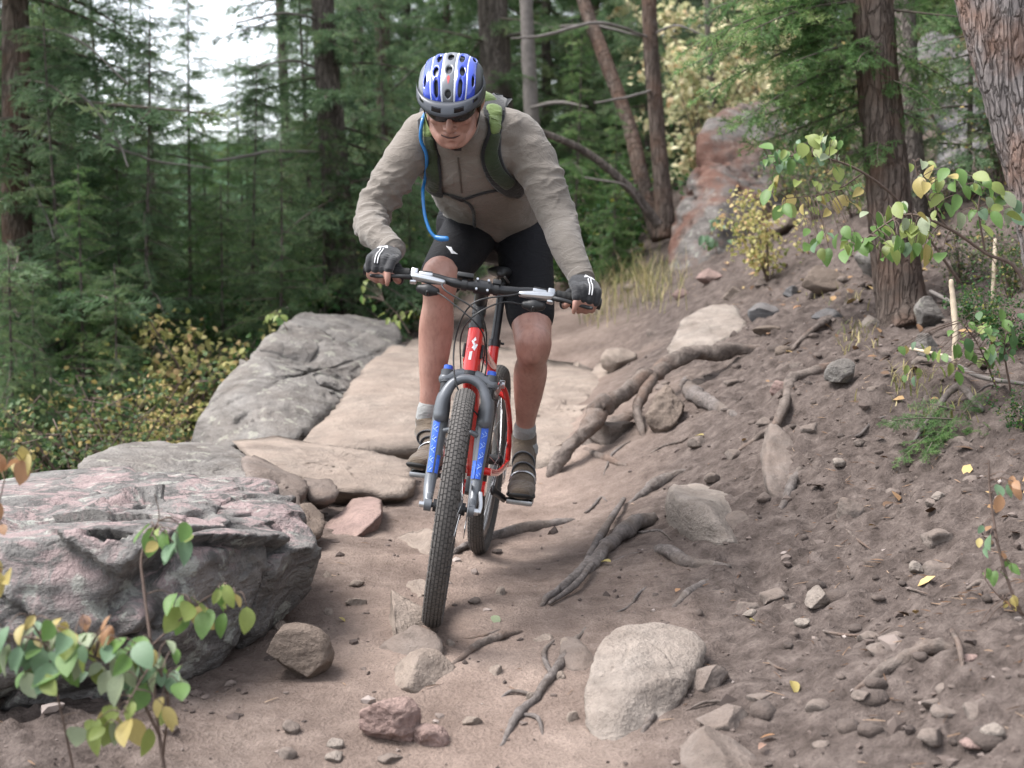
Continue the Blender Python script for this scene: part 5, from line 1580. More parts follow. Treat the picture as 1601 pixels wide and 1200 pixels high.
def hel_patch(fn, nu, nv, k_out, k_in):
    Vo, Vi = [], []
    for i in range(nu):
        for j in range(nv):
            az, el, bulge = fn(i / (nu - 1), j / (nv - 1))
            Vo.append(hel_pt(az, el, k_out + bulge)); Vi.append(hel_pt(az, el, k_in))
    n = nu * nv
    Fs = []
    q = lambda i, j: i * nv + j
    for i in range(nu - 1):
        for j in range(nv - 1):
            Fs.append((q(i, j), q(i + 1, j), q(i + 1, j + 1), q(i, j + 1)))
            Fs.append((n + q(i, j), n + q(i, j + 1), n + q(i + 1, j + 1), n + q(i + 1, j)))
    for i in range(nu - 1):
        Fs.append((q(i, 0), n + q(i, 0), n + q(i + 1, 0), q(i + 1, 0))); Fs.append((q(i, nv - 1), q(i + 1, nv - 1), n + q(i + 1, nv - 1), n + q(i, nv - 1)))
    for j in range(nv - 1):
        Fs.append((q(0, j), q(0, j + 1), n + q(0, j + 1), n + q(0, j))); Fs.append((q(nu - 1, j), n + q(nu - 1, j), n + q(nu - 1, j + 1), q(nu - 1, j + 1)))
    return np.array(Vo + Vi), Fs
# inner foam cap
lin = hel_patch(lambda u, v: (-math.pi + 2 * math.pi * u, R(-14) + R(103) * v, 0), 40, 14, .905, .80)
part('foam_liner', *lin, M_hdark, helmet)
# shell panels: s runs front rim -> crown -> back rim, x is the sideways position
VENTS = [(.425, 0, .040, .080), (.205, 0, .030, .075), (.600, 0, .050, .08), (.255, .36, .075, .060), (.255, -.36, .075, .060), (.415, .40, .045, .075), (.415, -.40, .045, .075),
         (.585, .34, .055, .07), (.585, -.34, .055, .07), (.33, .84, .055, .07), (.33, -.84, .055, .07), (.74, .30, .05, .08), (.74, -.30, .05, .08), (.66, .80, .05, .09), (.66, -.80, .05, .09)]
def vent_d(s_, x):
    return min(math.hypot((s_ - c) / rs, (x - cx) / rx) for c, cx, rs, rx in VENTS)
def shell_dir(s_, x):
    ph = R(-8) + R(196) * s_
    taper = 1.0 - .22 * abs(2 * s_ - 1) ** 2
    yv, zv, xv = math.cos(ph), math.sin(ph), x * taper
    return math.atan2(xv, yv), math.atan2(zv, math.hypot(xv, yv))
def shell_panel(x0, x1, s0, s1, nu, nv, ridge=.03, base=1.0):
    Vo, Fs, keep = [], [], []
    for i in range(nu):
        for j in range(nv):
            s_ = s0 + (s1 - s0) * i / (nu - 1); x = x0 + (x1 - x0) * j / (nv - 1)
            dv = vent_d(s_, x)
            az, el = shell_dir(s_, x)
            k = base + ridge * (math.sin(math.pi * j / (nv - 1)) ** .7 if nv > 2 else 0) - (.05 * max(0, 1.35 - dv) / .35 if dv < 1.35 else 0)
            Vo.append(hel_pt(az, el, k)); keep.append(dv)
    for i in range(nu - 1):
        for j in range(nv - 1):
            q = (i * nv + j, (i + 1) * nv + j, (i + 1) * nv + j + 1, i * nv + j + 1)
            if min(keep[k] for k in q) < 1.0: continue
            Fs.append(q)
    return np.array(Vo), Fs
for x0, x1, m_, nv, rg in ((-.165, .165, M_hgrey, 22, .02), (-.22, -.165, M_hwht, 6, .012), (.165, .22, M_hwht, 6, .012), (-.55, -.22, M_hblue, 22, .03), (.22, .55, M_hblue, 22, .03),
                           (-.60, -.55, M_hwht, 6, .012), (.55, .60, M_hwht, 6, .012), (-1.02, -.60, M_hblue, 26, .03), (.60, 1.02, M_hblue, 26, .03), (-1.9, -1.02, M_hgrey, 26, .01), (1.02, 1.9, M_hdark, 26, .01)):  # image-right outer panel: shadow side painted in as a darker material
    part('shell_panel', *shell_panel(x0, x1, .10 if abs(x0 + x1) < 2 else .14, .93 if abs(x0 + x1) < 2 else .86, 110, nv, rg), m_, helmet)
mk = []
for (s_, x) in ((.365, 0), (.35, -.035), (.335, -.045), (.30, -.012), (.285, 0), (.30, .012), (.335, .045), (.35, .035)):
    az, el = shell_dir(s_, x); mk.append(hel_pt(az, el, 1.026))
part('brow_mark', np.array(mk), [tuple(range(8))], M_hred, helmet)
part('rim_band', *hel_patch(lambda u, v: (-math.pi + 2 * math.pi * u, R(-17) + R(15) * max(0, math.cos(-math.pi + 2 * math.pi * u)) + R(24) * v, .012 * math.sin(math.pi * v)), 60, 6, .985, .86), M_hdark, helmet)
def visor():
    nu, nv = 33, 9
    top, bot = [], []
    for i in range(nu):
        a_ = -1 + 2 * i / (nu - 1)
        az = a_ * R(80)
        b0 = hel_pt(az, R(20) + R(2) * a_ * a_, 1.035)
        reach = .040 * (1 - abs(a_) ** 1.7) + .003
        dirv = unit(hF * .90 + hs * a_ * .30 - hU * (.20 - .10 * a_ * a_))
        for j in range(nv):
            v = j / (nv - 1)
            p_ = b0 + dirv * reach * v - hU * (.014 * v * v) + hU * .006 * math.sin(math.pi * v)
            top.append(p_); bot.append(p_ - hU * .004)
    n = nu * nv; q = lambda i, j: i * nv + j
    Fs = []
    skip = {(i, j) for i in (11, 12, 13, 18, 19, 20) for j in (5, 6)} | {(i, j) for i in (6, 7, 24, 25) for j in (4, 5)}
    for i in range(nu - 1):
        for j in range(nv - 1):
            if (i, j) in skip: continue
            Fs += [(q(i, j), q(i + 1, j), q(i + 1, j + 1), q(i, j + 1)), (n + q(i, j), n + q(i, j + 1), n + q(i + 1, j + 1), n + q(i + 1, j))]
    for i in range(nu - 1): Fs.append((q(i, nv - 1), q(i + 1, nv - 1), n + q(i + 1, nv - 1), n + q(i, nv - 1)))
    return np.array(top + bot), Fs
part('visor', *visor(), M_visor, helmet)
for q in (-1, 1):
    part('chin_strap', *tube([H(q * .088, .010, .020), H(q * .080, .012, -.030), H(q * .066, .020, -.070), H(q * .030, .040, -.112), H(0, .050, -.120)], np.array([[.006, .0018]] * 5), 8, 26, side=hf), M_plast, helmet)
part('buckle', *box(H(.014, .046, -.118), np.stack([hs, hf, hu]), (.012, .005, .008), .002), M_plast, helmet)

# ------------------------------------------------------------------ hydration backpack
M_green = cloth('pack_green', (0.10, 0.15, 0.045), (0.17, 0.23, 0.08), 260, 0.8)
M_dgreen = cloth('pack_dark_green', (0.022, 0.034, 0.016), (0.040, 0.055, 0.026), 260, 0.85)
M_web = cloth('webbing_black', (0.010, 0.010, 0.011), (0.018, 0.018, 0.020), 300, 0.8)
M_hose = simple('hose_blue', (0.02, 0.16, 0.42), 0.25, 0, 0.1, 30, coat=0.3)
pk0 = J(778, 170, 4.72)
pack = thing('hydration_backpack', pk0 - np.array([0, 0, .15]), "green and black hydration pack on the rider's back with a blue drinking hose", 'backpack')
spine_d = unit(TOR[5][0] - TOR[2][0])
bk_n = np.cross(side, spine_d); bk_n = bk_n if bk_n[2] > 0 else -bk_n
c0 = TOR[2][0] + bk_n * .135; c1 = TOR[5][0] + bk_n * .145
pkb = remesh([tube([c0 - spine_d * .02 + side * .02, c0 * .7 + c1 * .3, c0 * .3 + c1 * .7, c1], np.array([[.085, .055], [.125, .080], [.125, .085], [.105, .065]]), 24, 24, side=side)], .008, 4)
part('pack_body', *pkb, M_green, pack)
for q in (.15, .45, .75):
    cc = c0 * (1 - q) + c1 * q
    ps = [cc + side * math.cos(a_) * .128 + bk_n * math.sin(a_) * .088 for a_ in np.linspace(0, math.pi, 17)]
    part('compression_strap', *tube(ps, np.array([[.012, .003]] * 17), 8, 40, side=spine_d), M_web, pack)
top_pts = [J(757, 142, 4.66), J(776, 142, 4.66), J(796, 164, 4.62)]
part('grab_handle', *tube([c0 - spine_d * .05 - side * .03 + bk_n * .02, c0 - spine_d * .075 + bk_n * .05, c0 - spine_d * .05 + side * .03 + bk_n * .02], np.array([[.010, .004]] * 3), 8, 16, side=bk_n), M_web, pack)

def ribbon(px_pts, half_w, thick, name, mat, parent, off=.006, wdir=None, ext=None):
    c_, n_ = [], []
    q = spline(np.array(px_pts, float), 40)
    for x, y in q:
        p_, n = on_jersey(x, y, off); c_.append(p_); n_.append(n)
    c_ = np.array(c_); n_ = np.array(n_)
    for it in range(6):      # webbing spans the folds
        c_[1:-1] = (c_[:-2] + c_[1:-1] * 2 + c_[2:]) / 4; n_[1:-1] = (n_[:-2] + n_[1:-1] * 2 + n_[2:]) / 4
    if ext is not None: c_ = np.vstack([ext, c_]); n_ = np.vstack([np.tile(n_[0], (len(ext), 1)), n_])
    tg = np.gradient(c_, axis=0); tg /= np.linalg.norm(tg, axis=1)[:, None]
    sd_ = np.cross(tg, n_)
    V, Fc = tube(c_, np.tile([half_w, thick], (len(c_), 1)), 12, len(c_), side=sd_)
    return part(name, V, Fc, mat, parent)
exL = np.array([c0 + side * .075 + bk_n * .01, J(786, 150, 4.60), J(778, 152, 4.54)])
exR = np.array([c0 - side * .075 + bk_n * .01, J(672, 168, 4.54)])
sl = ribbon([(772, 172), (772, 205), (766, 240), (778, 274), (800, 293), (816, 295)], .034, .007, 'shoulder_strap', M_web, pack, ext=exL)
ribbon([(772, 172), (772, 186), (772, 202)], .026, .0100, 'strap_panel', M_green, sl, .008)
ribbon([(771, 212), (766, 240), (776, 268), (794, 286)], .024, .0092, 'strap_panel', M_dgreen, sl, .008)
sr = ribbon([(670, 184), (670, 215), (676, 255), (680, 298)], .034, .007, 'shoulder_strap', M_web, pack, ext=exR)
ribbon([(672, 186), (672, 200), (673, 208)], .026, .0100, 'strap_panel', M_green, sr, .008)
ribbon([(673, 218), (677, 255), (680, 292)], .025, .0092, 'strap_panel', M_dgreen, sr, .008)
ribbon([(683, 299), (702, 303), (722, 311), (752, 301), (786, 295), (812, 293)], .0065, .002, 'chest_strap', M_web, pack, .004)
ribbon([(722, 311), (734, 318), (741, 332), (742, 354)], .0055, .002, 'strap_tail', M_web, pack, .004)
ribbon([(707, 305), (722, 310)], .011, .004, 'chest_buckle', M_plast, pack, .005)
hp = [J(668, 172, 4.46)]
for x, y in ((664, 190), (662, 215), (661, 245), (661, 270)): hp.append(on_jersey(x, y, .020)[0])
hp += [J(661, 300, 4.44), J(664, 335, 4.42), J(672, 360, 4.40), J(682, 371, 4.39), J(692, 373, 4.38)]
hose = part('drinking_hose', *tube(hp, .0055, 12, 80), M_hose, pack)
part('bite_valve', *tube([J(682, 371, 4.39), J(690, 373, 4.385), J(698, 373, 4.38)], np.array([.008, .0095, .0085]), 12, 10), M_hose, hose)

# ------------------------------------------------------------------ conifers
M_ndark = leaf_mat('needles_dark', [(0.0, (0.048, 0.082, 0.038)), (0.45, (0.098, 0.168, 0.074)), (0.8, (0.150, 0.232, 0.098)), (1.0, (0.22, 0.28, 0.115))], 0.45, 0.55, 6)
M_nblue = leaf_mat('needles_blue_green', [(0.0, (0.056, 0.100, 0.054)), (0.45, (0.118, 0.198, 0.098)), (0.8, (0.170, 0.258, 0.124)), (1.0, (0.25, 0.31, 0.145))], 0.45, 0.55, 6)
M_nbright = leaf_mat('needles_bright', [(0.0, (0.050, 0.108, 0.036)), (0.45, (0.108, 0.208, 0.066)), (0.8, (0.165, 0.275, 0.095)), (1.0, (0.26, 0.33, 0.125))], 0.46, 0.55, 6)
M_twig = simple('twig_bark', (0.10, 0.08, 0.065), 0.9, 0, 0.3, 30)
M_deadw = simple('dead_wood', (0.145, 0.128, 0.118), 0.9, 0, 0.25, 20, bump=0.4)
M_barkred = bark_mat('bark_red_brown', (0.065, 0.048, 0.040), (0.19, 0.152, 0.130), (0.14, 0.085, 0.062), 0.8)
M_barkgrey = bark_mat('bark_grey_brown', (0.075, 0.062, 0.055), (0.21, 0.180, 0.160), None, 0.9)
M_barkpine = bark_mat('bark_pine', (0.115, 0.100, 0.098), (0.33, 0.295, 0.285), (0.27, 0.155, 0.110), 0.9, 1.0)

def bough(L, seed, sp_twig=0.045, nl=0.026, nw=0.006, sp_n=0.016, bare=0.25, droop=0.16, width=0.36, hang=.8):
    """flat spray along +X with needles on twigs. -> needles (V,T,tone), wood (V,F)"""
    rr = np.random.default_rng(seed)
    ax = lambda s: np.array([s * L, 0.04 * L * math.sin(s * 4 + seed), -droop * L * s * s + 0.05 * L * s])
    tw = []      # (p0, dir, length, tone)
    m = int(L / sp_twig)
    for i in range(m):
        s = bare + (1 - bare) * (i + rr.random()) / m
        prof = width * L * (1 - s) ** 0.75 * min(1.0, (s - bare) / 0.12 + 0.35) + 0.05 * L
        for q in (-1, 1):
            if rr.random() < 0.10: continue
            ang = R(rr.uniform(42, 68))
            l = prof * rr.uniform(0.55, 1.1)
            d = unit(np.array([math.cos(ang), q * math.sin(ang), rr.uniform(-hang, .18)]))
            p0 = ax(s)
            tn = rr.uniform(0, .75)
            tw.append((p0, d, l, tn))
            k = int(l / 0.085)
            for j in range(k):      # second order twigs
                u = (j + 1) / (k + 1)
                for q2 in (-1, 1):
                    if rr.random() < 0.25: continue
                    a2 = R(rr.uniform(35, 60)) * q2
                    d2 = unit(np.array([d[0] * math.cos(a2) - d[1] * math.sin(a2), d[0] * math.sin(a2) + d[1] * math.cos(a2), d[2] + rr.uniform(-hang * .8, .2)]))
                    tw.append((p0 + d * l * u + [0, 0, -.05 * l * u * u], d2, l * (1 - u) * rr.uniform(.35, .6) + .025, tn + rr.uniform(0, .2)))
    tw.append((ax(0.9), unit(ax(1.0) - ax(0.9)), 0.12 * L, .8))
    P0, DD, SS, NN, TT = [], [], [], [], []
    for p0, d, l, tn in tw:
        n = max(3, int(l / sp_n))
        u = (np.arange(n) + rr.random(n)) / n
        pos = p0 + d * (u * l)[:, None]; pos[:, 2] -= 0.05 * l * u * u
        sd_ = unit(np.cross(d, [0, 0, 1]))
        upn = np.cross(sd_, d)
        for q in (-1, 1):
            a = np.radians(rr.uniform(28, 62, n)); b = rr.normal(0.1, 0.8, n)
            dirn = d * np.cos(a)[:, None] + (sd_ * q * np.cos(b)[:, None] + upn * np.sin(b)[:, None]) * np.sin(a)[:, None]
            P0.append(pos); DD.append(dirn); SS.append(np.tile(d, (n, 1)))
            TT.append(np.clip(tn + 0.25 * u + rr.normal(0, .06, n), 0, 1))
    P0 = np.concatenate(P0); DD = np.concatenate(DD); SS = np.concatenate(SS); TT = np.concatenate(TT)
    ln = nl * rr.uniform(.7, 1.2, len(P0))[:, None]
    V = np.stack([P0 - SS * nw / 2, P0 + SS * nw / 2, P0 + DD * ln], 1).reshape(-1, 3)
    T = np.arange(len(V)).reshape(-1, 3)
    wd = MB()
    wd.add(*tube([ax(s) for s in np.linspace(0, 1, 7)], np.linspace(.011 * L + .002, .0015, 7), 5, 7, cap='flat'))
    for p0, d, l, tn in tw[::5]:
        wd.add(*tube([p0, p0 + d * l * .5 - [0, 0, .0125 * l], p0 + d * l * .9 - [0, 0, .04 * l]], np.array([.0035, .002, .001]), 3, 3, cap='flat'))
    return (V, T, TT), wd.get()

FARB = [bough(1.0, 200 + i, 0.060, 0.046, 0.0130, 0.0140, bare=0.04, droop=0.10 + .05 * (i % 3), width=0.30 + .05 * (i % 2)) for i in range(5)]
MIDB = [bough(0.9, 230 + i, 0.052, 0.036, 0.0105, 0.0130, bare=0.02, droop=0.12 + .06 * (i % 3), width=0.34) for i in range(4)]
NEARB = [bough(0.8, 260 + i, 0.036, 0.026, 0.0056, 0.0058, bare=0.10, droop=0.10 + .08 * i, width=0.36) for i in range(3)]

def place(tmpl, org, az, tilt, sc, roll=0.0):
    (V, T, TT), (WV, WF) = tmpl
    M = np.array(Matrix.Rotation(az, 3, 'Z') @ Matrix.Rotation(-tilt, 3, 'Y') @ Matrix.Rotation(roll, 3, 'X')) * sc
    return V @ M.T + org, T, TT, WV @ M.T + org, WF

def crown(spec, seed, tmpls, dt=0.0):
    """spec: list of (origin, az, tilt, scale)"""
    rr = np.random.default_rng(seed)
    vs, ts, tt, n = [], [], [], 0
    wd = MB()
    for (o, az, tilt, sc) in spec:
        V, T, TT, WV, WF = place(tmpls[rr.integers(len(tmpls))], np.asarray(o, float), az, tilt, sc, rr.normal(0, .45))
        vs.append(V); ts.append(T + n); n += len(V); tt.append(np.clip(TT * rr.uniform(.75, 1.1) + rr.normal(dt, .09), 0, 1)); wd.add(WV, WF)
    return (np.concatenate(vs), np.concatenate(ts), np.concatenate(tt)), wd.get()

def fir_spec(h0, h1, top, rmax, per_m, seed, ax=lambda z: (0, 0), trunk_r=.08):
    rr = np.random.default_rng(seed)
    out = []
    n = int((h1 - h0) * per_m)
    az = rr.uniform(0, 6.28)
    zs_ = [h0 + (h1 - h0) * (i + rr.random()) / n for i in range(n)] + list(np.linspace(top * .78, top - .02, int(top * per_m * .16)))
    for z in zs_:
        az += 2.4 + rr.normal(0, .3)
        prof = max(0.26, (top - z) / max(top - h0, .1)) ** 0.8
        L = rmax * prof * rr.uniform(.72, 1.12)
        x, y = ax(z)
        out.append(((x + math.cos(az) * trunk_r * .6, y + math.sin(az) * trunk_r * .6, z), az, rr.uniform(-.42, .18), L))
    return out

def bark_tube(pts, rad, seg, n, seed, amp=0.10, plate=18.0):
    V, Fc = tube(pts, rad, seg, n, cap='flat')
    N = normals(V, [f for f in Fc if len(f) == 4])
    rm = float(np.mean(rad))
    q = V * np.array([plate, plate, plate * 0.28])
    d = (1 - 2.2 * np.abs(fbm(q, seed, 3))) * 0.5 + 0.5 * fbm(q * 2.7, seed + 5, 3) + 0.8 * fbm(V * 2.0, seed + 9, 2)
    return V + N * (d * amp * rm)[:, None], Fc

_shared = {}
def fir_kind(key, top, h0, rmax, per_m, seed, mat, tmpls, trunk_r, bark, lean=0.0):
    if key in _shared: return _shared[key]
    axf = lambda z: (lean * z, 0.06 * math.sin(z * .8 + seed))
    sp = fir_spec(h0, top - .1, top, rmax, per_m, seed, axf, trunk_r)
    (V, T, tt), (WV, WF) = crown(sp, seed, tmpls)
    cm = raw_mesh('crown', V, T, mat, False, {'tone': tt})
    lm = raw_mesh('limbs', WV, WF, M_twig, True)
    zs = np.linspace(-.5, top, 9)
    TV, TF = bark_tube([np.array([*axf(z), z]) for z in zs], trunk_r * 1.12 * (1 - np.linspace(0, 1, 9)) ** .9 + .004, 12, 60, seed, .10, 22)
    tm = raw_mesh('trunk', TV, TF, bark, True)
    _shared[key] = (tm, lm, cm)
    return _shared[key]

def put_fir(key, x, y, label, sc=1.0, rot=0.0, z=None, group=None, name='fir_tree'):
    tm, lm, cm = _shared[key]
    z = gz1(x, y) if z is None else z
    o = link(name, None, None, (x, y, z - .02)); o.rotation_euler = (0, 0, rot); o.scale = (sc, sc, sc); o.empty_display_size = .1
    tag(o, label, 'tree', group)
    for nm, me in (('trunk', tm), ('limbs', lm), ('crown', cm)):
        link(nm, me, o)
    return o

fir_kind('tallA', 8.5, 0.3, 1.9, 15, 301, M_ndark, FARB, .075, M_barkgrey)
fir_kind('tallB', 7.5, 0.2, 1.7, 16, 302, M_nblue, FARB, .065, M_barkred)
fir_kind('tallC', 9.5, 0.6, 1.7, 13, 303, M_ndark, FARB, .09, M_barkgrey, 0.01)
fir_kind('sapB', 2.9, 0.12, 0.80, 26, 304, M_nbright, MIDB, .016, M_barkgrey)
fir_kind('sapD', 2.0, 0.08, 0.80, 30, 305, M_ndark, MIDB, .015, M_barkgrey)
fir_kind('sapU', 3.9, 0.2, 1.05, 20, 306, M_nblue, MIDB, .022, M_barkgrey)

def xy(px, d): return ((px - 800.5) / F * d, d)
def far_fir(key, px, d, sc, rot, label, group=None):
    x, y = xy(px, d)
    return put_fir(key, x, y, label, sc, rot, None, group)

# wall of forest behind
GRP = 'dense firs of the far forest'
FL = 'tall fir of the dense far forest behind the nearer trees'
for k, (key, px, d, sc) in enumerate([
        ('tallA', -60, 13.5, .95), ('tallB', 110, 15.5, .85), ('tallB', 10, 19, 1.1), ('tallB', 170, 26, .7), ('tallA', 60, 28, 1.2),
        ('tallB', 405, 27, .42), ('tallA', 460, 31, .48), ('tallB', 340, 33, .50), ('tallB', 560, 17.5, .9), ('tallA', 640, 20, 1.0), ('tallC', 560, 25, 1.1), ('tallB', 700, 16.0, .85), ('tallA', 860, 17.0, .9), ('tallB', 930, 20, .95),
        ('tallC', 770, 23, 1.1), ('tallA', 985, 24, 1.0), ('tallB', 1060, 19, .8), ('tallA', 1130, 22, .8), ('tallC', 1210, 20, .8), ('tallB', 1300, 17, .7), ('tallA', 1390, 19, .75), ('tallB', 1480, 15.5, .7), ('tallA', 1600, 15, .8),
        ('tallB', 820, 29, 1.2), ('tallA', 680, 32, 1.2), ('tallC', 930, 33, 1.2), ('tallB', 1120, 31, 1.0), ('tallA', 520, 36, 1.0), ('tallA', -90, 24, 1.3), ('tallB', 1250, 28, .9), ('tallA', 1450, 26, .9), ('tallA', 80, 40, 1.3), ('tallB', 600, 42, 1.2), ('tallA', 215, 36, .75), ('tallB', 265, 44, .85), ('tallC', 310, 40, .62), ('tallA', 365, 46, .72), ('tallB', 425, 40, .66), ('tallA', 480, 48, .85), ('tallB', 335, 56, .95), ('tallA', 400, 60, .9), ('tallC', 245, 58, .95), ('tallB', 455, 62, 1.0), ('tallC', 1000, 42, 1.2)]):
    far_fir(key, px, d, sc, k * 1.7, FL, GRP)

# saplings on the left and behind the rider
FG, FLB = 'young firs filling the left hand forest', 'young fir in the thick left hand forest between the two near trunks'
for k, (key, px, d, sc) in enumerate([('sapU', 60, 12.0, 1.2), ('sapU', 160, 12.8, 1.25), ('sapB', 250, 12.2, 1.1), ('sapU', 300, 14.5, 1.1), ('sapU', 380, 15.0, .85), ('sapU', -30, 11, 1.2), ('sapB', 190, 10.6, .85), ('sapU', 420, 17.0, .85), ('sapU', 480, 14.2, 1.0), ('sapB', 390, 12.8, .8), ('sapU', 570, 15.0, 1.2), ('sapD', 250, 10.0, 1.0), ('sapD', 350, 10.4, .9), ('sapU', 90, 9.6, .85), ('sapU', 235, 9.8, .80), ('sapB', 130, 9.2, .75), ('sapU', 480, 12.0, .95), ('sapU', 400, 11.2, .70), ('sapD', 20, 8.4, .9), ('sapD', 170, 8.6, .75), ('sapB', 330, 13.2, .9)]):
    far_fir(key, px, d, sc, k * 2.1, FLB, FG)
far_fir('sapB', 298, 10.6, .95, 0.4, 'bright green young fir with a thin pale stem left of the cracked boulder')
far_fir('sapB', 352, 11.6, .80, 2.2, 'small bright green fir just behind the bright young fir')
far_fir('sapU', 455, 12.6, .80, 1.1, 'blue green young fir leaning over the cracked boulder')
far_fir('sapD', 430, 9.9, .95, 2.0, 'dark bushy fir sapling touching the back of the cracked boulder')
far_fir('sapD', 505, 10.9, 1.0, 3.0, 'dark low fir sapling at the foot of the middle trunk')
far_fir('sapU', 120, 11.5, .95, 3.3, 'blue green young fir beside the left hand trunk')
far_fir('sapU', 205, 13.6, 1.15, 5.3, 'tall young fir behind the bright green sapling')
far_fir('sapD', 60, 8.6, .75, 4.1, 'low dark fir bush at the foot of the left trunk')
far_fir('sapB', 900, 12.5, .80, 1.9, "bright young fir behind the rider's shoulder")
far_fir('sapB', 960, 11.8, .50, .3, 'small bright fir beside the forked trunks')
far_fir('sapD', 885, 14.5, 1.2, .8, 'dark young fir between the rider and the forked trunks')
far_fir('sapU', 600, 13.5, .95, 2.7, "blue green young fir behind the rider's elbow")
far_fir('sapU', 1000, 16, 1.2, 1.7, 'blue green fir behind the forked trunks')
far_fir('sapU', 1505, 8.1, .62, 2.4, 'young fir in front of the dark boulders between the two big trunks')
far_fir('sapB', 1290, 11.8, .8, 1.4, 'bright young fir standing up the bank behind the leafy twig')
for k, (key, px, d, sc) in enumerate([('tallA', -330, 15, 1.0), ('tallB', -520, 18, 1.1), ('tallC', -220, 21, 1.1), ('tallA', -420, 26, 1.2), ('tallB', -700, 24, 1.2), ('tallB', 1800, 14, .9), ('tallA', 1950, 18, 1.0)]):
    far_fir(key, px, d, sc, k * 1.3, FL, GRP)
far_fir('sapU', 640, 11.8, .45, .7, 'small fir sprig behind the pale slab')

# individually built trunks --------------------------------------------------
def trunk_tree(name, label, path, rpx, bark, seg=16, n=70, seed=0, amp=.10, plate=20., boughs=(), tmpls=None, mat=None, dead=(), dt=0.0):
    """path: (px, py, d) from root to top; rpx radius in pixels; boughs: (fraction along trunk, az, tilt, length)"""
    W = np.array([P(*p) for p in path]); rad = np.array([r / F * p[2] for r, p in zip(rpx, path)])
    base = W[0].copy()
    o = thing(name, base, label, 'tree')
    V, Fc = bark_tube(W, rad, seg, n, seed, amp, plate)
    part('trunk', V, Fc, bark, o)
    if boughs:
        sp = []
        cur = spline(W, 101)
        for (u, az, tl, L) in boughs:
            sp.append((cur[int(np.clip(u, 0, 1) * 100)], az, tl, L))
        (V, T, tt), (WV, WF) = crown(sp, seed + 50, tmpls, dt)
        part('limbs', WV, WF, M_twig, o)
        part('crown', V, T, mat, o, False, {'tone': tt})
    for k, (pts, r_) in enumerate(dead):
        Wd = [P(*p) for p in pts]
        V, Fc = tube(Wd, .62 * np.array(r_) / F * pts[0][2], 7, (len(pts) - 1) * 8 + 1, jitter=.25, seed=seed + k)
        V = V + .010 * np.stack([fbm(V * 6, seed + k, 2), fbm(V * 6 + 5, seed + k, 2), fbm(V * 6 + 9, seed + k, 2)], 1)
        part('dead_branch', V, Fc, M_deadw, o)
    return o

rb = random.Random(5)
bl = [(u, rb.uniform(-1.5, 1.5) if rb.random() < .75 else rb.uniform(1.6, 4.6), rb.uniform(-.25, .10), rb.uniform(.9, 1.9)) for u in np.linspace(.20, .98, 56)]
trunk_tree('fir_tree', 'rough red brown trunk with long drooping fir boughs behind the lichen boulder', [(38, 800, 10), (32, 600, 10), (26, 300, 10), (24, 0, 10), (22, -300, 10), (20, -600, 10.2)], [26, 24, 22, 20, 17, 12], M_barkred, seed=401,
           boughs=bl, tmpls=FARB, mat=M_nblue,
           dead=[([(40, 250, 10), (110, 145, 9.6), (180, 215, 9.4), (200, 260, 9.3)], [4, 4, 3, 2]), ([(35, 260, 10), (60, 310, 9.7), (85, 372, 9.5)], [5, 4, 2]), ([(45, 180, 10), (120, 200, 9.8), (220, 245, 9.6), (330, 262, 9.5)], [4, 4, 3, 1]),
                 ([(40, 420, 10), (100, 415, 9.8), (150, 400, 9.7), (180, 385, 9.6)], [3, 3, 2, 1]), ([(30, 40, 10), (120, 60, 9.7), (200, 130, 9.5)], [4, 3, 2])])
bl = [(u, rb.uniform(-3.2, 3.2), rb.uniform(-.35, .05), rb.uniform(.6, 1.25)) for u in np.linspace(.16, .98, 44)]
trunk_tree('fir_tree', 'dark straight trunk with short drooping boughs beyond the cracked boulder', [(542, 520, 11.2), (537, 440, 11.2), (522, 250, 11.2), (508, 60, 11.2), (498, -150, 11.2), (490, -400, 11.3)], [28, 25, 22, 18, 15, 11], M_barkgrey, seed=402, boughs=bl, tmpls=FARB, mat=M_nblue,
           dead=[([(505, 30, 11.2), (440, 20, 10.9), (370, 35, 10.8)], [4, 3, 2]), ([(510, 110, 11.2), (450, 95, 11), (390, 110, 10.9)], [4, 3, 1]), ([(520, 240, 11.2), (430, 236, 10.8), (330, 252, 10.6), (260, 240, 10.5)], [4, 4, 3, 2])])
bl = [(u, rb.uniform(-3.2, 3.2), rb.uniform(-.2, .15), rb.uniform(.7, 1.1)) for u in np.linspace(.35, .98, 16)]
trunk_tree('pine_tree', 'slim distant trunk standing against the white sky', [(452, 420, 18), (446, 180, 18), (438, 0, 18), (432, -250, 18)], [9, 8, 7, 5], M_barkgrey, seed=403, boughs=bl, tmpls=FARB, mat=M_ndark)
trunk_tree('pine_tree', "thick dark trunk directly behind the rider's helmet", [(790, 420, 14), (780, 200, 14), (770, 0, 14), (764, -200, 14)], [28, 25, 23, 20], M_barkgrey, seed=404,
           boughs=[(u, rb.uniform(-3.2, 3.2), rb.uniform(-.3, .1), rb.uniform(.8, 1.5)) for u in np.linspace(.45, .98, 16)], tmpls=FARB, mat=M_ndark,
           dead=[([(780, 60, 14), (850, 45, 13.7), (930, 40, 13.5), (1000, 55, 13.4)], [5, 5, 4, 2])])
trunk_tree('pine_tree', "slender reddish trunk left of the rider's helmet", [(612, 420, 15), (604, 200, 15), (596, 0, 15), (592, -200, 15)], [14, 13, 12, 10], M_barkred, seed=405,
           dead=[([(600, 70, 15), (560, 66, 14.8), (520, 50, 14.7)], [5, 4, 2]), ([(603, 150, 15), (640, 115, 14.6), (660, 95, 14.5)], [4, 3, 2])])
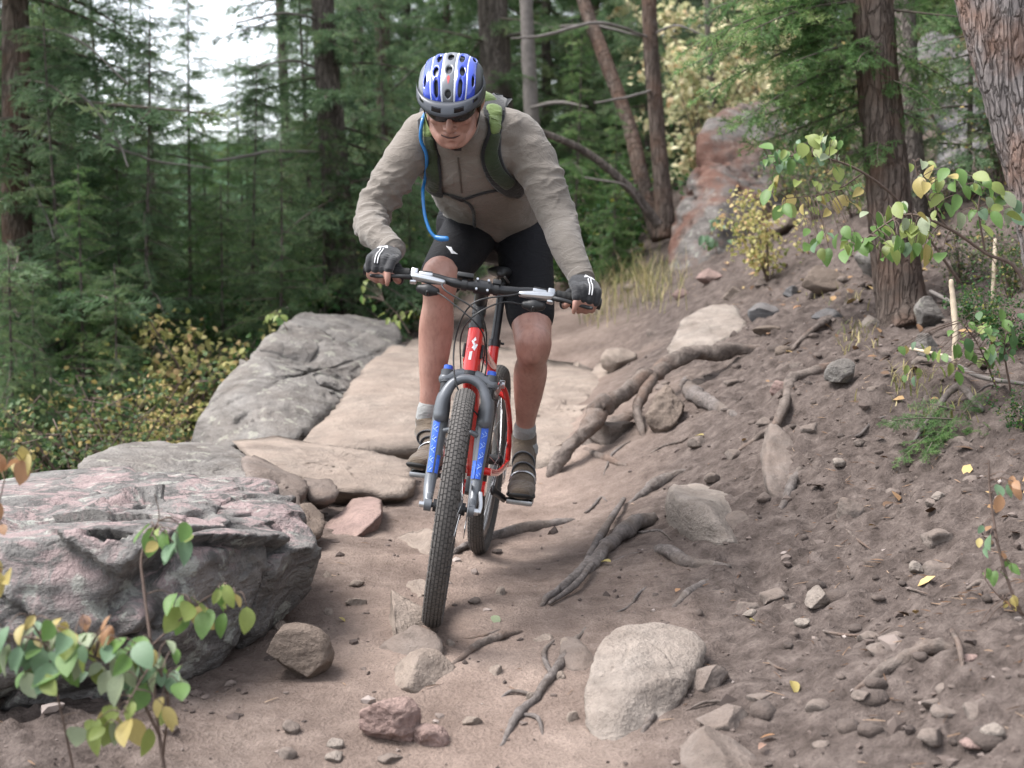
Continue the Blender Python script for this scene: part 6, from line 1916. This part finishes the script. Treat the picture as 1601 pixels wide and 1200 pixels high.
trunk_tree('pine_tree', 'grey dead trunk just right of the backpack', [(838, 420, 13.4), (834, 250, 13.4), (828, 120, 13.4), (820, -60, 13.4)], [13, 12, 11, 9], M_deadw, seed=406,
           dead=[([(832, 168, 13.3), (870, 160, 13.1), (918, 166, 12.9)], [4, 5, 2]), ([(834, 240, 13.3), (870, 260, 13), (905, 252, 12.9)], [3, 3, 1])])
trunk_tree('pine_tree', 'straight trunk of the forked pair growing by the red streaked boulder', [(1042, 372, 11.6), (1036, 300, 11.6), (1026, 180, 11.6), (1016, 40, 11.6), (1010, -160, 11.6)], [17, 14, 12, 12, 10], M_barkred, seed=407,
           dead=[([(1020, 60, 11.6), (940, 35, 11.2), (860, 52, 11.0), (800, 60, 10.9)], [3, 4, 4, 2]), ([(1022, 140, 11.6), (980, 152, 11.3), (930, 160, 11.2)], [3, 3, 2]), ([(1018, 55, 11.6), (1060, 40, 11.4), (1110, 60, 11.3)], [3, 3, 2])])
trunk_tree('pine_tree', 'slanting trunk of the forked pair leaning away from the boulder', [(1034, 372, 11.7), (1008, 300, 11.8), (985, 200, 12), (945, 90, 12.2), (915, 10, 12.4), (880, -120, 12.6)], [16, 13, 11, 11, 10, 8], M_barkred, seed=408)
trunk_tree('pine_tree', "fallen grey trunk propped low behind the rider's arm", [(1030, 352, 11.4), (985, 295, 11.3), (920, 240, 11.2), (846, 206, 11.0), (800, 195, 11.0)], [8, 7, 6, 5, 4], M_barkgrey, seed=409,
           dead=[([(1010, 330, 11.3), (975, 290, 11.1), (915, 277, 11)], [3, 3, 2])])
trunk_tree('pine_tree', 'thin dark trunk standing among the yellow leaves', [(1118, 250, 15), (1110, 100, 15), (1106, -40, 15)], [7, 6, 6], M_barkgrey, seed=410)
trunk_tree('pine_tree', 'grey trunk far behind the forked pair', [(925, 400, 17), (921, 200, 17), (916, -40, 17)], [12, 11, 10], M_barkgrey, seed=413)
trunk_tree('pine_tree', 'faint trunk deep in the firs near the left trunk', [(108, 560, 14), (102, 330, 14), (98, 100, 14), (95, -60, 14)], [12, 11, 10, 9], M_barkgrey, seed=414)

# the fir on the bank with its needle boughs reaching over the rocks
AZL = math.pi
bs = []
for (u, az, tl, L) in [(.80, 2.95, -.05, 1.05), (.74, 3.25, -.12, 1.05), (.66, 3.05, -.16, 1.10), (.60, 3.35, -.22, .95), (.56, 2.80, -.20, .95), (.72, 3.55, -.15, .95), (.64, 3.7, -.25, .80), (.50, 3.3, -.30, .75), (.53, 3.0, -.30, .85),
                       (.62, 4.3, -.25, .55), (.58, 5.4, -.30, .50), (.52, 5.9, -.35, .45), (.85, 3.4, .0, 1.0), (.90, 3.0, .0, 1.0), (.88, 3.8, -.1, .8), (.93, 3.3, -.05, .9), (.95, 2.7, .05, .9), (.47, 4.4, -.5, .40), (.45, 3.7, -.55, .42), (.70, 5.9, -.1, .75), (.78, 6.2, -.1, .8), (.62, 6.0, -.3, .65), (.84, 5.6, 0, .8), (.68, 3.15, -.05, 1.15), (.76, 2.9, -.1, 1.15)]:
    bs.append((u, az, tl, L))
trunk_tree('fir_tree', 'brown fir trunk on the bank with green boughs reaching over the boulder', [(1420, 520, 6.55), (1408, 470, 6.6), (1392, 330, 6.62), (1378, 180, 6.64), (1366, 40, 6.66), (1358, -80, 6.7), (1350, -260, 6.75)], [46, 37, 33, 32, 31, 30, 26], M_barkred, 26, 110, 411, .12, 24., boughs=bs, tmpls=NEARB, mat=M_nbright, dt=-.02)
trunk_tree('pine_tree', 'dark slim trunk right behind the bank fir', [(1432, 440, 8.0), (1424, 250, 8.1), (1414, 60, 8.2), (1408, -100, 8.3)], [24, 20, 18, 17], M_barkgrey, 14, 60, 415, .1, 20.)
# big leaning pine
trunk_tree('pine_tree', 'big leaning pine trunk with flaky grey and orange bark', [(1700, 520, 5.45), (1672, 400, 5.5), (1640, 280, 5.5), (1602, 150, 5.5), (1562, 10, 5.5), (1522, -130, 5.55), (1470, -320, 5.6)], [76, 66, 62, 60, 58, 55, 50], M_barkpine, 64, 240, 412, .11, 16.)

# ------------------------------------------------------------------ broadleaf shrubs
def leaf_shape(L, W, fold=.25, curl=.2, nseg=5, round_=1.0):
    """rounded leaf along +X, folded on its midrib"""
    V, Fc = [], []
    for i in range(nseg + 1):
        s = i / nseg
        w = W * (math.sin(math.pi * s ** .92) ** .75 if 0 < i < nseg else 0.02)
        z = -curl * L * s * s
        V += [(s * L, -w, z + fold * w), (s * L, 0, z), (s * L, w, z + fold * w)]
    for i in range(nseg):
        a = i * 3
        Fc += [(a, a + 1, a + 4, a + 3), (a + 1, a + 2, a + 5, a + 4)]
    return np.array(V), Fc
LEAFC = {'g': (0.13, 0.235, 0.060), 'dg': (0.075, 0.155, 0.055), 'yg': (0.235, 0.29, 0.080), 'y': (0.42, 0.34, 0.12), 'o': (0.38, 0.21, 0.11), 'bg': (0.15, 0.245, 0.14), 'p': (0.38, 0.24, 0.18), 'pale': (0.30, 0.35, 0.22)}
def leafm(name, c):
    t = NT(name)
    co = t.co()
    a = tuple(v * .72 for v in c); b = tuple(min(1, v * 1.22) for v in c)
    cc = t.ramp(t.noise(co, 40, 5, .6), [(0.3, a), (0.7, b)])
    w = t.n('ShaderNodeTexWave'); w.inputs['Scale'].default_value = 55; w.inputs['Distortion'].default_value = 1.0; t.l(co, w.inputs['Vector'])
    cc = t.mix(.25, cc, t.ramp(w.outputs['Fac'], [(0.0, (.75, .75, .75)), (1.0, (1.1, 1.1, 1.1))]), 'MULTIPLY')
    t.base(cc); t.set(Roughness=.42); t.b.inputs['Specular IOR Level'].default_value = .4
    t.bump(w.outputs['Fac'], .15, .002)
    tr = t.n('ShaderNodeBsdfTranslucent'); t.l(cc, tr.inputs['Color'])
    mx = t.n('ShaderNodeMixShader'); mx.inputs[0].default_value = .35
    t.l(t.b.outputs[0], mx.inputs[1]); t.l(tr.outputs[0], mx.inputs[2]); t.l(mx.outputs[0], t.out.inputs['Surface'])
    return t.m
LM = {k: leafm('leaf_' + k, c) for k, c in LEAFC.items()}
LMESH = {}
for k in LEAFC:
    for j, (W_, fo, cu) in enumerate(((.31, .25, .12), (.27, .50, .30), (.35, .15, .42))):
        V, Fc = leaf_shape(1.0, W_, fo, cu, 8)
        LMESH[(k, j)] = raw_mesh('leaf', V, Fc, LM[k], True)
def add_leaf(parent, pos, size, col, rr, facing=None, droop=.5):
    """leaf mesh shared, own rotation"""
    o = link('leaf', LMESH[(col, rr.randrange(3))], parent)
    p_ = np.asarray(pos) - ORG[parent.name]
    o.location = tuple(p_)
    az = rr.uniform(-math.pi, math.pi) if facing is None else facing + rr.uniform(-.9, .9)
    o.rotation_mode = 'XYZ'
    M = Matrix.Rotation(az, 3, 'Z') @ Matrix.Rotation(rr.uniform(droop - .5, droop + .55), 3, 'Y') @ Matrix.Rotation(rr.uniform(-.9, .9), 3, 'X')
    o.rotation_euler = M.to_euler('XYZ')
    s = size * rr.uniform(.5, 1.12)
    o.scale = (s, s, s)
    return o
def shrub(name, label, base, stems, clusters, seed, size, cols, group=None):
    """stems: list of point lists (px,py,d) with radius px; clusters: (px,py,d, rx, ry, rd, count, colour weights)"""
    rr = random.Random(seed)
    root_ = thing(name, base, label, 'shrub', group)
    nodes = []
    for pts, rads in stems:
        W = [P(*p) for p in pts]
        V, Fc = tube(W, .62 * np.array(rads) / F * pts[0][2], 7, (len(W) - 1) * 7 + 1, jitter=.2, seed=seed)
        part('stem', V, Fc, M_stem, root_)
        nodes += list(spline(np.array(W), 24)[4:])
    nodes = np.array(nodes)
    pet = MB()
    for (px, py, d, rx, ry, rd, cnt, cw) in clusters:
        ks, ws = list(cw.keys()), list(cw.values())
        for i in range(int(cnt * 1.35)):
            a = rr.uniform(0, 6.28); q = math.sqrt(rr.random())
            p_ = P(px + rx * q * math.cos(a), py + ry * q * math.sin(a), d + rr.uniform(-rd, rd))
            col = rr.choices(ks, ws)[0]
            add_leaf(root_, p_, size, col, rr, facing=-math.pi / 2, droop=.62)
            j = np.linalg.norm(nodes - p_, axis=1).argmin()
            m_ = (nodes[j] + p_) / 2 + np.array([0, 0, .01])
            pet.add(*tube([nodes[j], m_, p_], np.array([.0016, .0012, .0009]), 5, 7, cap='flat'))
    V, Fc = pet.get()
    part('twigs', V, Fc, M_stem, root_, kind='stuff')
    return root_
M_stem = simple('shrub_stem', (0.11, 0.075, 0.06), .8, 0, .3, 60)
cwA = {'g': 4, 'bg': 5, 'yg': 2, 'y': .7, 'pale': 2.4, 'o': .2}
cwB = {'g': 3, 'bg': 1, 'yg': 3, 'y': .4}
cwO = {'o': 3, 'y': 2, 'p': 2, 'g': 1, 'yg': 1}
bse = G(250, 1195)[0]
shrub('leafy_shrub', 'round leaved shrub with green and yellowing leaves in front of the lichen boulder', bse,
      [([(262, 1230, 2.72), (245, 1120, 2.75), (236, 1010, 2.78), (225, 920, 2.82), (222, 865, 2.84), (248, 812, 2.86), (242, 772, 2.86)], [5, 5, 4, 4, 3, 2, 1]),
       ([(236, 1010, 2.78), (280, 970, 2.8), (330, 930, 2.82), (375, 925, 2.84)], [3, 2, 2, 1]),
       ([(250, 1150, 2.74), (200, 1060, 2.7), (130, 1020, 2.66), (60, 1000, 2.62), (-20, 985, 2.6)], [4, 4, 3, 3, 2]),
       ([(255, 1180, 2.72), (262, 1090, 2.66), (240, 1040, 2.62), (205, 1090, 2.56), (180, 1140, 2.52)], [4, 3, 3, 2, 1]),
       ([(120, 1230, 2.66), (95, 1110, 2.64), (70, 1010, 2.62), (40, 960, 2.6)], [4, 3, 3, 2])],
      [(262, 832, 2.86, 46, 22, .05, 9, cwB), (330, 938, 2.84, 66, 28, .06, 13, {'g': 4, 'yg': 3, 'y': 1, 'dg': 1}), (60, 1010, 2.62, 66, 50, .08, 32, cwA), (165, 1020, 2.68, 75, 42, .08, 26, cwA), (235, 1040, 2.66, 64, 44, .08, 20, {'bg': 3, 'g': 3, 'pale': 2, 'y': .6}),
       (180, 1120, 2.6, 66, 40, .06, 9, {'yg': 3, 'y': 2, 'pale': 1}), (262, 1092, 2.6, 14, 26, .03, 3, {'y': 3, 'yg': 1}), (130, 970, 2.66, 50, 20, .05, 6, cwO)], 71, .058, cwA)
shrub('leafy_shrub', 'shrub twig with orange and yellow leaves against the lichen boulder', P(-30, 1000, 2.7),
      [([(-60, 1100, 2.7), (-30, 900, 2.72), (0, 780, 2.75), (20, 690, 2.78)], [4, 3, 2, 1])],
      [(18, 700, 2.78, 24, 26, .04, 5, cwO), (-8, 820, 2.75, 24, 40, .05, 5, cwO), (-4, 900, 2.72, 20, 40, .05, 5, {'o': 1, 'yg': 2, 'y': 2})], 72, .056, cwO)
cwR = {'g': 4, 'yg': 3, 'y': .6, 'pale': 1.6, 'bg': 1.2}
shrub('leafy_shrub', 'leafy shrub with big yellow green leaves in front of the bank fir trunk', P(1640, 640, 4.5),
      [([(1650, 660, 4.5), (1600, 440, 4.5), (1540, 395, 4.5), (1480, 355, 4.5), (1420, 335, 4.52), (1370, 360, 4.55), (1330, 395, 4.55)], [6, 5, 4, 4, 3, 2, 1]), ([(1540, 395, 4.5), (1530, 320, 4.48), (1545, 275, 4.48)], [3, 2, 1]), ([(1480, 355, 4.5), (1440, 290, 4.5), (1430, 250, 4.5)], [3, 2, 1])],
      [(1400, 350, 4.53, 62, 44, .1, 30, cwR), (1500, 300, 4.5, 74, 42, .1, 26, cwR), (1440, 265, 4.5, 36, 22, .06, 7, {'y': 2, 'yg': 2, 'pale': 1}), (1365, 385, 4.55, 44, 24, .06, 10, {'g': 3, 'yg': 2}), (1450, 385, 4.5, 30, 16, .05, 5, {'g': 3, 'y': 2}), (1560, 330, 4.48, 36, 36, .06, 7, cwR)], 73, .066, cwR)
shrub('leafy_shrub', 'leafy twig with hanging green leaves above the yellow leaves on the bank', P(1480, 420, 5.4),
      [([(1500, 440, 5.3), (1420, 330, 5.2), (1350, 270, 5.1), (1280, 245, 5.1), (1200, 245, 5.1)], [4, 3, 3, 2, 1]), ([(1350, 270, 5.1), (1300, 300, 5.1), (1230, 310, 5.1)], [2, 2, 1])],
      [(1285, 235, 5.1, 66, 30, .1, 22, cwR), (1205, 250, 5.1, 44, 26, .08, 12, {'g': 3, 'dg': 2, 'bg': 1}), (1240, 300, 5.1, 56, 30, .1, 12, {'g': 3, 'y': 2, 'yg': 2}), (1310, 295, 5.1, 40, 36, .1, 10, {'y': 2, 'yg': 2, 'g': 2}), (1295, 370, 5.0, 44, 24, .06, 12, {'g': 3, 'bg': 1, 'yg': 1})], 74, .066, cwR)
shrub('leafy_shrub', 'low green leafed plant on the bank behind the pale upright stick', G(1560, 600)[0],
      [([(1560, 610, 4.85), (1530, 540, 4.8), (1500, 500, 4.8)], [3, 2, 1]), ([(1580, 610, 4.8), (1570, 540, 4.75), (1585, 490, 4.75)], [3, 2, 1])],
      [(1555, 520, 4.78, 70, 40, .1, 34, {'g': 4, 'dg': 3, 'yg': 1, 'bg': 1}), (1490, 545, 4.85, 40, 36, .08, 10, cwB), (1425, 560, 5.1, 34, 30, .08, 8, cwB)], 75, .052, cwR)
shrub('seedling', 'red stemmed seedling with green leaves at the edge of the bank', G(1610, 985)[0],
      [([(1612, 990, 3.2), (1580, 920, 3.22), (1560, 850, 3.24), (1548, 770, 3.26), (1546, 720, 3.26)], [5, 4, 4, 3, 2]), ([(1600, 960, 3.2), (1560, 930, 3.2), (1540, 905, 3.2)], [3, 2, 1])],
      [(1555, 880, 3.24, 28, 20, .03, 6, {'g': 2, 'yg': 2, 'o': 1}), (1540, 840, 3.24, 14, 24, .03, 3, {'bg': 2, 'y': 1}), (1585, 760, 3.22, 26, 24, .03, 5, {'bg': 2, 'o': 1, 'yg': 1}), (1540, 985, 3.22, 18, 8, .02, 2, {'g': 1}), (1585, 935, 3.2, 20, 16, .02, 4, {'y': 1, 'o': 1, 'g': 1})], 76, .040, cwR)
shrub('seedling', 'bright lime green seedling on top of the cracked boulder', P(450, 520, 8.6),
      [([(452, 520, 8.6), (440, 500, 8.6), (432, 488, 8.6)], [1.5, 1, .6])], [(436, 494, 8.6, 20, 10, .08, 10, {'yg': 3, 'g': 1})], 77, .055, cwR)
shrub('seedling', 'bright lime green seedling between the slab and the rider', P(640, 510, 9.0),
      [([(640, 520, 9.0), (620, 490, 9.0), (600, 470, 9.0)], [1.5, 1, .6])], [(625, 490, 9.0, 24, 14, .1, 9, {'yg': 3, 'g': 1}), (578, 455, 9.3, 16, 24, .1, 8, {'yg': 3, 'g': 1})], 78, .06, cwR)
shrub('seedling', 'small green plant growing on the red streaked boulder', P(1120, 390, 10.5),
      [([(1120, 395, 10.5), (1118, 375, 10.5), (1110, 358, 10.5)], [1.5, 1, .6])], [(1110, 375, 10.5, 30, 10, .1, 9, {'bg': 3, 'g': 1}), (1135, 345, 10.6, 24, 10, .1, 7, {'bg': 3, 'g': 1})], 79, .08, cwR)

# brush with many small leaves: one foliage mesh per bush
def brush_mesh(seed, n, rad, size, stops, name):
    rr = np.random.default_rng(seed)
    stems = MB(); tips = []
    for k in range(9):
        a = rr.uniform(0, 6.28); l = rr.uniform(.6, 1.0)
        e = np.array([math.cos(a) * rad[0] * l * .9, math.sin(a) * rad[0] * l * .9, rad[1] * rr.uniform(.7, 1.0)])
        m_ = e * np.array([.35, .35, .55])
        stems.add(*tube([np.zeros(3), m_, e], np.array([.010, .006, .002]), 5, 10, cap='flat'))
        for q in np.linspace(.3, 1, 6):
            b0 = (m_ * 2 * q * (1 - q) + e * q * q)
            e2 = b0 + rr.normal(0, .35, 3) * np.array([rad[0], rad[0], rad[1] * .6]) * .7
            stems.add(*tube([b0, e2], np.array([.004, .001]), 4, 2, cap='flat')); tips.append((b0, e2))
    vs, tt = [], []
    base_ = np.array([(0, 0, 0), (.35, -.36, .08), (1, 0, -.15), (.35, .36, .08), (.75, -.26, 0), (.75, .26, 0)])
    for i in range(n):
        b0, e2 = tips[rr.integers(len(tips))]
        u = rr.random() ** .6
        p_ = b0 * (1 - u) + e2 * u + rr.normal(0, .05, 3)
        if p_[2] < .02: continue
        M = np.array(Matrix.Rotation(rr.uniform(0, 6.28), 3, 'Z') @ Matrix.Rotation(rr.uniform(-.3, 1.2), 3, 'Y') @ Matrix.Rotation(rr.uniform(-.9, .9), 3, 'X')) * size * rr.uniform(.6, 1.25)
        vs.append(base_ @ M.T + p_)
        tt += [np.clip(rr.normal(.5, .27), 0, 1)] * 4
    n_ = len(vs)
    F0 = np.array([(0, 1, 3), (1, 4, 3), (4, 5, 3), (4, 2, 5)])
    T = (np.arange(n_)[:, None, None] * 6 + F0[None]).reshape(-1, 3)
    m = leaf_mat(name, stops, .4, .5, 25)
    return raw_mesh('foliage', np.concatenate(vs), T, m, False, {'tone': np.array(tt)}), raw_mesh('stems', *stems.get(), M_stem)
BR = {'yel': brush_mesh(1, 1000, (.65, 1.0), .055, [(0, (.16, .20, .06)), (.35, (.36, .36, .12)), (.7, (.62, .54, .24)), (1, (.64, .42, .22))], 'leaf_yellow'),
      'pale': brush_mesh(2, 1700, (1.0, 1.9), .080, [(0, (.28, .34, .16)), (.4, (.60, .58, .34)), (.75, (.76, .70, .46)), (1, (.68, .48, .28))], 'leaf_pale_yellow'),
      'mix': brush_mesh(3, 900, (.75, .95), .042, [(0, (.03, .07, .03)), (.5, (.085, .145, .05)), (.8, (.20, .22, .09)), (1, (.42, .32, .12))], 'leaf_mixed'),
      'grn': brush_mesh(4, 1900, (.6, .8), .042, [(0, (.015, .05, .018)), (.5, (.04, .115, .03)), (.85, (.09, .17, .04)), (1, (.25, .26, .06))], 'leaf_green')}
def put_brush(kind, px, py, d, sc, rot, label, group=None):
    q = P(px, py, d)
    z = min(q[2], gz1(q[0], q[1]) + .05) if py > 600 else q[2]
    z = gz1(q[0], q[1]) if q[2] < gz1(q[0], q[1]) else q[2]
    o = link('bush', None, None, (q[0], q[1], z - .05)); o.rotation_euler = (0, 0, rot); o.scale = (sc, sc, sc); o.empty_display_size = .1
    tag(o, label, 'bush', group)
    link('foliage', BR[kind][0], o); link('stems', BR[kind][1], o)
def ground_brush(kind, px, d, sc, rot, label, group=None):
    x, y = xy(px, d)
    o = link('bush', None, None, (x, y, gz1(x, y) - .04)); o.rotation_euler = (0, 0, rot); o.scale = (sc, sc, sc); o.empty_display_size = .1
    tag(o, label, 'bush', group)
    link('foliage', BR[kind][0], o); link('stems', BR[kind][1], o)
ground_brush('yel', 325, 9.2, .95, .3, 'yellow leaved bush left of the cracked boulder')
ground_brush('yel', 258, 10.0, .95, 1.3, 'yellow and orange bush under the bright green young fir')
ground_brush('yel', 200, 8.6, .75, 2.9, 'yellow green bush low in front of the dark firs')
ground_brush('yel', 110, 9.4, .8, .9, 'yellowing bush beside the left trunk')
ground_brush('yel', 290, 8.2, .55, 2.3, 'small yellow bush low against the cracked boulder')
for k, (kd, px, d, sc) in enumerate([('mix', 190, 8.0, .9), ('mix', 120, 7.6, .8), ('mix', 60, 9.0, 1.1), ('mix', 245, 9.0, .9), ('mix', 0, 8.0, 1.0), ('mix', 150, 9.8, 1.2), ('mix', 310, 10.8, 1.0), ('mix', -40, 9.6, 1.1), ('mix', 90, 10.8, 1.2)]):
    ground_brush(kd, px, d, sc, k * 1.1, 'tangled brush of small dull green and tan leaves on the forest floor', 'tangled brush under the left trees')
for k, (kd, px, d, sc) in enumerate([('grn', 380, 9.6, .8), ('grn', 215, 11.0, 1.1), ('grn', 470, 10.6, .9), ('grn', 560, 11.4, 1.0), ('grn', 600, 12.4, 1.0), ('grn', 940, 12.6, 1.0), ('grn', 890, 12.0, .9), ('grn', 980, 13.4, 1.0), ('grn', 410, 11.4, 1.0)]):
    ground_brush(kd, px, d, sc, k * 1.3, 'green leafy undergrowth bush among the fir saplings', 'green undergrowth bushes')
ground_brush('pale', 1105, 14.0, .95, .4, 'tall pale yellow bush behind the red streaked boulder')
ground_brush('pale', 1190, 15.5, .85, 1.9, 'pale yellow bush beside the tall one, under the fir boughs')
ground_brush('pale', 1075, 17.0, 1.1, 4.4, 'peach yellow bush high up behind the forked trunks')
ground_brush('yel', 1200, 8.8, .55, 1.0, 'small yellow bush on the bank under the hanging leaves')
ground_brush('yel', 560, 13.6, .9, 3.0, "yellow bush glowing behind the rider's sleeve")
ground_brush('yel', 420, 12.4, .9, 5.0, 'yellow bush behind the dark fir saplings')
ground_brush('yel', 610, 12.0, .7, 2.0, "small yellow bush low behind the rider's forearm")
for k, (px, d, sc) in enumerate([(1480, 9.4, .7), (1560, 8.0, .6), (1390, 11, .9), (1300, 11.5, .9), (1330, 9.2, .45), (1270, 9.8, .5), (1240, 10.8, .6), (1380, 8.8, .4), (1220, 12.6, .8), (1450, 8.2, .4)]):
    ground_brush('mix', px, d, sc, k * 1.7, 'dull tangled brush up the bank behind the fir trunk', 'dull brush up the bank')

for k, (kd, px, d, sc) in enumerate([('grn', 1600, 5.2, .30), ('grn', 1545, 5.6, .28), ('mix', 1580, 6.2, .40), ('grn', 1610, 4.5, .22), ('mix', 1500, 6.8, .35)]):
    ground_brush(kd, px, d, sc, k * 1.9 + .4, 'low leafy ground plant at the top of the dirt bank', 'low plants along the top of the bank')
# fir seedling lying over the bank
def near_spray(px0, py0, px1, py1, d0, d1, tm):
    a = P(px0, py0, d0); b = P(px1, py1, d1); v = b - a; L = np.linalg.norm(v)
    az = math.atan2(v[1], v[0]); tl = math.asin(v[2] / L)
    return (a, az, tl, L / .8)
sp = [near_spray(1500, 655, 1375, 655, 4.85, 4.8, 0), near_spray(1490, 665, 1385, 700, 4.85, 4.7, 0), near_spray(1500, 640, 1420, 630, 4.85, 4.95, 0), near_spray(1485, 660, 1440, 712, 4.85, 4.6, 0), near_spray(1510, 660, 1590, 680, 4.85, 4.6, 0), near_spray(1500, 650, 1540, 600, 4.85, 4.9, 0)]
(V, T, tt), (WV, WF) = crown(sp, 77, NEARB)
sb = thing('fir_seedling', G(1500, 670)[0], 'small fir seedling spreading flat over the dirt bank', 'seedling')
part('stems', WV, WF, M_twig, sb); part('needles', V, T, M_nbright, sb, False, {'tone': tt})

# dry grass on the bank
M_grass = leaf_mat('dry_grass', [(0, (.10, .13, .04)), (.4, (.25, .24, .09)), (.8, (.46, .38, .19)), (1, (.60, .50, .28))], .3, .6, 12)
def grass(spots, seed, n, Lr, name, label):
    rr = np.random.default_rng(seed)
    vs, fs, tt, k = [], [], [], 0
    for (px, py, sx, sy, cnt) in spots:
        for i in range(cnt):
            q, d = G(px + rr.normal(0, sx), py + rr.normal(0, sy))
            L = rr.uniform(*Lr); a = rr.uniform(0, 6.28); ln = rr.uniform(.25, .85)
            dr = np.array([math.cos(a), math.sin(a), 0]); sd_ = np.array([-dr[1], dr[0], 0]); w = rr.uniform(.0018, .0035)
            pts = [q + dr * L * ln * s * s + np.array([0, 0, L * (s - .35 * ln * s * s)]) for s in (0, .4, .75, 1.0)]
            for s_, p_ in zip((1, .8, .5, .05), pts): vs += [p_ - sd_ * w * s_, p_ + sd_ * w * s_]
            fs += [(k, k + 1, k + 3, k + 2), (k + 2, k + 3, k + 5, k + 4), (k + 4, k + 5, k + 7, k + 6)]; k += 8
            tt += [rr.random()] * 3
    return solo(name, np.array(vs), np.array(fs), M_grass, label, 'grass', kind='stuff', smooth=True, attrs={'tone': np.array(tt)})
grass([(1000, 440, 34, 12, 170), (960, 470, 30, 12, 110), (1020, 470, 20, 8, 60), (930, 500, 16, 8, 60)], 5, 0, (.12, .36), 'dry_grass', 'dry pale grass tuft on the bank below the red streaked boulder')
grass([(1340, 530, 20, 12, 60), (1470, 640, 40, 20, 60), (1300, 470, 30, 14, 30), (1420, 600, 20, 14, 40)], 6, 0, (.03, .08), 'moss_tufts', 'short green moss and grass blades on the bank')

# pale sticks standing and lying on the bank
def stick(pts, r_, label, mat=None):
    W = [P(*p) for p in pts]
    V, Fc = tube(W, np.array(r_) / F * pts[0][2], 8, (len(W) - 1) * 6 + 1, jitter=.25, seed=len(label))
    solo('stick', V, Fc, M_deadw if mat is None else mat, label, 'stick')
M_stick = simple('peeled_stick', (.44, .36, .27), .8, 0, .2, 30)
stick([(1492, 568, 4.95), (1494, 520, 4.97), (1491, 480, 5.0), (1487, 440, 5.02)], [5, 5, 5, 4], 'pale peeled stick standing upright in the bank', M_stick)
stick([(1553, 465, 6.2), (1555, 420, 6.2), (1556, 375, 6.25)], [4, 4, 3], 'thin pale stick standing behind the leafy shrub', M_stick)
stick([(1455, 455, 6.4), (1480, 468, 6.2), (1520, 490, 6.0)], [3, 3, 2], 'thin grey stick lying by the fir trunk foot')
stick([(1424, 545, 5.6), (1460, 552, 5.4), (1500, 562, 5.2)], [2.5, 2.5, 1.5], 'thin tan stick lying below the grey stones', M_stick)
stick([(1480, 560, 5.2), (1530, 588, 5.0), (1600, 600, 4.8)], [4, 4, 3], 'grey fallen branch lying over the bank beside the fir seedling')

# fallen leaves
def fallen(px, py, size, col, seed, label):
    rr = random.Random(seed)
    q, d = G(px, py)
    z = gz1(q[0], q[1])
    o = link('fallen_leaf', LMESH[(col, seed % 3)], None, (q[0], q[1], z + .012))
    o.rotation_euler = (rr.uniform(-.3, .3), rr.uniform(-.2, .25), rr.uniform(0, 6.28)); o.scale = (size,) * 3
    tag(o, label, 'leaf')
fallen(1238, 1076, .045, 'y', 1, 'bright yellow fallen leaf on the bare dirt')
fallen(1172, 976, .030, 'y', 2, 'small yellow fallen leaf above the oval pale stone')
fallen(1100, 690, .045, 'y', 3, 'yellow fallen leaf on the bank below the grey bent root')
fallen(955, 888, .040, 'y', 4, 'yellow fallen leaf lying beside the forked root')
fallen(772, 972, .040, 'pale', 5, 'pale cream fallen leaf on the trail beside the front wheel')
fallen(1212, 1154, .034, 'o', 6, 'orange fallen leaf beside the wide dusty stone')
fallen(1196, 1168, .028, 'p', 7, 'small pinkish fallen leaf touching the orange one')
fallen(1436, 646, .045, 'pale', 8, 'cream fallen leaf resting on the fir seedling')
fallen(1535, 705, .045, 'p', 9, 'pink fallen leaf below the fir seedling')
fallen(1252, 492, .05, 'o', 10, 'tan fallen leaf beside the brown block')
fallen(530, 975, .022, 'y', 11, 'tiny yellow fallen leaf near the lichen boulder')
fallen(1062, 930, .026, 'o', 12, 'small orange fallen leaf above the oval pale stone')
